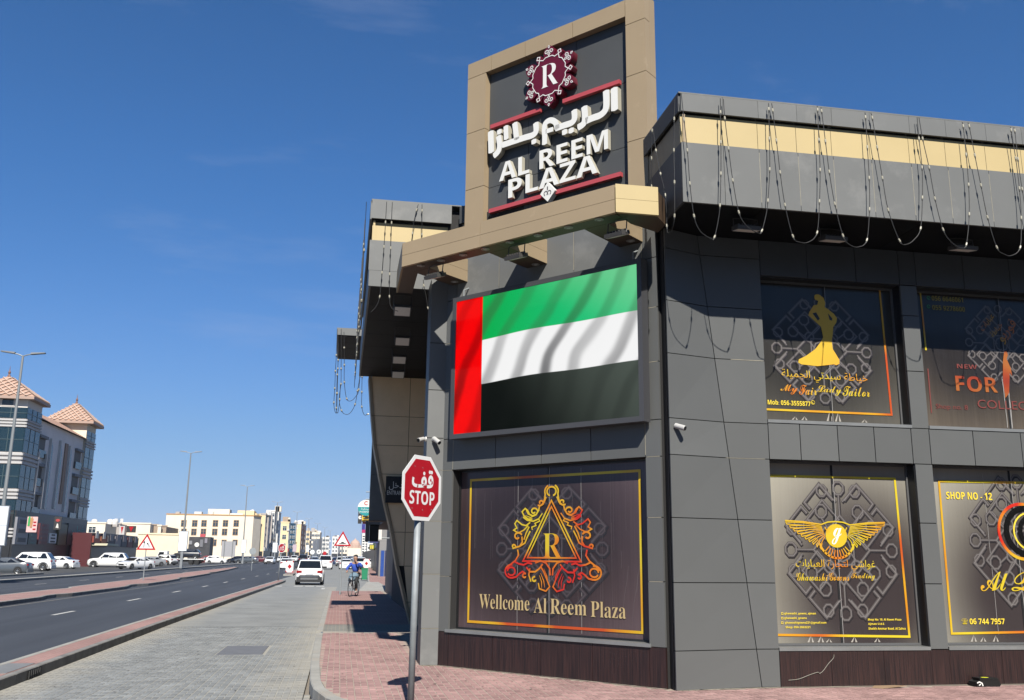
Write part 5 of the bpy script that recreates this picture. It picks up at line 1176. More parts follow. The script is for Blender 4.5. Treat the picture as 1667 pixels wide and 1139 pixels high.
# ================================================================== NEAR STREET THINGS
SRED = mat('road sign red', (.55, .004, .014), rough=.35); SWHITE = mat('road sign white', (.78, .78, .76), rough=.4)
def octo_poly(r): return [(r/math.cos(rad(22.5))*math.cos(rad(22.5+45*i)), r/math.cos(rad(22.5))*math.sin(rad(22.5+45*i))) for i in range(8)]
def stop_sign(pos, fr_u, fr_n, zc, w, label, pole_top=None, pr=.045, words=True, base=0., lean=(0, 0)):
    e = empty('stop_sign', (pos[0], pos[1], base), 0, label, 'road sign')
    fr = Frame((pos[0], pos[1], 0), fr_u, fr_n)
    top = pole_top or zc-w*.30
    mb = MB(); tube(mb, [(pos[0]-lean[0], pos[1]-lean[1], base-.02), (pos[0], pos[1], top)], pr, 14); mb.build('pole', STEEL, e, smooth=True)
    mb = MB(); fr.prism(mb, [(u, v+zc) for u, v in octo_poly(w/2)], pr+.004, pr+.010); pl = mb.build('plate', SWHITE, e)
    mb = MB(); fr.prism(mb, [(u, v+zc) for u, v in octo_poly(w/2-.045*w/.745)], pr+.0102, pr+.0115); mb.build('red_face', SRED, pl)
    k = w/.745
    text(fr, arabic('قف'), -.20*k, .215*k, zc+.0*k, zc+.215*k, pr+.013, SWHITE, pl, offset=.028)
    text(fr, style('STOP', 'bold'), -.235*k, .245*k, zc-.19*k, zc-.035*k, pr+.013, SWHITE, pl)
    if words:
        mb = MB()
        for u, v in ((-.15, .24), (0, .235), (-.18, -.24), (.02, -.25), (.19, -.24)): fr.prism(mb, [(u*k+.007*math.cos(rad(60*i)), zc+v*k+.007*math.sin(rad(60*i))) for i in range(6)], pr+.0116, pr+.0135)
        mb.build('rivets', STEEL, pl)
    return e
sc_ = onY(686.5, 794.5, 11.0); sdir = Vector((.664, .748, 0)); sn_ = Vector((.748, -.664, 0))
pxp = onY(680, 846, 11.0)
stp = stop_sign((pxp.x, 11.0), sdir, sn_, sc_.z, .75, 'large red octagonal stop sign with Arabic on a grey pole by the plaza corner', pr=.038, base=.15, lean=(.012, 0))
# litter and small things by the wall
e = empty('cardboard_sheet', (7.25, 12.0, .15), 0, 'flat brown cardboard sheet lying on the pavement by the plinth', 'cardboard')
a = RF.px(1412, 1115)[0]; p0 = onZ(1413, 1117, .153); p1 = onZ(1468, 1119, .153); p2 = onZ(1455, 1114, .17); p3 = onZ(1425, 1114.5, .17)
mb = MB(); mb.add([(7.08, 12.02, .153), (7.18, 11.93, .157), (7.58, 12.0, .175), (7.5, 12.15, .165), (7.2, 12.17, .16), (7.08, 12.02, .150), (7.18, 11.93, .151), (7.58, 12.0, .17), (7.5, 12.15, .16), (7.2, 12.17, .155)], [(0, 1, 2, 3, 4), (9, 8, 7, 6, 5), (0, 5, 6, 1), (1, 6, 7, 2), (2, 7, 8, 3), (3, 8, 9, 4), (4, 9, 5, 0)])
mb.build('sheet', mat('cardboard brown', (.38, .25, .14), rough=.8, var=.1), e)
bx_, by_ = onY(1602, 1110, 12.07).x, 12.07
e = empty('plastic_case', (bx_, by_, .15), 0, 'low black plastic case with yellow sticker and white cord at the foot of the plinth', 'box')
BLK = mat('black plastic', (.015, .017, .016), rough=.35)
poly = [(-.18, 0), (-.17, .06), (-.06, .105), (.10, .105), (.17, .08), (.19, .03), (.17, 0)]
fb = Frame((bx_, by_, .15), (1, 0, 0), (0, -1, 0)); mb = MB(); fb.prism(mb, [(u, v) for u, v in poly], -.09, .09); mb.build('case', BLK, e)
mb = MB(); mb.box(bx_-.13, bx_+.15, by_-.095, by_+.07, .238, .262); mb.build('lid', BLK, e)
mb = MB(); mb.add([(bx_+.0+.055*math.cos(rad(30*i)), by_-.02+.04*math.sin(rad(30*i)), .2635) for i in range(12)], [tuple(range(12))]); mb.build('sticker', mat('sticker yellow', (.75, .75, .02)), e)
mb = MB(); fb.ribbon(mb, [(-.175, .05), (-.14, .065), (-.10, .045), (-.09, .01)], .016, .093); fb.ribbon(mb, [(-.15, .02), (-.12, .035)], .014, .093); mb.build('white_cord', WHT, e)
e = empty('loose_cable', (6.4, 12.15, .5), 0, 'thin pale cable hanging loose across the dark plinth', 'cable')
mb = MB(); tube(mb, smooth_path([RF.P(*RF.px(x, y), .01) for x, y in ((1283, 1107), (1300, 1105), (1318, 1098), (1331, 1094), (1334, 1096), (1340, 1091), (1348, 1080), (1356, 1071), (1357, 1065))], 4), .004, 5); mb.build('cable_run', WIREL, e)
# ================================================================== VEHICLES
TYRE = mat('tyre rubber', (.018, .018, .018), rough=.85); RIMM = mat('alloy rim', (.45, .46, .47), rough=.3, metal=.8); CGL = mat('car glass', (.012, .014, .016), rough=.06, spec=.7)
TAIL = mat('tail lamp red', (.35, .008, .008), rough=.2); HEADL = mat('head lamp', (.6, .62, .64), rough=.12, metal=.3); PLATE = mat('number plate', (.6, .62, .64), rough=.4); TRIMB = mat('black bumper plastic', (.02, .02, .021), rough=.55); CHR = mat('silver trim', (.45, .45, .44), rough=.25, metal=.7)
def paint(name, col): return mat('car paint '+name, col, rough=.28, coat=.8, spec=.5)
KIND = {  # L, W, H, hood z, belt z, trunk z, (windscreen base, roof front, roof rear, rear glass base) y from rear 0..L, ground clearance, wheel r
 'suv': (4.6, 1.86, 1.69, 1.02, 1.08, 1.06, (3.35, 2.55, .62, .12), .20, .36),
 'big_suv': (5.1, 1.98, 1.93, 1.18, 1.22, 1.2, (3.7, 3.0, .62, .10), .24, .41),
 'sedan': (4.75, 1.82, 1.45, .92, .98, 1.04, (3.55, 2.65, 1.35, .62), .17, .34),
 'hatch': (4.1, 1.75, 1.5, .95, 1.0, 1.02, (3.1, 2.35, .6, .1), .17, .32)}
def ringloft(mb, rings):
    k = len(rings[0]); n0 = len(mb.v); vs = [p for r in rings for p in r]; fs = []
    for i in range(len(rings)-1):
        for j in range(k-1): fs.append((i*k+j, i*k+j+1, (i+1)*k+j+1, (i+1)*k+j))
        fs.append((i*k+k-1, i*k, (i+1)*k, (i+1)*k+k-1))
    fs.append(tuple(range(k))[::-1]); fs.append(tuple(range((len(rings)-1)*k, len(rings)*k))); mb.add(vs, fs)
def car_pieces(kind, pm, trim=True):
    L_, W, H, hz, bz, tz, (wb, rf, rr, rb), gc, wr = KIND[kind]; hw = W/2; P_ = []
    rl, fl2 = .78, L_-.88       # wheel centres from the rear
    st = [(0, tz-.28, .80), (.06, tz-.10, .90), (.25, tz, .965), (rb+.1, tz+.01, .985), ((rb+wb)/2, bz, 1.0), (wb, bz-.01, .99), (L_-.75, hz-.02, .975), (L_-.25, hz-.12, .93), (L_-.05, hz-.30, .84), (L_, hz-.42, .76)]
    mb = MB(); rings = []
    for y, zt, f in st:
        w = hw*f; zl = gc+(.12 if y < .1 or y > L_-.1 else 0)
        rings.append([(-w*.90, y, zl), (-w*.99, y, zl+.16), (-w, y, zl+.38*(zt-zl)), (-w*.985, y, zt-.16*(zt-gc)), (-w*.90, y, zt), (0, y, zt+.03), (w*.90, y, zt), (w*.985, y, zt-.16*(zt-gc)), (w, y, zl+.38*(zt-zl)), (w*.99, y, zl+.16), (w*.90, y, zl)])
    ringloft(mb, rings); P_.append(('body', mb, pm, True))
    mb = MB(); tw = hw*.74; rings = []
    for y, z, f in ((rb, tz, .88), (rr, H-.05, .76), (rr+.25, H, .77), ((rr+rf)/2, H+.01, .79), (rf-.1, H-.02, .78), (rf+.12, H-.07, .78), (wb, bz-.02, .89)):
        w = hw*f; wb2 = hw*.90
        base = tz if y < rr else bz
        rings.append([(-wb2, y, min(z, base)-.04), (-(wb2*.97+w*.03) if z > base+.1 else -wb2, y, min(z, base+.02)), (-w, y, z-.05 if z > base+.1 else z), (-w*.86, y, z), (w*.86, y, z), (w, y, z-.05 if z > base+.1 else z), ((wb2*.97+w*.03) if z > base+.1 else wb2, y, min(z, base+.02)), (wb2, y, min(z, base)-.04)])
    ringloft(mb, rings); P_.append(('cabin', mb, pm, True))
    e = .012
    def quad(name, pts, m): q = MB(); q.add(pts, [(0, 1, 2, 3)]); P_.append((name, q, m, False))
    w0, w1 = hw*.80, hw*.70; dr = Vector((0, -(H-.07-tz), -(rr-rb))).normalized()*e
    def along(a, b, t): return tuple(Vector(a)+(Vector(b)-Vector(a))*t)
    def sc4(zb, yb, zt, yt, off, m, name):
        o_ = Vector(off); quad(name, [tuple(Vector((-w0, yb, zb))+o_), tuple(Vector((w0, yb, zb))+o_), tuple(Vector((w1, yt, zt))+o_), tuple(Vector((-w1, yt, zt))+o_)], m)
    nrm = Vector((0, -(H-tz), (rr-rb))).normalized()*.022; nrm = Vector((0, -abs(nrm.y), abs(nrm.z)))
    sc4(tz+.05, rb+(rr-rb)*.07, H-.11, rr-(rr-rb)*.08, nrm, CGL, 'rear_window')
    nrm = Vector((0, (H-bz), (wb-rf))).normalized()*.03
    sc4(bz+.03, wb-.06, H-.12, rf+.18, nrm, CGL, 'windscreen')
    for s in (-1, 1):
        xa, xb = s*(hw*.895+.004), s*(hw*.775+.012)
        ys = (rb+.28, rb+.28+(wb-.25-rb-.28)*.34, rb+.28+(wb-.25-rb-.28)*.68, wb-.32)
        yt = (rr+.08, rr+.08+(rf-rr-.12)*.36, rr+.08+(rf-rr-.12)*.70, rf-.05)
        for i in range(3):
            g_ = .03; pts = [(xa, ys[i]+g_, bz+.045), (xa, ys[i+1]-g_, bz+.045), (xb, yt[i+1]-g_, H-.12), (xb, yt[i]+g_, H-.12)]
            quad('side_window', pts if s > 0 else pts[::-1], CGL)
        q = MB(); q.box(s*hw*.88-(.27 if s < 0 else 0), s*hw*.88+(.27 if s > 0 else 0), wb-.46, wb-.36, bz+.0, bz+.14); P_.append(('mirror', q, TRIMB, False))
        q = MB(); x0, x1 = sorted((s*hw*.55, s*hw*.93)); q.box(x0, x1, -.012, .10, tz-.26, tz-.10); P_.append(('tail_light', q, TAIL, False))
        q = MB(); x0, x1 = sorted((s*hw*.50, s*hw*.86)); q.box(x0, x1, L_-.16, L_-.015, hz-.36, hz-.24); P_.append(('headlight', q, HEADL, False))
        for y in (rl, fl2):
            c = (s*(hw-.11), y, wr); ax = (s, 0, 0)
            q = MB(); lathe(q, [(wr*.62, -.10), (wr*.97, -.10), (wr, -.05), (wr, .08), (wr*.96, .115), (wr*.66, .12)], c, ax, 18)
            P_.append(('wheel', q, TYRE, False))
            q = MB(); lathe(q, [(wr*.66, .10), (wr*.62, .128), (wr*.5, .11), (wr*.18, .125)], c, ax, 10); P_.append(('rim', q, RIMM, False))
            q = MB(); fr = Frame((s*(hw+.003), 0, 0), (0, s, 0), (s, 0, 0)); k = 12
            arcp = [(s*y+(wr+.07)*math.cos(math.pi*i/k), wr+(wr+.05)*math.sin(math.pi*i/k)) for i in range(k+1)]
            fr.ribbon(q, arcp, .075, .004, t=.004); P_.append(('wheel_arch', q, TRIMB if kind in ('suv', 'big_suv') and trim else pm, False))
    q = MB(); q.box(-hw*.90, hw*.90, -.03, .10, gc+.02, gc+.34); P_.append(('rear_bumper', q, TRIMB if kind == 'suv' else pm, False))
    if kind == 'suv':
        q = MB(); q.box(-hw*.62, hw*.62, -.05, .04, gc+.16, gc+.28); P_.append(('bumper_trim', q, CHR, False))
        q = MB(); fr = Frame((0, -.035, 0), (1, 0, 0), (0, -1, 0)); fr.ribbon(q, [(-hw*.92, gc+.1), (-hw*.66, gc+.42), (hw*.66, gc+.42), (hw*.92, gc+.1)], .07, .003); P_.append(('bumper_line', q, TRIMB, False))
        for s in (-1, 1):
            q = MB(); q.box(s*hw*.66-.02, s*hw*.66+.02, rr+.1, rf-.1, H+.01, H+.05); P_.append(('roof_rail', q, TRIMB, False))
    q = MB(); q.box(-.26, .26, -.022, .0, tz-.42, tz-.30); P_.append(('number_plate', q, PLATE, False))
    q = MB(); q.box(-hw*.86, hw*.86, L_-.08, L_+.015, gc+.03, gc+.22); q.box(-hw*.45, hw*.45, L_-.1, L_+.005, hz-.45, hz-.27); P_.append(('grille', q, TRIMB, False))
    for _, q, _, _ in P_: q.v = [(x, y-L_/2, z) for x, y, z in q.v]
    return P_
def joined(P_, name):
    ms = []; v = []; f = []; mi = []; sm = []
    for _, q, m, s in P_:
        if m not in ms: ms.append(m)
        n = len(v); v += q.v; f += [tuple(i+n for i in t) for t in q.f]; mi += [ms.index(m)]*len(q.f); sm += [s]*len(q.f)
    me = bpy.data.meshes.new(name); me.from_pydata(v, [], f); me.polygons.foreach_set('material_index', mi); me.polygons.foreach_set('use_smooth', sm)
    for m in ms: me.materials.append(m)
    me.update(); me.set_sharp_from_angle(angle=rad(32)); return me
def make_car(kind, pm, detailed):
    P_ = car_pieces(kind, pm)
    if not detailed:
        o = bpy.data.objects.new('parked_car', joined(P_, 'parked_car')); COL.objects.link(o); return o
    e = empty('parked_car'); last = None
    for n_, q, m, s in P_:
        par = last if n_ == 'rim' else e
        o = q.build(n_, m, par, smooth=s)
        if n_ == 'wheel': last = o
        if s: o.data.set_sharp_from_angle(angle=rad(32))
    return e
PW_ = paint('white', (.78, .78, .76)); PG = paint('grey', (.10, .115, .13)); PK = paint('black', (.012, .014, .02)); PR = paint('red', (.30, .02, .015)); PS = paint('silver', (.36, .37, .38)); PB_ = paint('navy', (.02, .04, .10)); PDR = paint('dark red', (.12, .012, .02))
protos = {}
def put_car(kind, pm, pxc, Y, rz, label, name='parked_car', detailed=True, group=None, x=None, dz=0.):
    key = (kind, pm.name, detailed)
    if key not in protos: o = protos[key] = make_car(kind, pm, detailed)
    else: o = copy_tree(protos[key])
    o.name = name; X = onY(pxc, 905, Y).x if x is None else x
    o.location = (X, Y, gz(Y)+dz); o.rotation_euler = (0, 0, rad(rz)); tag(o, label, 'car', group); return o
G1 = 'cars parked on the far side of the street'; G2 = 'cars driving away along the street'; G3_ = 'cars waiting ahead on the service road'
put_car('suv', PW_, 507, 68.2, 0, 'white crossover with red tail lamps and black bumper trim on the service road', 'moving_car', group=G2)
put_car('big_suv', PW_, 530.5, 137, 0, 'large white off roader ahead of the white crossover', 'moving_car', group=G2)
put_car('sedan', PW_, 467.5, 136, 2, 'white car on the main road beside the chevron board', 'moving_car', group=G2)
put_car('big_suv', PK, 494, 205, 0, 'black off roader on the main road beyond the white crossover', 'moving_car', group=G2)
put_car('sedan', PG, 512, 190, 0, 'grey car seen over the roof of the white crossover', 'moving_car', group=G2)
put_car('sedan', PB_, 548, 185, 0, 'dark blue car right of the large white off roader', 'moving_car', group=G2)
put_car('sedan', PG, 5, 90, 90, 'grey saloon at the left edge partly in front of the big white off roader', group=G1)
put_car('big_suv', PW_, 47, 108, 90, 'big white off roader behind the grey saloon', group=G1)
put_car('sedan', PW_, 95, 122, 76, 'white saloon parked below the checkered shop sign', group=G1)
put_car('sedan', PK, 126, 150, -82, 'dark car with pale bonnet behind the white saloon', group=G1)
put_car('big_suv', PW_, 178, 136, 90, 'white off roader with long dark windows in front of the red shop signs', group=G1)
put_car('sedan', PW_, 222, 124, 148, 'white saloon facing the camera beside the lane warning sign', group=G1)
put_car('sedan', PS, 243, 150, 120, 'pale saloon half hidden behind the lane warning sign post', group=G1, detailed=False)
vs_ = put_car('suv', PW_, 267, 166, 60, 'white patrol style car with blue and orange side stripes', group=G1)
put_car('hatch', PR, 337, 200, 90, 'bright red car parked in front of the cream block', group=G1, detailed=False)
put_car('hatch', PW_, 353, 198, -90, 'white small car next to the bright red car', group=G1, detailed=False)
put_car('sedan', PK, 388, 215, 60, 'black car parked by the right corner of the cream block', group=G1, detailed=False)
put_car('sedan', PG, 402, 212, 80, 'grey car parked right of the black car by the cream block', group=G1, detailed=False)
put_car('sedan', PDR, 421, 225, 85, 'dark red car in the shade of the brown building', group=G1, detailed=False)
put_car('sedan', PW_, 440, 198, 178, 'white car coming the other way behind the low median', 'moving_car', group=G1)
far = [(458, 235, PW_, 'sedan'), (465.5, 225, PW_, 'hatch'), (471, 260, PR, 'hatch'), (479, 250, PW_, 'suv'), (486, 262, PW_, 'sedan'), (500.5, 270, PW_, 'suv'), (506, 300, PS, 'sedan'), (513, 262, PW_, 'sedan'), (520, 330, PK, 'suv'), (534, 330, PW_, 'suv'), (541, 360, PS, 'sedan'), (497, 340, PW_, 'suv'), (489, 330, PR, 'sedan'), (527, 400, PW_, 'sedan')]
for i, (x_, Y, pm, kd) in enumerate(far):
    cn = {'car paint white': 'white', 'car paint red': 'red', 'car paint silver': 'silver', 'car paint black': 'black'}[pm.name]
    put_car(kd, pm, x_, Y, 0 if x_ > 492 else 180, f'small distant {cn} car in the far traffic', 'distant_car', detailed=False, group='distant cars in the far traffic')
put_car('sedan', PW_, 563, 140, 0, 'white saloon waiting left of the cyclist head', 'parked_car', group=G3_)
put_car('suv', PW_, 583, 138, 12, 'white crossover waiting behind the cyclist', 'parked_car', group=G3_)
put_car('sedan', PW_, 594, 146, 14, 'white saloon beside the right chevron board', 'parked_car', group=G3_)
back = [(556, 175, PW_), (565, 172, PG), (575, 178, PW_), (586, 176, PK), (597, 182, PW_), (560, 215, PW_), (570, 220, PS), (580, 212, PW_), (590, 226, PW_), (553, 262, PG), (563, 270, PW_), (575, 266, PW_), (585, 280, PS), (572, 330, PW_), (583, 340, PW_)]
for x_, Y, pm in back: put_car('sedan' if int(x_) % 2 else 'suv', pm, x_, Y, random.uniform(-6, 10), 'distant '+pm.name[10:]+' '+('saloon' if int(x_) % 2 else 'crossover')+' packed in the far queue behind the cyclist', 'distant_car', detailed=False, group='cars in the far queue behind the cyclist')
# stripes on the patrol style car
for i, (m_, y0) in enumerate((('stripe blue', -.9), ('stripe orange', -1.6))):
    mm = mat(m_, ((.03, .08, .4), (.6, .16, .02))[i], rough=.35)
    for s in (1, -1):
        q = MB(); q.add([(s*.945, y0, .5), (s*.945, y0+.45, .5), (s*.93, y0+.9, .95), (s*.93, y0+.45, .95)], [(0, 1, 2, 3)]); me = bpy.data.meshes.new('side_stripe'); me.from_pydata(q.v, [], q.f); me.materials.append(mm); o = bpy.data.objects.new('side_stripe', me); COL.objects.link(o); o.parent = vs_
# recovery truck with a dark car on its bed
Yt = 176; xt = onY(300, 905, Yt).x; zt_ = gz(Yt)
tr_ = empty('recovery_truck', (xt, Yt, zt_), 0, 'white flatbed recovery truck carrying a dark car', 'truck')
mb = MB(); mb.box(xt-2.6, xt+3.6, Yt-1.1, Yt+1.1, zt_+.85, zt_+1.0); mb.box(xt+3.5, xt+3.6, Yt-1.1, Yt+1.1, zt_+.75, zt_+1.25); mb.build('bed', PW_, tr_)
mb = MB(); mb.box(xt-2.6, xt+3.4, Yt-.4, Yt+.4, zt_+.5, zt_+.84); mb.build('chassis', TRIMB, tr_)
fq = Frame((0, Yt-1.05, 0), (1, 0, 0), (0, -1, 0)); mb = MB(); fq.prism(mb, [(xt-4.6, zt_+.5), (xt-2.75, zt_+.5), (xt-2.75, zt_+2.3), (xt-4.1, zt_+2.3), (xt-4.5, zt_+1.35), (xt-4.65, zt_+1.2)], -2.1, 0); mb.build('cab', PW_, tr_)
mb = MB(); fq.prism(mb, [(xt-4.3, zt_+1.45), (xt-3.3, zt_+1.45), (xt-3.3, zt_+2.1), (xt-4.05, zt_+2.1)], .01, .02); mb.build('side_window', CGL, tr_)
for x_ in (-3.9, 1.3, 2.3):
    for s in (-1, 1): mb = MB(); lathe(mb, [(.2, -.1), (.42, -.1), (.42, .1), (.2, .12)], (xt+x_, Yt+s*.95, zt_+.42), (0, s, 0), 14); mb.build('wheel', TYRE, tr_)
put_car('suv', PK, 0, Yt, 90, 'dark car carried on the recovery truck bed', x=xt+.5, dz=1.0)
# ================================================================== CYCLIST
bp_ = onZ(575, 970.5, .15)
BX, BY = bp_.x, bp_.y
bike = empty('bicycle', (0, 0, 0), 0, 'thin black city bicycle ridden on the pink pavement towards the camera', 'bicycle')
FRK = mat('bicycle frame', (.03, .035, .05), rough=.4)
for y in (.52, -.52):
    mb = MB(); tube(mb, [(0, y+.335*math.cos(rad(15*i)), .345+.335*math.sin(rad(15*i))) for i in range(24)], .017, 6, closed=True); w_ = mb.build('wheel', TYRE, bike)
    mb = MB(); tube(mb, [(0, y+.315*math.cos(rad(15*i)), .345+.315*math.sin(rad(15*i))) for i in range(24)], .010, 5, closed=True); mb.build('rim', CHR, w_)
    mb = MB()
    for i in range(12): a_ = rad(30*i); tube(mb, [(0, y, .345), (0, y+.31*math.cos(a_), .345+.31*math.sin(a_))], .0025, 3, cap=False)
    mb.build('spokes', CHR, w_)
    mb = MB(); tube(mb, [(0, y+.37*math.cos(rad(a_)), .345+.37*math.sin(rad(a_))) for a_ in range(20, 171, 15)], .014, 5); mb.build('mudguard', FRK, bike)
mb = MB()
for a_, b2 in (((0, -.52, .345), (0, -.02, .30)), ((0, -.02, .30), (0, -.22, .82)), ((0, -.02, .30), (0, .34, .78)), ((0, -.18, .74), (0, .32, .86)), ((0, -.52, .345), (0, -.19, .76)), ((0, .52, .345), (0, .33, .80)), ((0, .33, .78), (0, .30, 1.02))): tube(mb, [a_, b2], .018, 7)
mb.build('frame', FRK, bike)
mb = MB(); tube(mb, smooth_path([Vector(p) for p in ((-.30, .14, 1.02), (-.24, .22, 1.05), (-.08, .30, 1.04), (.08, .30, 1.04), (.24, .22, 1.05), (.30, .14, 1.02))], 4), .013, 7); mb.build('handlebar', CHR, bike)
mb = MB(); lathe(mb, [(.03, 0), (.09, .02), (.10, .045), (.06, .07)], (0, -.25, .84), (0, 0, 1), 12); mb.build('saddle', BLK, bike)
mb = MB(); tube(mb, [(-.09, -.02, .16), (-.07, -.02, .16), (-.07, -.02, .30), (.07, -.02, .30), (.07, -.02, .44), (.09, -.02, .44)], .01, 5); mb.box(-.17, -.08, -.06, .03, .145, .17); mb.box(.08, .17, -.06, .03, .43, .455); mb.build('pedals', FRK, bike)
mb = MB(); mb.box(-.11, .11, -.72, -.38, .74, .76); mb.build('rear_rack', FRK, bike)
def skin_mesh(name, verts, edges, radii, m, parent, sub=2):
    me = bpy.data.meshes.new(name); bm = bmesh.new(); lay_ = bm.verts.layers.skin.verify(); vv = [bm.verts.new(v) for v in verts]
    for a_, b_ in edges: bm.edges.new((vv[a_], vv[b_]))
    for i, (v_, r) in enumerate(zip(vv, radii)): v_[lay_].radius = (r, r); v_[lay_].use_root = i == 0
    bm.to_mesh(me); bm.free(); me.materials.append(m)
    o = bpy.data.objects.new(name, me); COL.objects.link(o); adopt(o, parent)
    s = o.modifiers.new('skin', 'SKIN'); s.use_smooth_shade = True; u_ = o.modifiers.new('sub', 'SUBSURF'); u_.levels = sub; u_.render_levels = sub; return o
SKIN = mat('skin', (.46, .26, .17), rough=.6); SHB = mat('blue shirt cloth', (.03, .09, .50), rough=.85, bump=.3, bscale=30); KUR = mat('grey blue long shirt', (.17, .26, .33), rough=.85, bump=.3, bscale=25); HAIR = mat('black hair', (.008, .008, .009), rough=.7); TRO = mat('dark trousers', (.015, .017, .02), rough=.85)
per = empty('person', (0, 0, 0), 0, 'person in blue top and grey blue long shirt riding the bicycle towards us', 'person')
hp = (0, -.22, .92)
V_ = [hp, (0, -.20, 1.08), (0, -.16, 1.26), (0, -.13, 1.40), (0, -.11, 1.48), (0, -.085, 1.57), (0, -.085, 1.65), (0, -.095, 1.72),
      (.19, -.15, 1.38), (.34, -.02, 1.20), (.28, .17, 1.08), (-.19, -.15, 1.38), (-.34, .04, 1.26), (-.14, .16, 1.46), (-.06, .05, 1.54),
      (.11, -.20, .88), (.15, .14, .72), (.13, -.04, .50), (.13, .0, .47), (-.11, -.20, .88), (-.15, .20, .62), (-.13, -.02, .24), (-.13, .04, .19)]
E_ = [(0, 1), (1, 2), (2, 3), (3, 4), (4, 5), (5, 6), (6, 7), (3, 8), (8, 9), (9, 10), (3, 11), (11, 12), (12, 13), (13, 14), (0, 15), (15, 16), (16, 17), (17, 18), (0, 19), (19, 20), (20, 21), (21, 22)]
R_ = [.13, .12, .13, .11, .06, .088, .112, .095, .065, .042, .03, .065, .042, .03, .03, .09, .065, .045, .04, .09, .065, .045, .04]
body = skin_mesh('body', V_, E_, R_, SKIN, per)
skin_mesh('blue_shirt', [(0, -.20, 1.0), (0, -.16, 1.26), (0, -.13, 1.41), (.19, -.15, 1.38), (.34, -.02, 1.20), (.29, .14, 1.10), (-.19, -.15, 1.38), (-.34, .04, 1.26), (-.17, .14, 1.43)], [(0, 1), (1, 2), (2, 3), (3, 4), (4, 5), (2, 6), (6, 7), (7, 8)], [.155, .16, .12, .085, .065, .055, .085, .065, .055], SHB, per)
skin_mesh('long_shirt', [(0, -.24, 1.02), (.02, -.16, .86), (.13, .02, .76), (.15, .10, .58), (-.13, .06, .76)], [(0, 1), (1, 2), (2, 3), (1, 4)], [.165, .19, .15, .12, .13], KUR, per)
skin_mesh('trousers', [hp, (.11, -.20, .88), (.15, .14, .72), (.13, -.03, .55), (-.11, -.20, .88), (-.15, .20, .62), (-.13, -.01, .30)], [(0, 1), (1, 2), (2, 3), (0, 4), (4, 5), (5, 6)], [.14, .105, .085, .065, .105, .085, .065], TRO, per)
skin_mesh('hair', [(0, -.13, 1.66), (0, -.105, 1.73), (0, -.075, 1.765)], [(0, 1), (1, 2)], [.112, .118, .085], HAIR, per)
for s_, (hx, hy, hz_), dv in ((1, (.28, .18, 1.07), Vector((-.1, .9, -.35))), (-1, (-.05, .06, 1.56), Vector((.5, -.6, .5)))):
    mb = MB()
    for k in range(5):
        o_ = (k-2)*.017; base = Vector((hx+o_, hy, hz_)); d = dv.normalized()*(.055 if k in (1, 2, 3) else .042); c_ = Vector((0, 0, -.03))
        tube(mb, [base-d*.4, base+d*.5, base+d*.8+c_*.6, base+d*.7+c_*1.3], [.010, .009, .008, .006], 6)
    mb.build('fingers', SKIN, per)
mb = MB(); lathe(mb, [(.006, 0), (.012, .02), (.004, .03)], (0, .008, 1.62), (0, .3, 1), 8); mb.box(-.025, .025, -.008, .004, 1.585, 1.594); mb.build('face_features', mat('lips', (.12, .04, .035)), per)
for s_ in (-1, 1):
    mb = MB(); lathe(mb, [(.002, 0), (.011, .003), (.002, .006)], (s_*.032, -.004, 1.655), (0, 1, 0), 8); mb.build('eye', HAIR, per)
    mb = MB(); mb.box(s_*.13-.045, s_*.13+.045, -.06+(.0 if s_ > 0 else 0), .12, (.455 if s_ > 0 else .17), (.52 if s_ > 0 else .235)); mb.build('shoe', mat('pale shoe', (.45, .43, .4)), per)
for o in (bike, per): o.location = (BX, BY, .15); o.rotation_euler = (0, 0, rad(163))
# ================================================================== ROAD SIGNS, POSTS, BIN
def tri_sign(X, Y, zc, w, label, symbol, base=.15, fn=(0, -1, 0), fu=(1, 0, 0)):
    e = empty('warning_sign', (X, Y, base), 0, label, 'road sign'); fr = Frame((X, Y, 0), fu, fn); h = w*.866
    mb = MB(); tube(mb, [(X, Y, base), (X, Y, zc+h*.4)], .035, 10); mb.build('pole', STEEL, e)
    T = lambda k: [(-w/2*k, zc-h/3*k), (w/2*k, zc-h/3*k), (0, zc+h*2/3*k)]
    mb = MB(); fr.prism(mb, T(1), .04, .046); pl = mb.build('plate', SRED, e)
    mb = MB(); fr.prism(mb, T(.72), .0462, .0475); mb.build('white_face', SWHITE, pl)
    mb = MB()
    if symbol == 'hump': fr.prism(mb, [(-.17, zc-.13), (.17, zc-.13), (.17, zc-.11), (.09, zc-.09), (.05, zc-.05), (0, zc-.035), (-.05, zc-.05), (-.09, zc-.09), (-.17, zc-.11)], .048, .049)
    else:
        k = w
        fr.ribbon(mb, [(-.12*k, zc-.17*k), (-.12*k, zc+.10*k)], .035*k, .048); fr.prism(mb, [(-.18*k, zc+.08*k), (-.06*k, zc+.08*k), (-.12*k, zc+.2*k)], .048, .049)
        fr.ribbon(mb, [(.15*k, zc-.17*k), (.14*k, zc-.06*k), (.07*k, zc+.02*k)], .035*k, .048); fr.prism(mb, [(.01*k, zc+.10*k), (.02*k, zc-.01*k), (.12*k, zc+.05*k)], .048, .049)
    mb.build('symbol', mat('sign black print', (.01, .01, .01)), pl); return e
q = onZ(553.4, 967.7, .15); tri_sign(q.x, q.y, onY(557.5, 880.5, q.y).z, .79, 'triangular road hump warning sign on a grey post beside the cyclist', 'hump')
q = onZ(233, 944.5, .15); tri_sign(q.x, q.y, onY(235, 886, q.y).z, 28/1513*q.y*1.0, 'triangular lane merge warning sign on the pink middle median', 'lanes', base=.14)
q = Vector((-4.6, 72.3, 0)); q.x = onY(452.5, 945, 72.3).x; z_ = onY(457.5, 892, 72.3).z
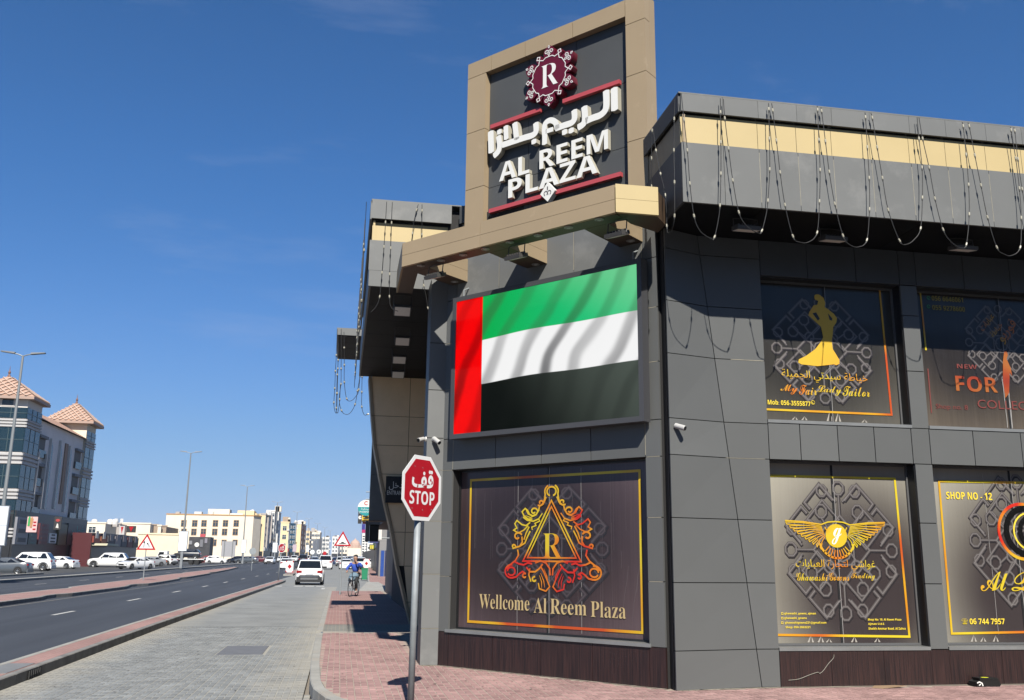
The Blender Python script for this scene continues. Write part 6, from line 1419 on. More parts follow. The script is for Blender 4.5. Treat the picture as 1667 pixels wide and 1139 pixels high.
stop_sign((q.x+.1, 72.3), (.75, .66, 0), (.66, -.75, 0), z_, .68, 'small stop sign on a thin grey post at the end of the median', words=False, pr=.032, base=.15, lean=(.1, 0))
q = onY(622.5, 893, 100); stop_sign((q.x, 100), (.82, .57, 0), (.57, -.82, 0), q.z, .62, 'distant stop sign seen beside the tan wing wall', words=False, pr=.03, base=.1)
for px_, Y, lab in ((471.5, 95, 'chevron board with red diamond on the next median'), (596.3, 116, 'chevron board with red diamond right of the cyclist')):
    q = onY(px_, 922, Y); base = gz(Y)+.1; e = empty('chevron_board', (q.x, Y, base), 0, lab, 'road sign', 'chevron boards')
    fr = Frame((q.x, Y, 0), (1, 0, 0), (0, -1, 0)); zc = q.z if px_ < 500 else onY(596, 917, Y).z; w, h = .36, .54
    mb = MB(); tube(mb, [(q.x, Y, base), (q.x, Y, zc)], .03, 8); mb.build('pole', STEEL, e)
    mb = MB(); fr.prism(mb, [(-w, zc-h), (w, zc-h), (w, zc+h), (-w, zc+h)], .032, .038); pl = mb.build('plate', SWHITE, e)
    mb = MB(); fr.prism(mb, [(0, zc-.24), (.2, zc), (0, zc+.24), (-.2, zc)], .0382, .04)
    for a_ in (-1, 1):
        for b2 in (-1, 1): pts = [(a_*w, zc+b2*h), (a_*w, zc+b2*(h-.2)), (a_*(w-.14), zc+b2*h)]; fr.prism(mb, pts if a_*b2 < 0 else pts[::-1], .0382, .04)
    mb.build('red_markings', SRED, pl)
def round_sign(px_, py, Y, r, lab, cols):
    q = onY(px_, py, Y); e = empty('round_sign', (q.x, Y, gz(Y)), 0, lab, 'road sign'); fr = Frame((q.x, Y, 0), (1, 0, 0), (0, -1, 0))
    mb = MB(); tube(mb, [(q.x, Y, gz(Y)), (q.x, Y, q.z)], .04, 8); mb.build('pole', STEEL, e)
    for i, (k, m_) in enumerate(cols): mb = MB(); fr.prism(mb, [(r*k*math.cos(rad(20*j)), q.z+r*k*math.sin(rad(20*j))) for j in range(18)], .05+i*.006, .055+i*.006); mb.build('plate' if i == 0 else 'face', m_, e)
round_sign(508.5, 898.5, 150, .38, 'round white sign in the distance above the white crossover', ((1, STEEL), (.9, SWHITE)))
round_sign(519, 898, 152, .38, 'round white sign with a black arrow above the crossover', ((1, STEEL), (.88, SWHITE), (.3, TRIMB)))
round_sign(528.5, 900.5, 158, .30, 'distant plain red round sign left of the road hump sign', ((1, SRED),))
round_sign(411.5, 897, 120, .42, 'grey back of a round sign on the lamp post median', ((1, STEEL),))
# green litter bin
q = onZ(593, 944, .1); e = empty('litter_bin', (q.x, q.y, .1), 0, 'green plastic wheeled litter bin behind the cyclist', 'bin'); GB = mat('bin green', (.02, .28, .13), rough=.5)
mb = MB(); x_, y_ = q.x, q.y
mb.add([(x_-.2, y_-.22, .14), (x_+.2, y_-.22, .14), (x_+.2, y_+.22, .14), (x_-.2, y_+.22, .14), (x_-.26, y_-.28, 1.0), (x_+.26, y_-.28, 1.0), (x_+.26, y_+.28, 1.0), (x_-.26, y_+.28, 1.0)], [(0, 3, 2, 1), (4, 5, 6, 7), (0, 1, 5, 4), (1, 2, 6, 5), (2, 3, 7, 6), (3, 0, 4, 7)]); mb.build('bin_body', GB, e)
mb = MB(); mb.box(x_-.28, x_+.28, y_-.32, y_+.3, 1.005, 1.06); mb.build('lid', GB, e)
for s in (-1, 1): mb = MB(); lathe(mb, [(.02, 0), (.1, 0), (.1, .05), (.02, .05)], (x_+s*.2, y_+.2, .2), (s, 0, 0), 12); mb.build('wheel', TYRE, e)
for px_, py in ((625.5, 937), (632, 946)):
    q = onZ(px_, py, .1); e = empty('bollard', (q.x, q.y, .1), 0, 'dark thin bollard on the pavement by the wing wall, ' + ('farther one' if py < 940 else 'nearer one'), 'bollard', 'dark bollards by the wing wall'); mb = MB(); lathe(mb, [(.06, 0), (.06, 1.0), (.045, 1.03), (.01, 1.05)], (q.x, q.y, .1), (0, 0, 1), 10); mb.build('post', TRIMB, e); mb = MB(); lathe(mb, [(.062, .8), (.063, .9)], (q.x, q.y, .1), (0, 0, 1), 10); mb.build('band', STEEL, e)
# ================================================================== STREET LAMPS AND LIT BOARDS
LAMP = mat('lamp post steel', (.34, .36, .36), rough=.5, metal=.3); HEADM = mat('lamp head grey', (.09, .10, .11), rough=.5); BBW = mat('board white', (.72, .76, .80), rough=.4); BBF = mat('board frame', (.40, .42, .43), rough=.4, metal=.4)
lamps = [(38, 575, 66, 'tallest street lamp at the left edge of view'), (311, 735.5, 128, 'second street lamp from the left rising beside the cream block'), (403, 790.5, 190, 'third street lamp from the left above the right end of the cream block'), (452, 817, 248, 'fourth street lamp from the left before the grey tower'), (484, 833, 304.5, 'fifth street lamp from the left'), (503, 844, 361, 'sixth street lamp from the left'), (517, 852, 417.7, 'seventh street lamp from the left'), (529, 858, 473, 'eighth street lamp from the left'), (538, 863, 532, 'farthest visible street lamp')]
for px_, py, Y, lab in lamps:
    t_ = onY(px_, py, Y); X, zt = t_.x, t_.z; b0 = gz(Y)+.14; e = empty('street_lamp', (X, Y, b0), 0, lab, 'street lamp', 'double headed street lamps along the median')
    mb = MB(); tube(mb, [(X, Y, b0), (X, Y, b0+.8), (X, Y, (b0+zt)/2), (X, Y, zt-.15)], [.17, .14, .11, .07], 10); mb.build('pole', LAMP, e)
    for s in (-1, 1):
        mb = MB(); tube(mb, [(X, Y, zt-.2), (X+s*.3, Y, zt-.08), (X+s*.6, Y, zt-.02)], .04, 6); a_ = mb.build('arm', LAMP, e)
        mb = MB(); mb.add([(X+s*.5, Y-.16, zt-.06), (X+s*1.4, Y-.13, zt+.05), (X+s*1.4, Y+.13, zt+.05), (X+s*.5, Y+.16, zt-.06), (X+s*.5, Y-.12, zt+.06), (X+s*1.38, Y-.09, zt+.12), (X+s*1.38, Y+.09, zt+.12), (X+s*.5, Y+.12, zt+.06)], [(0, 3, 2, 1), (4, 5, 6, 7), (0, 1, 5, 4), (1, 2, 6, 5), (2, 3, 7, 6), (3, 0, 4, 7)]); mb.build('lamp_head', HEADM, e)
boards = [(-14, 16, 823, 888, 64.5, 1.95, 'white lit board on the lamp at the left edge'), (288.7, 306.5, 864.5, 897, 126.5, 1.6, 'white board on the second lamp in front of the cream block'), (391.7, 401.5, 878, 900, 188.5, 1.3, 'white board on the third lamp'), (443.3, 452.2, 883, 899, 246, 1.4, 'white board on the fourth lamp'), (476, 483, 886, 898, 302, 1.4, 'pink tinted board on the fifth lamp'), (498, 503.5, 887, 898, 359, 1.4, 'pale board on the sixth lamp')]
for i, (x0, x1, y0, y1, Y, w_, lab) in enumerate(boards):
    a_ = onY(x0, y1, Y); b2 = onY(x1, y0, Y); fr = Frame((a_.x, Y, 0), (1, .0, 0), (0, -1, 0)); W_ = b2.x-a_.x
    e = empty('lit_board', (a_.x+W_/2, Y, gz(Y)), 0, lab, 'advertising board', 'boards on the lamp posts')
    mb = MB(); fr.box(mb, 0, W_, a_.z, b2.z, -.28, 0); mb.build('case', BBF, e)
    mb = MB(); fr.box(mb, .05, W_-.05, a_.z+.05, (a_.z+b2.z)/2-.01, 0, .012); fr.box(mb, .05, W_-.05, (a_.z+b2.z)/2+.01, b2.z-.05, 0, .012)
    mb.build('face', BBW if i != 4 else mat('board pink', (.62, .48, .55)), e)
    mb = MB(); fr.box(mb, W_/2-.15, W_/2+.15, gz(Y)+.1, a_.z, -.25, -.05); mb.build('post_cover', BBF, e)
# ================================================================== BUILDINGS ALONG THE STREET
def solveY(px, u, y=895, side=1):
    r = ray(px, y); k = r.x/r.y; Y = 100.
    for _ in range(60): Y = .5*Y+.5*max(20, (u+bend(Y))/k) if k*u > 0 else Y
    return Y
WGL = mat('window glass far', (.05, .08, .11), rough=.12, spec=.7); WGLD = mat('window glass dark', (.02, .035, .045), rough=.12, spec=.7); TEAL = mat('teal curtain glass', (.012, .034, .048), rough=.08, spec=.8); TEALM = mat('teal mullion', (.06, .10, .11), rough=.4)
def facade(name, col, v=.06): return mat('facade '+name, col, rough=.9, var=v, vscale=.35)
CRM = facade('cream', (.80, .70, .55)); SANDF = facade('sand', (.78, .66, .50)); YLW = facade('yellow', (.78, .61, .36)); GRYF = facade('grey', (.62, .61, .60)); GRYS = facade('stone grey', (.55, .50, .46)); BRN = facade('brown', (.50, .38, .28)); WHF = facade('white', (.70, .68, .64)); ORG2 = facade('orange trim', (.62, .36, .16)); REDF = facade('red brick', (.60, .30, .20)); BLUF = mat('blue glass facade', (.03, .09, .16), rough=.08, spec=.8); DKS = mat('dark shopfront', (.025, .026, .028), rough=.4)
def win(fr, u, v, w, h, par, trim=None, glass=WGL, cross=True, deep=.12, name='window'):
    mb = MB(); t = .12 if trim else .06
    for a, b, c, d in ((u-t, u, v-t, v+h+t), (u+w, u+w+t, v-t, v+h+t), (u, u+w, v-t, v), (u, u+w, v+h, v+h+t)): fr.box(mb, a, b, c, d, -.02, .06)
    if cross: fr.box(mb, u+w/2-.04, u+w/2+.04, v, v+h, .0, .035); fr.box(mb, u, u+w, v+h*.62, v+h*.62+.07, .0, .034)
    o = mb.build(name, trim or WHF, par); mb = MB(); fr.box(mb, u, u+w, v, v+h, .0, .02); mb.build('pane', glass, o); return o
def prismxy(poly, z0, z1):
    k = len(poly); mb = MB(); mb.add([(x, y, z0) for x, y in poly]+[(x, y, z1) for x, y in poly], [tuple(range(k))[::-1], tuple(range(k, 2*k))]+[(i, (i+1) % k, k+(i+1) % k, k+i) for i in range(k)]); return mb
def tower(label, x0, x1, x2, yt, u, sm, stm=None, fl=None, sc=2, tc=3, Y1=None, trim=None, shop=True, band=None, gl=WGL, south_y=None, group='buildings lining the far side of the street', parapet=.5):
    """a street block: lit south face x0..x1, street face x1..x2 (picture columns), top edge yt at the corner"""
    Y1 = Y1 or solveY(x1, u, yt); X1 = onY(x1, yt, Y1).x; X0 = onY(x0, yt, Y1).x; Y2 = max(Y1+6, min(solveY(x2, u, yt), Y1+90)) if x2 > x1+.3 else Y1+14; X2 = u+bend(Y2)
    H = onY(x1, yt, Y1).z; g0 = gz(Y1)-.3
    e = empty('street_building', (X1, Y1, g0), 0, label, 'building', group)
    prismxy([(X0, Y1), (X1, Y1), (X2, Y2), (X0+(X2-X1), Y2)], g0, H).build('wall', sm if stm is None else sm, e)
    if stm is not None:
        d = Vector((X2-X1, Y2-Y1, 0)); L_ = d.length; SFm = Frame((X1, Y1, 0), d, (d.y, -d.x, 0)); mb = MB(); SFm.box(mb, .0, L_, g0, H-.02, .0, .08); mb.build('street_wall', stm, e)
    d = Vector((X2-X1, Y2-Y1, 0)); L_ = d.length; T = Frame(Vector((X1, Y1, 0))+Vector((d.y, -d.x, 0)).normalized()*.09, d, (d.y, -d.x, 0)); S_ = Frame((X0, Y1, 0), (1, 0, 0), (0, -1, 0)); Ws = X1-X0
    fl = fl or max(2, round((H-g0-4)/3.4)); fh = (H-g0-4.2)/fl
    for i in range(fl):
        z = g0+4.6+i*fh
        for j in range(sc): win(S_, Ws*(j+.5)/sc-.7, z, 1.4, fh*.5, e, trim, gl)
        for j in range(tc):
            if L_ > 4: win(T, L_*(j+.5)/tc-1, z, 2.0, fh*.55, e, trim, WGLD, cross=False)
    if band:
        for k in band: mb = MB(); T.box(mb, L_*k, L_*k+L_*.06, g0+4, H+.6, .0, .5); mb.build('pilaster', trim or WHF, e)
    mb = MB(); S_.box(mb, -.1, Ws+.1, H-.0, H+parapet, -.3, .1); T.box(mb, 0, L_, H, H+parapet, -.3, .1); mb.build('parapet', trim or sm, e)
    if shop:
        mb = MB(); T.box(mb, .2, L_-.2, g0, g0+3.2, .0, .06); S_.box(mb, .2, Ws-.2, g0, g0+3.0, .0, .06); mb.build('shopfront', DKS, e)
        rnd = random.Random(int(x1)); k = max(2, int(L_/7)); cols = [(.55, .04, .03), (.03, .25, .12), (.6, .42, .05), (.05, .10, .35), (.65, .63, .6), (.04, .04, .05), (.45, .2, .3)]
        for j in range(k):
            c = rnd.choice(cols); mb = MB(); T.box(mb, L_*j/k+.3, L_*(j+1)/k-.3, g0+3.2, g0+4.3, .0, .3); mb.build('shop_sign', mat('sign %.2f %.2f %.2f' % c, c, rough=.4), e)
    rnd = random.Random(int(x0*7))
    for k in range(rnd.randint(2, 4)):
        a = rnd.uniform(.08, .8)*max(3, Ws); z = H+parapet*.2; w = rnd.uniform(.8, 2.2); mb = MB()
        if rnd.random() < .4: lathe(mb, [(w*.4, 0), (w*.42, 1.2), (w*.3, 1.6), (.1, 1.7)], (X0+a, Y1+rnd.uniform(2, 5), z), (0, 0, 1), 10); mb.build('roof_tank', WHF, e)
        else: S_.box(mb, a, a+w, z, z+rnd.uniform(.9, 2.0), -rnd.uniform(3, 5), -1.2); mb.build('roof_unit', rnd.choice((GRYS, WHF, SANDF)), e)
    for k in range(sc*fl//2):
        u = Ws*(rnd.randint(0, sc-1)+.5)/sc+.95; z = g0+4.5+rnd.randint(0, fl-1)*fh; mb = MB(); S_.box(mb, u, u+.7, z, z+.5, .0, .35); mb.build('air_conditioner', WHF, e)
    return e, S_, T, X0, X1, Y1, H, g0
# long cream block with trimmed windows
Yc = 300; e, S_, T, X0, X1, Y1, H, g0 = tower('long cream four storey block with orange trimmed windows facing the camera', 271, 413, 414.2, 840, -33, CRM, None, fl=1, sc=0, tc=0, Y1=Yc, shop=False, trim=ORG2, parapet=.35)
def sp_(x, y): return S_.px(x, y, .1)
for y, xs in ((852, (299, 317, 332, 350.7, 367, 384.5)), (866, (299, 315.5, 331, 349.5, 365.5, 383)), (883.5, (348,))):
    for x in xs: q = sp_(x, y); win(S_, q[0]-.7, q[1]-.85, 1.4, 1.8, e, ORG2)
for (xa, xb, y) in ((361, 368, 882), (379, 385.5, 882)): q = sp_(xa, y); win(S_, q[0], q[1]-.9, 1.3, 1.5, e, ORG2)
q0, q1 = sp_(336, 838), sp_(372, 828); mb = MB(); S_.box(mb, q0[0], q1[0], H, q1[1], -9, -3); mb.build('roof_room', CRM, e)
q0, q1 = sp_(384, 838), sp_(412, 830); mb = MB(); S_.box(mb, q0[0], q1[0], H, q1[1], -12, -4); mb.build('roof_room', YLW, e)
q0, q1 = sp_(372, 838), sp_(394, 835); mb = MB(); S_.box(mb, q0[0], q1[0], H, q1[1], -6, -3); mb.build('roof_tank', WHF, e)
# grey hoarding and dark shop with a dish in front of it
a = onY(360, 900, 285); b2 = onY(384, 881, 285); e = empty('hoarding', (a.x, 285, gz(285)), 0, 'large pale grey hoarding on two posts in front of the cream block', 'hoarding'); mb = MB(); mb.box(a.x, b2.x, 285, 285.3, gz(285)+1, b2.z); mb.build('board', mat('hoarding grey', (.42, .42, .44)), e)
for x_ in (a.x+.8, b2.x-.8): mb = MB(); tube(mb, [(x_, 284.9, gz(285)), (x_, 284.9, b2.z+.3)], .12, 6); mb.build('post', LAMP, e)
a = onY(305, 908, 240); b2 = onY(343, 874, 240); e = empty('dark_shop', ((a.x+b2.x)/2, 240, gz(240)), 0, 'low dark shop with roof clutter and a white round sign before the cream block', 'building'); mb = MB(); mb.box(a.x, b2.x, 240, 246, gz(240)-.2, b2.z); mb.build('wall', mat('dark shop wall', (.05, .05, .055), var=.3, vscale=1), e)
DF = Frame((0, 239.95, 0), (1, 0, 0), (0, -1, 0)); q = DF.px(320.5, 886.5); mb = MB(); DF.prism(mb, [(q[0]+.55*math.cos(rad(i*20)), q[1]+.55*math.sin(rad(i*20))) for i in range(18)], .02, .12); mb.build('round_sign', WHF, e)
for i, (xa, xb, ya, yb, c_) in enumerate(((307, 313, 880, 886, (.3, .3, .32)), (325, 331, 878, 890, (.20, .20, .22)), (333, 338, 876, 884, (.28, .26, .3)))):
    qa, qb = DF.px(xa, yb), DF.px(xb, ya); mb = MB(); DF.box(mb, qa[0], qb[0], qa[1], qb[1], .0, .1); mb.build('sign_panel', mat('dark panel %d' % i, c_), e)
qa, qb = DF.px(325, 874), DF.px(334, 869); mb = MB(); DF.box(mb, qa[0], qb[0], qa[1], qb[1], -1, -.5); mb.build('roof_sign', mat('roof sign red', (.6, .08, .1)), e)
# row of towers down the street
tower('brown tower with yellow strips right behind the cream block', 405, 412.2, 424.5, 838, -33, YLW, BRN, fl=4, sc=0, tc=3, Y1=306, trim=YLW, band=(.15, .55, .9))
tower('grey fronted tower with a yellow top third from the cream block', 424.6, 432.5, 443.5, 838, -32, YLW, GRYF, fl=5, sc=0, tc=3, trim=GRYS, band=(.2, .75))
tower('tall grey and cream tower behind the fourth lamp', 440, 447.5, 457.5, 832.5, -31.5, WHF, GRYF, fl=6, sc=1, tc=2, trim=WHF, band=(.4,))
e, S_, T, X0, X1, Y1, H, g0 = tower('yellow building with dark roof slab and small square windows', 457.5, 470.5, 472, 851, -31, YLW, WHF, fl=3, sc=1, tc=1)
mb = MB(); S_.box(mb, .5, (X1-X0)-.5, H+.5, H+2.4, -12, -1); mb.build('roof_room', BRN, e)
tower('narrow blue glass office front between yellow buildings', 472, 480.5, 482.5, 853.5, -30.5, BLUF, BLUF, fl=5, sc=2, tc=0, gl=BLUF)
tower('brown tower with a red brick top and pale corner', 482.5, 490.5, 498.5, 853, -30, YLW, REDF, fl=5, sc=0, tc=2, trim=WHF)
tower('orange cream building with dark square windows', 498.5, 504.5, 507.5, 865.5, -30, YLW, SANDF, fl=4, sc=1, tc=1)
tower('beige building with a notched top right of the orange cream one', 507.6, 521, 523.5, 867, -30, CRM, SANDF, fl=4, sc=3, tc=1)
tower('white low building left of the road hump sign', 525, 536, 540.5, 875.5, -30, WHF, GRYF, fl=3, sc=2, tc=1)
tower('pale grey building behind the road hump sign', 541, 551, 553, 874, -30, WHF, GRYF, fl=4, sc=2, tc=1, Y1=900)
tower('small white block right of the road hump sign post', 553, 566, 567, 883, -30, CRM, WHF, fl=2, sc=3, tc=1, Y1=980)
# pale domed building closing the street and a slim white tower
Yd = 1250; zz_ = gz(Yd)
e = empty('domed_building', (onY(577, 890, Yd).x, Yd, zz_), 0, 'pale domed building closing the view at the end of the street', 'building')
a = onY(566, 892, Yd); b2 = onY(588, 892, Yd); mb = MB(); mb.box(a.x, b2.x, Yd, Yd+30, zz_-2, a.z); mb.build('wall', CRM, e)
for x_, r_, h_ in ((572, 5, 4), (578, 7, 7), (584, 4, 3)):
    p = onY(x_, 892, Yd); mb = MB(); lathe(mb, [(r_, 0), (r_, h_*.6), (r_*.9, h_*1.0), (r_*.6, h_*1.4), (r_*.2, h_*1.65), (.1, h_*1.9)], (p.x, Yd+9, p.z-.5), (0, 0, 1), 14); mb.build('dome', facade('pink sand', (.62, .42, .32)), e)
Yd = 520; a = onY(588, 905, Yd); b2 = onY(593.5, 868, Yd); e = empty('slim_tower', (a.x, Yd, gz(Yd)), 0, 'slim pale tower with rows of windows above the parked queue', 'building')
mb = MB(); mb.box(a.x, b2.x+2, Yd, Yd+12, gz(Yd)-1, b2.z); mb.build('wall', WHF, e); SFt = Frame((a.x, Yd, 0), (1, 0, 0), (0, -1, 0))
for i in range(8):
    for j in range(2): win(SFt, .35+j*1.7, gz(Yd)+2.0+i*1.35, 1.1, .6, e, None, WGLD, cross=False)
Yd = 420; a = onY(597, 905, Yd); b2 = onY(612, 884, Yd); e = empty('white_flats', (a.x, Yd, gz(Yd)), 0, 'white flats with small windows between the slim tower and the shops', 'building')
mb = MB(); mb.box(a.x, b2.x, Yd, Yd+12, gz(Yd)-1, b2.z); mb.build('wall', WHF, e); SFt = Frame((a.x, Yd, 0), (1, 0, 0), (0, -1, 0))
for i in range(3):
    for j in range(3): win(SFt, .4+j*1.3, gz(Yd)+1.2+i*1.7, .8, .8, e, None, WGLD, cross=False)

# ------------------------------------------------------------------ the big left building with pink pyramid roofs
TILE = mat_brick('pink roof tiles', (.52, .31, .22), (.56, .36, .27), (.58, .40, .30), sx=1.0, sy=.5, rot=0)
STN = facade('stone panels', (.86, .78, .73), .08); STNW = facade('pale stone', (.75, .69, .62)); STR = mat('white strip', (.62, .60, .58), rough=.7); STRG = mat('grey strip', (.26, .26, .27), rough=.7)
Xs = lambda px_, Y: onY(px_, 895, Y).x
UF = -39.6
Yt1, Yt0, Yt2, Yt3 = solveY(46, UF, 655), solveY(70, UF, 658), solveY(142.3, UF, 693), solveY(156.3, UF, 699)
WA, WC = 7.0, 5.2
def Xf(Y): return UF+bend(Y)
lb = empty('pyramid_roof_building', (Xf(130), 130, .2), 0, 'six storey stone building with teal glass towers and pink tiled pyramid roofs', 'building')
gL = .3
def zof(px_, py, Y): return onY(px_, py, Y).z
ztA = zof(66, 657, Yt0); zMM = zof(80, 688, solveY(80, UF, 688)); ztB = zof(152, 693, Yt3)
prismxy([(Xf(Yt1)-WA, Yt1), (Xf(Yt1), Yt1), (Xf(Yt0), Yt0), (Xf(Yt0)-WA, Yt0)], -.5, ztA).build('wall', STNW, lb)
prismxy([(Xf(Yt0)-14, Yt0), (Xf(Yt0)-.3, Yt0), (Xf(Yt2)-.3, Yt2), (Xf(Yt2)-14, Yt2)], -.5, zMM).build('wall', STN, lb)
prismxy([(Xf(Yt2)-WC, Yt2), (Xf(Yt2), Yt2), (Xf(Yt3), Yt3), (Xf(Yt3)-WC, Yt3)], -.5, ztB).build('wall', mat('tower cream stone', (.78, .68, .52), rough=.9, var=.06), lb)
def fr_of(Ya, Yb, dx=0):
    d = Vector((Xf(Yb)-Xf(Ya), Yb-Ya, 0)); return Frame((Xf(Ya)+dx, Ya, 0), d, (d.y, -d.x, 0)), d.length
def bands(fr, L_, ztop, Y, s=1.):
    for z0, z1 in ((ztop-2.6, ztop-1.3), (ztop-6.6, ztop-3.7), (ztop-10.9, ztop-8.1), (ztop-15.4, ztop-12.2)):
        mb = MB(); fr.box(mb, .0, L_, z0, z1, .0, .08); g_ = mb.build('glass_band', TEAL, lb)
        mb = MB(); n = max(2, int(L_/1.6))
        for i in range(1, n): fr.box(mb, L_*i/n-.04, L_*i/n+.04, z0, z1, .08, .12)
        fr.box(mb, 0, L_, (z0+z1)/2-.04, (z0+z1)/2+.04, .081, .119); mb.build('mullion', TEALM, g_)
    for z0, z1 in ((ztop-3.7, ztop-2.6), (ztop-8.1, ztop-6.6), (ztop-12.2, ztop-10.9), (ztop-16.6, ztop-15.4)):
        k = 3
        for i in range(k): mb = MB(); fr.box(mb, -.12, L_+.12, z0+(z1-z0)*(i+.15)/k, z0+(z1-z0)*(i+.72)/k, .0, .2); mb.build('white_strip', STR, lb)
fA, LA = fr_of(Yt1, Yt0); bands(fA, LA, ztA, Yt1)
fS = Frame((Xf(Yt1)-WA, Yt1, 0), (1, 0, 0), (0, -1, 0)); bands(fS, WA, ztA, Yt1)
fC, LC = fr_of(Yt2, Yt3); bands(fC, LC, ztB, Yt2)
for i in range(2): win(fS, 1.2+i*2.9, ztA-1.05, 1.3, .8, lb, STNW, WGLD, cross=False)
# central stone facade: arched teal strips, brown strip, balconies
fM, LM = fr_of(Yt0, Yt2, -.3); zM = zMM
def mu(px_): # picture column to distance along the middle facade
    Y = solveY(px_, UF-.3); return (Vector((Xf(Y)-.3, Y, 0))-fM.o).dot(fM.u)
for xa, xb, ya, yb in ((63, 63, 718, 828), (79, 79, 724, 828), (95.5, 95.5, 729, 833)):
    u = mu(xa); Y = solveY(xa, UF-.3); z0, z1 = zof(xb, yb, Y), zof(xa, ya, Y); w = 1.25
    mb = MB(); fM.prism(mb, [(u-w/2, z0), (u+w/2, z0), (u+w/2, z1-1.4), (u+w*.3, z1-.5), (u, z1), (u-w*.3, z1-.5), (u-w/2, z1-1.4)], .0, .1); mb.build('arched_glass', TEAL, lb)
    mb = MB(); fM.box(mb, u-w/2-.22, u-w/2-.03, z0, z0+9, .0, .3); mb.build('pale_fin', STNW, lb)
u = mu(88); mb = MB(); Y = solveY(88, UF-.3); fM.box(mb, u-.6, u+.6, zof(98, 820, Y), zof(104, 722, Y), .0, .14); mb.build('brown_strip', mat('brown lattice', (.42, .24, .15)), lb)
for px_ in (45.5, 108.5):
    for i in range(4):
        Y = solveY(px_, UF-.3); u = mu(px_); zb = zM-4.6-i*3.55
        mb = MB(); fM.box(mb, u-1.4, u+1.4, zb, zb+2.6, .0, .05); mb.build('balcony_recess', mat('balcony shade', (.13, .115, .10)), lb)  # flat dark sheet on the wall, standing for shade inside the balcony
        mb = MB(); fM.box(mb, u-1.4, u+1.4, zb, zb+.95, .05, .3); mb.build('balcony_rail', TEAL, lb); mb = MB(); fM.box(mb, u-1.5, u+1.5, zb+2.45, zb+2.8, .0, .4); mb.build('balcony_head', STRG, lb)
for px_ in (38.5, 52): u = max(.1, mu(px_)); mb = MB(); fM.box(mb, u-.15, u+.15, 7.5, zM-4, .0, .5); mb.build('pale_fin', STNW, lb)
# pyramid roofs and the long sloping roof
def pyramid(x0, x1, y0, y1, z, apex, name='roof'):
    cx, cy = (x0+x1)/2, (y0+y1)/2; mb = MB(); mb.add([(x0, y0, z), (x1, y0, z), (x1, y1, z), (x0, y1, z), (cx, cy, apex)], [(0, 1, 4), (1, 2, 4), (2, 3, 4), (3, 0, 4), (3, 2, 1, 0)]); o = mb.build(name, TILE, lb)
    mb = MB(); mb.box(x0, x1, y0, y1, z-.35, z-.004); mb.build('eave', mat('eave pink', (.52, .36, .28)), o); mb = MB(); lathe(mb, [(.22, 0), (.1, .3), (.18, .5), (.05, .8), (.02, 1.3)], (cx, cy, apex-.1), (0, 0, 1), 8); mb.build('finial', mat('finial brown', (.25, .12, .08)), o)
    # raised diamond ribs on the two visible slopes
    mb = MB(); n = 9
    for (ax, ay, bx_2, by_2, nx, ny) in ((x0, y0, x1, y0, 0, -1), (x1, y0, x1, y1, 1, 0)):
        for i in range(1, n):
            t = i/n; p = Vector((ax+(bx_2-ax)*t, ay+(by_2-ay)*t, z)); ap = Vector((cx, cy, apex)); k = 1-abs(2*t-1)
            for s in (-1, 1):
                q_ = Vector((ax+(bx_2-ax)*(t+s*.5*k), ay+(by_2-ay)*(t+s*.5*k), z)); q_ = Vector((ax, ay, z)) if s < 0 else Vector((bx_2, by_2, z)); kk = t if s < 0 else 1-t
                q2_ = q_+(ap-q_)*kk; tube(mb, [p+Vector((nx, ny, 1))*.06, q2_+Vector((nx, ny, 1))*.06], .09, 4, cap=False)
    mb.build('roof_ribs', mat('roof rib pale', (.60, .42, .32)), o)
xa = Xf(Yt1); zc = zof(30, 612, (Yt1+Yt0)/2); pyramid(xa-WA-.6, Xf(Yt0)+.7, Yt1-.8, Yt0+.8, ztA, zc+.0)
xc = Xf(Yt3); zc2 = zof(128, 655, (Yt2+Yt3)/2); pyramid(xc-WC-.8, xc+.9, Yt2-.9, Yt3+.9, ztB, zc2)
mb = MB(); a = Xf(Yt0)-.3; b_ = Xf(Yt2)-.3; mb.add([(a+.6, Yt0, zM), (b_+.6, Yt2, zM-.1), (b_-3.5, Yt2, zM+2.2), (a-3.5, Yt0, zM+2.2), (a-8, Yt0, zM), (b_-8, Yt2, zM)], [(0, 1, 2, 3), (3, 2, 5, 4), (0, 3, 4), (1, 5, 2)]); mb.build('roof', TILE, lb)
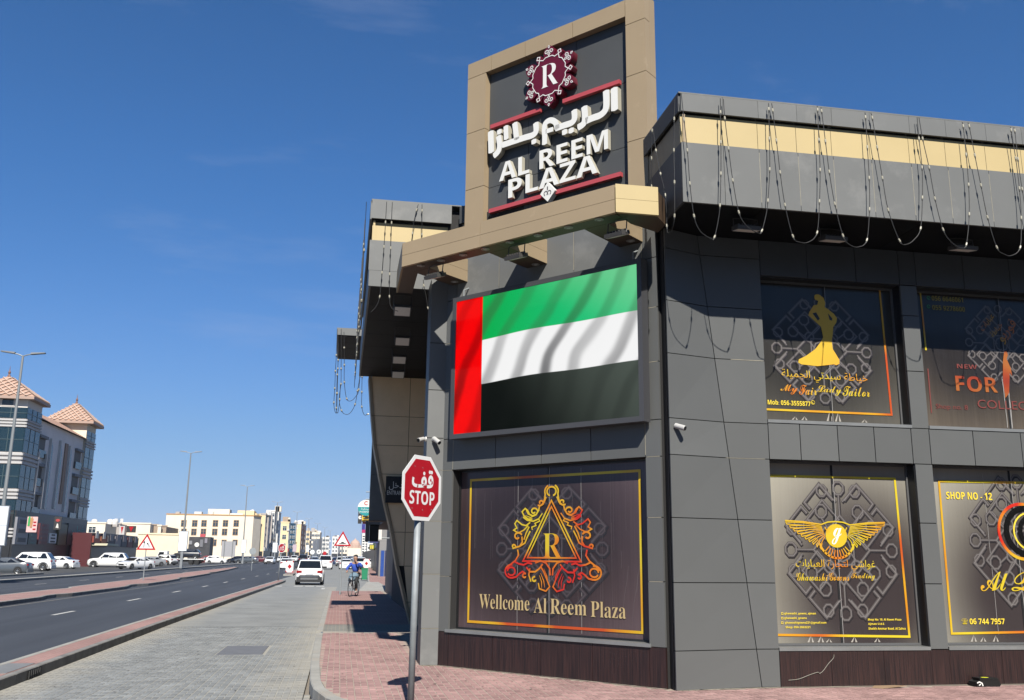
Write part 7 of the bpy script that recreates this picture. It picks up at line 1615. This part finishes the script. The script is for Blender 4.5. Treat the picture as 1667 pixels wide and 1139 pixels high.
# shop fronts and signs below
fG, LG = fr_of(Yt1, Yt3, .12); mb = MB(); fG.box(mb, 0, LG, .0, 6.9, -.1, .12); mb.build('shopfront', DKS, lb)
mb = MB(); fS.box(mb, 0, WA, .0, 6.9, -.1, .1); mb.build('shopfront', DKS, lb)
for a_, b_, z0_, z1_, c_ in ((.3, 3.2, 3.6, 6.4, (.30, .30, .31)), (3.5, 6.7, 3.8, 6.2, (.10, .03, .03))): mb = MB(); fS.box(mb, a_, b_, z0_, z1_, .1, .3); mb.build('shop_sign', mat('south sign %.2f' % c_[0], c_), lb)
def gu(px_):
    Y = solveY(px_, UF+.3); return (Vector((Xf(Y)+.3, Y, 0))-fG.o).dot(fG.u), Y
def shop_sign(xa, xb, ya, yb, col, par, marks=None, mc=(.6, .6, .55), name='shop_sign'):
    (ua, Ya), (ub, Yb) = gu(xa), gu(xb); Ym = (Ya+Yb)/2; xm = (xa+xb)/2; z0, z1 = zof(xm, yb, Ym), zof(xm, ya, Ym)
    mb = MB(); fG.box(mb, ua, ub, z0, z1, .125, .4); o = mb.build(name, mat('shop sign %.2f %.2f %.2f' % col, col, rough=.45), par)
    if marks:
        rnd = random.Random(int(xa)); mb = MB()
        for k in range(marks):
            v = z0+(z1-z0)*(k+.5)/marks; w = (ub-ua)*rnd.uniform(.45, .8); fG.box(mb, (ua+ub)/2-w/2, (ua+ub)/2+w/2, v-(z1-z0)*.12/marks*2, v+(z1-z0)*.12/marks*2, .41, .44)
        mb.build('sign_marks', mat('mark %.2f %.2f %.2f' % mc, mc), o)
    return o, ua, ub, z0, z1
shop_sign(19, 39.5, 842, 886, (.30, .30, .32), lb, 3, (.12, .12, .13)); shop_sign(41, 55, 868, 886, (.05, .10, .10), lb, 3, (.12, .25, .23)); shop_sign(58, 73, 852, 886, (.16, .03, .04), lb, 5, (.25, .08, .08)); shop_sign(75, 87, 868, 884, (.72, .72, .70), lb, 3, (.05, .05, .05)); shop_sign(90, 103, 853, 887, (.14, .12, .05), lb)
o, ua, ub, z0, z1 = shop_sign(104.5, 133, 853, 887, (.035, .04, .045), lb)
text(fG, arabic('فطير'), ua+(ub-ua)*.15, ub-(ub-ua)*.12, z0+(z1-z0)*.42, z0+(z1-z0)*.92, .42, mat('teal letters', (.02, .40, .33)), o)
mb = MB(); fG.ribbon(mb, arc((ua+ub)/2-.4, z0+(z1-z0)*.22, .5, 0, 300, 10), .3, .42); mb.build('shop_logo', WHF, o)
# signs that project from the facade
for xa, xb, ya, yb, c_, lab, c2 in ((42, 62, 841, 866, (.70, .45, .42), 'pink and green ice cream sign projecting from the pyramid roof building', (.04, .45, .10)), (86.5, 101, 841, 862, (.03, .03, .035), 'black upright sign with red and white emblem projecting over the shops', (.5, .05, .05))):
    Y = solveY(xb, UF+3)-1; a = onY(xa, yb, Y); b2 = onY(xb, ya, Y); e = empty('projecting_sign', (b2.x, Y, 0), 0, lab, 'sign'); f_ = Frame((a.x, Y, 0), (1, 0, 0), (0, -1, 0)); w = b2.x-a.x; h = b2.z-a.z
    mb = MB(); f_.box(mb, 0, w, a.z, b2.z, -.2, 0); mb.build('board', mat('proj %.2f' % c_[0], c_), e)
    if c2[1] > .3:
        mb = MB(); f_.prism(mb, [(.1*w, a.z+.4*h), (.3*w, a.z+.4*h), (.3*w, a.z+.95*h), (.2*w, a.z+1.05*h), (.1*w, a.z+.9*h)], .01, .06); mb.build('green_emblem', mat('emb green', c2), e)
        mb = MB(); f_.prism(mb, [(.35*w, a.z+.3*h), (.52*w, a.z+.3*h), (.6*w, a.z+.85*h), (.45*w, a.z+1.0*h), (.3*w, a.z+.85*h)], .01, .06); mb.build('cone_emblem', mat('emb cone', (.6, .3, .12)), e)
        mb = MB(); [f_.box(mb, .62*w, .9*w, a.z+k*h, a.z+(k+.09)*h, .01, .03) for k in (.15, .4, .6)]; mb.build('sign_marks', SRED, e)
    else:
        mb = MB(); f_.prism(mb, [(w/2+.3*w*math.cos(rad(i*30)), a.z+h*.72+.2*w*math.sin(rad(i*30))) for i in range(12)], .01, .03); mb.build('red_emblem', mat('emb red', c2), e)
        mb = MB(); f_.prism(mb, [(w*.3, a.z+.15*h), (w*.7, a.z+.12*h), (w*.6, a.z+.42*h), (w*.45, a.z+.5*h)], .01, .03); mb.build('white_emblem', WHF, e)
# low row of shops right of it
US = -40
def row(label, x0, x1, ytop, u, col, dep=12, base=-.2, name='shop_building'):
    Ya, Yb = solveY(x0, u), solveY(x1, u); Xa, Xb = u+bend(Ya), u+bend(Yb); H = zof(x0, ytop, Ya)
    e = empty(name, (Xa, Ya, base), 0, label, 'building'); prismxy([(Xa-dep, Ya), (Xa, Ya), (Xb, Yb), (Xb-dep, Yb)], base, H).build('wall', col, e)
    d = Vector((Xb-Xa, Yb-Ya, 0)); return e, Frame((Xa, Ya, 0), d, (d.y, -d.x, 0)), d.length, Ya, Yb, H
e, fr, L_, Ya, Yb, H = row('low dark red fronted shops with food posters and awnings', 147, 171, 867, -36.5, mat('dark red cladding', (.10, .010, .014), rough=.5), 14)
mb = MB(); fr.box(mb, .2, L_-.2, .2, 3.0, .0, .1); mb.build('shopfront', DKS, e)
for i, c in enumerate(((.30, .05, .03), (.35, .10, .03))): mb = MB(); fr.box(mb, L_*i/2+.3, L_*(i+1)/2-.3, 3.6, H-.4, .0, .25); o = mb.build('shop_sign', mat('food sign %d' % i, c), e); mb = MB(); fr.box(mb, L_*i/2+1, L_*(i+.6)/2, 4.2, 5.2, .26, .3); mb.build('sign_marks', WHF, o)
mb = MB(); fr.quad8(mb, [(.5, 3.2), (L_-.5, 3.2), (L_-1, 3.5), (1, 3.5)], .0, 2.0); mb.build('awning', mat('awning cream', (.6, .57, .4)), e)
e, fr, L_, Ya, Yb, H = row('low dark shops with posters and a cone and burger sign on the roof', 171.5, 222, 868, -36.5, DKS, 14)
for i, c in enumerate(((.06, .06, .07), (.35, .30, .30), (.05, .06, .08), (.20, .03, .03), (.10, .07, .03))): mb = MB(); fr.box(mb, L_*i/5+.2, L_*(i+1)/5-.2, 3.2, H-.3, .0, .25); o = mb.build('shop_sign', mat('poster sign %d' % i, c), e); mb = MB(); fr.box(mb, L_*i/5+1, L_*(i+.7)/5, 4.0, 4.9, .26, .3); mb.build('sign_marks', mat('poster marks', (.35, .3, .3)), o)
for xa, xb, ya, yb, c_, lab in ((193.5, 203.5, 856, 870, (.68, .66, .64), 'white roof sign with a red cone'), (205.5, 221.5, 856, 866.5, (.02, .02, .02), 'black roof sign with a yellow burger picture')):
    Y = 170; a = onY(xa, yb, Y); b2 = onY(xb, ya, Y); w = b2.x-a.x; h = b2.z-a.z; e2 = empty('roof_sign', (a.x, Y, a.z), 0, lab+' above the low dark shops', 'sign'); f_ = Frame((a.x, Y, 0), (1, 0, 0), (0, -1, 0)); mb = MB(); f_.box(mb, 0, w, a.z, b2.z, -.2, 0); mb.build('board', mat('roofsign %.2f' % c_[0], c_), e2)
    mb = MB(); f_.prism(mb, [(w*.5, a.z+.1*h), (w*.75, a.z+.9*h), (w*.25, a.z+.9*h)] if w < 1.6 else [(w*.25, a.z+.15*h), (w*.85, a.z+.15*h), (w*.8, a.z+.6*h), (w*.55, a.z+.95*h), (w*.3, a.z+.6*h)], .01, .04); mb.build('picture', SRED if w < 1.6 else mat('burger yellow', (.7, .4, .05)), e2)
# pale villas and walls behind the shops
def far_box(label, x0, x1, yt, Y, m, dep=20, name='villa', wins=()):
    a = onY(x0, yt, Y); b2 = onY(x1, yt, Y); e = empty(name, ((a.x+b2.x)/2, Y, gz(Y)-.3), 0, label, 'building'); mb = MB(); mb.box(a.x, b2.x, Y, Y+dep, gz(Y)-.5, b2.z); mb.build('wall', m, e)
    f_ = Frame((a.x, Y, 0), (1, 0, 0), (0, -1, 0)); mb = MB(); f_.box(mb, -.2, b2.x-a.x+.2, b2.z, b2.z+.35, -.4, .15); mb.build('parapet', m, e)
    for x_, y_, w, h in wins: q = f_.px(x_, y_); win(f_, q[0]-w/2, q[1]-h/2, w, h, e, None, WGLD)
    return e, f_, b2.z
far_box('cream villa roofs with tanks behind the red fronted shops', 134, 172, 852, 250, CRM, wins=((150, 862, 1.6, 1.4),))
far_box('grey shaded wall with a cream parapet behind the cone sign', 172, 196, 853, 262, GRYS)
far_box('plain cream villa wall behind the burger sign', 196, 245, 853, 270, CRM, wins=())
far_box('brown sided villa top left of the cream block', 245, 257, 855, 275, BRN); far_box('narrow cream stair tower beside the cream block', 257, 262.5, 856, 274, CRM); far_box('brown shaded wall directly left of the cream block', 262.5, 271, 857, 275.5, BRN)
far_box('plain yellow boundary building behind the lane warning sign', 225, 292, 870.5, 236, facade('pale yellow', (.80, .68, .47)), 10, 'low_wall_building')
for x_, lab in ((150, 'left'), (176, 'middle'), (184, 'right')):
    p = onY(x_, 853, 255); e = empty('roof_tank', (p.x, 255, p.z), 0, 'white water tank on the cream villa roofs, '+lab+' one', 'water tank', 'water tanks on the villa roofs'); mb = MB(); lathe(mb, [(.7, 0), (.75, .8), (.6, 1.2), (.2, 1.35)], (p.x, 257, p.z), (0, 0, 1), 12); mb.build('tank', WHF, e); mb = MB(); mb.box(p.x-.8, p.x+.8, 256.2, 257.8, p.z-.6, p.z-.01); mb.build('stand', GRYS, e)
p = onY(193, 853, 262); e = empty('roof_antenna', (p.x, 262, p.z), 0, 'white twin panel aerial on a mast above the villa roofs', 'aerial'); mb = MB(); tube(mb, [(p.x, 262, p.z-.5), (p.x, 262, p.z+1.5)], .08, 6); mb.build('mast', STEEL, e)
for s in (-1, 1): mb = MB(); mb.box(p.x+s*.7-.35, p.x+s*.7+.35, 262, 262.1, p.z+.6, p.z+1.4); mb.build('panel', WHF, e); mb = MB(); tube(mb, [(p.x, 262, p.z+.9), (p.x+s*.5, 262.0, p.z+1.0)], .04, 5); mb.build('arm', STEEL, e)
Y = 150; a = onY(221, 912, Y); b2 = onY(262, 903, Y+55); e = empty('red_barrier', (a.x, Y+50, gz(200)), 0, 'red and white plastic barriers along the parking edge', 'barrier'); mb = MB()
for i in range(9):
    x_ = onY(228+i*4.6, 905, 205).x; q = MB(); q.box(x_-.62, x_+.62, 204.8, 205.2, gz(205), gz(205)+1.0); q.build('barrier_block', SRED if i % 3 else WHF, e)
# ------------------------------------------------------------------ right-hand shops and signs ahead
def board_at(label, xa, xb, ya, yb, Y, m, name='shop_sign_board', dep=.3, cat='sign', post=False, group=None):
    a = onY(xa, yb, Y); b2 = onY(xb, ya, Y); e = empty(name, ((a.x+b2.x)/2, Y, a.z), 0, label, cat, group); f_ = Frame((a.x, Y, 0), (1, 0, 0), (0, -1, 0)); mb = MB(); f_.box(mb, 0, b2.x-a.x, a.z, b2.z, -dep, 0); mb.build('board', m, e)
    return e, f_, b2.x-a.x, a.z, b2.z
e, f_, w, z0, z1 = board_at('grey boxed shop sign with a black face projecting beside the wing wall', 601.5, 617, 854, 881, 33.5, mat('sign box black', (.008, .008, .009)), dep=.5)
a = onY(594.5, 879, 33.5); mb = MB(); mb.box(a.x, a.x+.13, 33.4, 34, z0, z1+.1); mb.box(a.x, a.x+.5, 33.38, 34, z1+.005, z1+.15); mb.build('grey_surround', GREYL, e)
Yp = 90; p = onY(596, 826.5, Yp); r_ = 13.3/1513*Yp; e = empty('pharmacy_sign', (p.x, Yp, p.z), 0, 'round white and teal pharmacy sign with a red crescent on a shop facade', 'sign'); f_ = Frame((p.x, Yp, 0), (1, 0, 0), (0, -1, 0)); cz = p.z
mb = MB(); f_.prism(mb, [(r_*math.cos(rad(10*i)), cz+r_*.95*math.sin(rad(10*i))) for i in range(36)], -.25, 0); mb.build('disc', WHF, e)
mb = MB(); f_.prism(mb, [(r_*.98*math.cos(rad(t)), cz+r_*.93*math.sin(rad(t))) for t in range(-172, -7, 8)]+[(r_*.98, cz+.1*r_), (-r_*.98, cz+.1*r_)], .005, .03); mb.build('teal_half', mat('pharmacy teal', (.0, .32, .34)), e)
mb = MB(); f_.ribbon(mb, arc(0, cz+.55*r_, .2*r_, 40, 320, 12), .09*r_, .01); mb.build('crescent', SRED, e)
text(f_, arabic('صيدلية'), -.6*r_, .6*r_, cz-.30*r_, cz+.02*r_, .035, WHF, e); text(f_, 'PHARMACY', -.75*r_, .75*r_, cz-.58*r_, cz-.38*r_, .035, WHF, e)
e, f_, w, z0, z1 = board_at('black sign with white ring hanging left of the yellow sign', 582.5, 589.5, 830, 852, 95, mat('sb black', (.02, .02, .022)), group=None)
mb = MB(); f_.ribbon(mb, arc(w*.55, z0+(z1-z0)*.45, w*.3, 40, 340, 12), .14, .01); f_.box(mb, w*.2, w*.8, z0+(z1-z0)*.75, z0+(z1-z0)*.86, .01, .02); mb.build('sign_marks', WHF, e)
e, f_, w, z0, z1 = board_at('bright yellow shop sign with dark wording below the pharmacy sign', 589, 600.5, 835, 849, 92, mat('sb yellow', (.75, .48, .02)))
mb = MB(); f_.box(mb, w*.1, w*.9, z0+(z1-z0)*.52, z0+(z1-z0)*.66, .01, .02); f_.box(mb, w*.2, w*.95, z0+(z1-z0)*.28, z0+(z1-z0)*.42, .01, .02); mb.build('sign_marks', TRIMB, e)
board_at('small red strip sign under the yellow sign', 590, 600, 849.5, 852.5, 92, SRED); board_at('blue and white upright sign below the yellow sign', 589, 594.5, 853, 862, 96, mat('sb blue', (.03, .03, .30))); board_at('magenta strip sign below the blue one', 589, 595.5, 862, 867, 96, mat('sb magenta', (.55, .02, .15)))
board_at('white shop sign with red swoosh beside the wing wall', 615.5, 622, 858, 878, 46, WHF); board_at('navy and white strip sign under the black faced sign', 602, 616, 880.5, 883.5, 46, mat('sb navy', (.05, .06, .20)))
e, f_, w, z0, z1 = board_at('yellow lettered shop fascia at the end of the pavement', 601, 617, 886, 895, 120, mat('sb olive', (.10, .09, .03)))
mb = MB(); [f_.box(mb, w*k, w*(k+.13), z0+(z1-z0)*.2, z0+(z1-z0)*.85, .01, .05) for k in (.1, .3, .55, .78)]; mb.build('sign_marks', mat('sb yel', (.7, .6, .05)), e)
# the shop row itself (ahead on the right)
e = empty('right_shop_row', (4, 70, 0), 0, 'row of dark glazed shops ahead on the right beyond the wing wall', 'building')
a = onY(612, 905, 125); mb = MB(); mb.box(a.x, a.x+12, 125, 200, 0, onY(612, 893, 125).z); mb.build('wall', DKS, e)
for xa, xb, c_ in ((619, 626, (.02, .08, .35)), (626, 629.5, (.015, .02, .10)), (629.5, 633.5, (.02, .30, .30)), (634, 637, (.6, .62, .6))):
    a = onY(xa, 931, 88); b2 = onY(xb, 896, 88); mb = MB(); mb.box(a.x, b2.x, 88, 88.3, 0, b2.z); mb.build('shop_panel', mat('shop panel %.2f' % c_[2], c_, rough=.4), e)
mb = MB(); q = onY(617, 880, 86); mb.box(q.x, q.x+6, 88.31, 124, 0, onY(620, 872, 88).z); mb.v = []; mb.f = []; mb.box(4.4, 12, 88.31, 124.9, 0, q.z); mb.build('rear_block', facade('shade grey', (.30, .29, .28)), e)
mb = MB(); mb.box(3.08, 12, 88.35, 94, 3.4, 9.2); mb.box(3.6, 12, 88.32, 94, 0, 3.39); mb.build('front_block', MATS['facade shade grey'], e)
for k in range(7): mb = MB(); mb.box(4.3, 4.39, 89+k*5.1, 93.2+k*5.1, .2, 3.0); mb.build('shopfront', DKS, e); mb = MB(); mb.box(4.2, 4.39, 88.9+k*5.1, 93.4+k*5.1, 3.05, 3.75); mb.build('shop_sign', mat('row sign %d' % k, ((.5, .05, .05), (.05, .3, .3), (.6, .6, .55), (.6, .4, .05), (.05, .1, .4), (.3, .3, .3), (.1, .35, .1))[k]), e)
mb = MB()
for zz in (6.2, 7.3, 5.2, 8.0): tube(mb, [(2.2, 90.4 if zz > 7 else 92.5, zz), (3.1, 90.4 if zz > 7 else 92.5, zz)], .05, 5)
for zz in (2.75, 3.6): tube(mb, [(1.6 if zz < 3 else 2.0, 46.2, zz), (2.4, 46.2, zz)], .03, 5)
mb.build('sign_brackets', STEEL, e)
e = empty('roadside_plant', (onY(614, 925, 122).x, 122, gz(122)), 0, 'small green planting at the foot of the dark shops', 'plant'); mb = MB(); rnd = random.Random(4); px0 = onY(614, 925, 122).x
for i in range(260):
    t = rnd.uniform(0, 6.28); r0 = rnd.uniform(0, .7); p = Vector((px0+r0*math.cos(t)*1.2, 122+r0*math.sin(t), gz(122)+.15+rnd.uniform(0, .7)*(1-r0*.6))); d = Vector((rnd.uniform(-1, 1), rnd.uniform(-1, 1), rnd.uniform(0, 1))).normalized()*.16; s_ = d.cross(Vector((0, 0, 1))).normalized()*.05
    mb.add([p-s_, p+s_, p+d], [(0, 1, 2)])
mb.build('foliage', mat('plant green', (.09, .13, .03), rough=.8, var=.3), e, kind='stuff')
# ------------------------------------------------------------------ air
hz_ = MB(); hz_.box(-900, 700, -60, 1900, -2.0, 60)
hm = bpy.data.materials.new('haze air'); hm.use_nodes = True; hn = hm.node_tree; hn.nodes.remove(hn.nodes['Principled BSDF'])
pv = hn.nodes.new('ShaderNodeVolumePrincipled'); pv.inputs['Color'].default_value = (.86, .91, 1, 1); pv.inputs['Density'].default_value = .00009; hn.links.new(pv.outputs[0], hn.nodes['Material Output'].inputs['Volume'])
HAZE = True
if HAZE: hz_.build('haze', hm, kind='stuff')
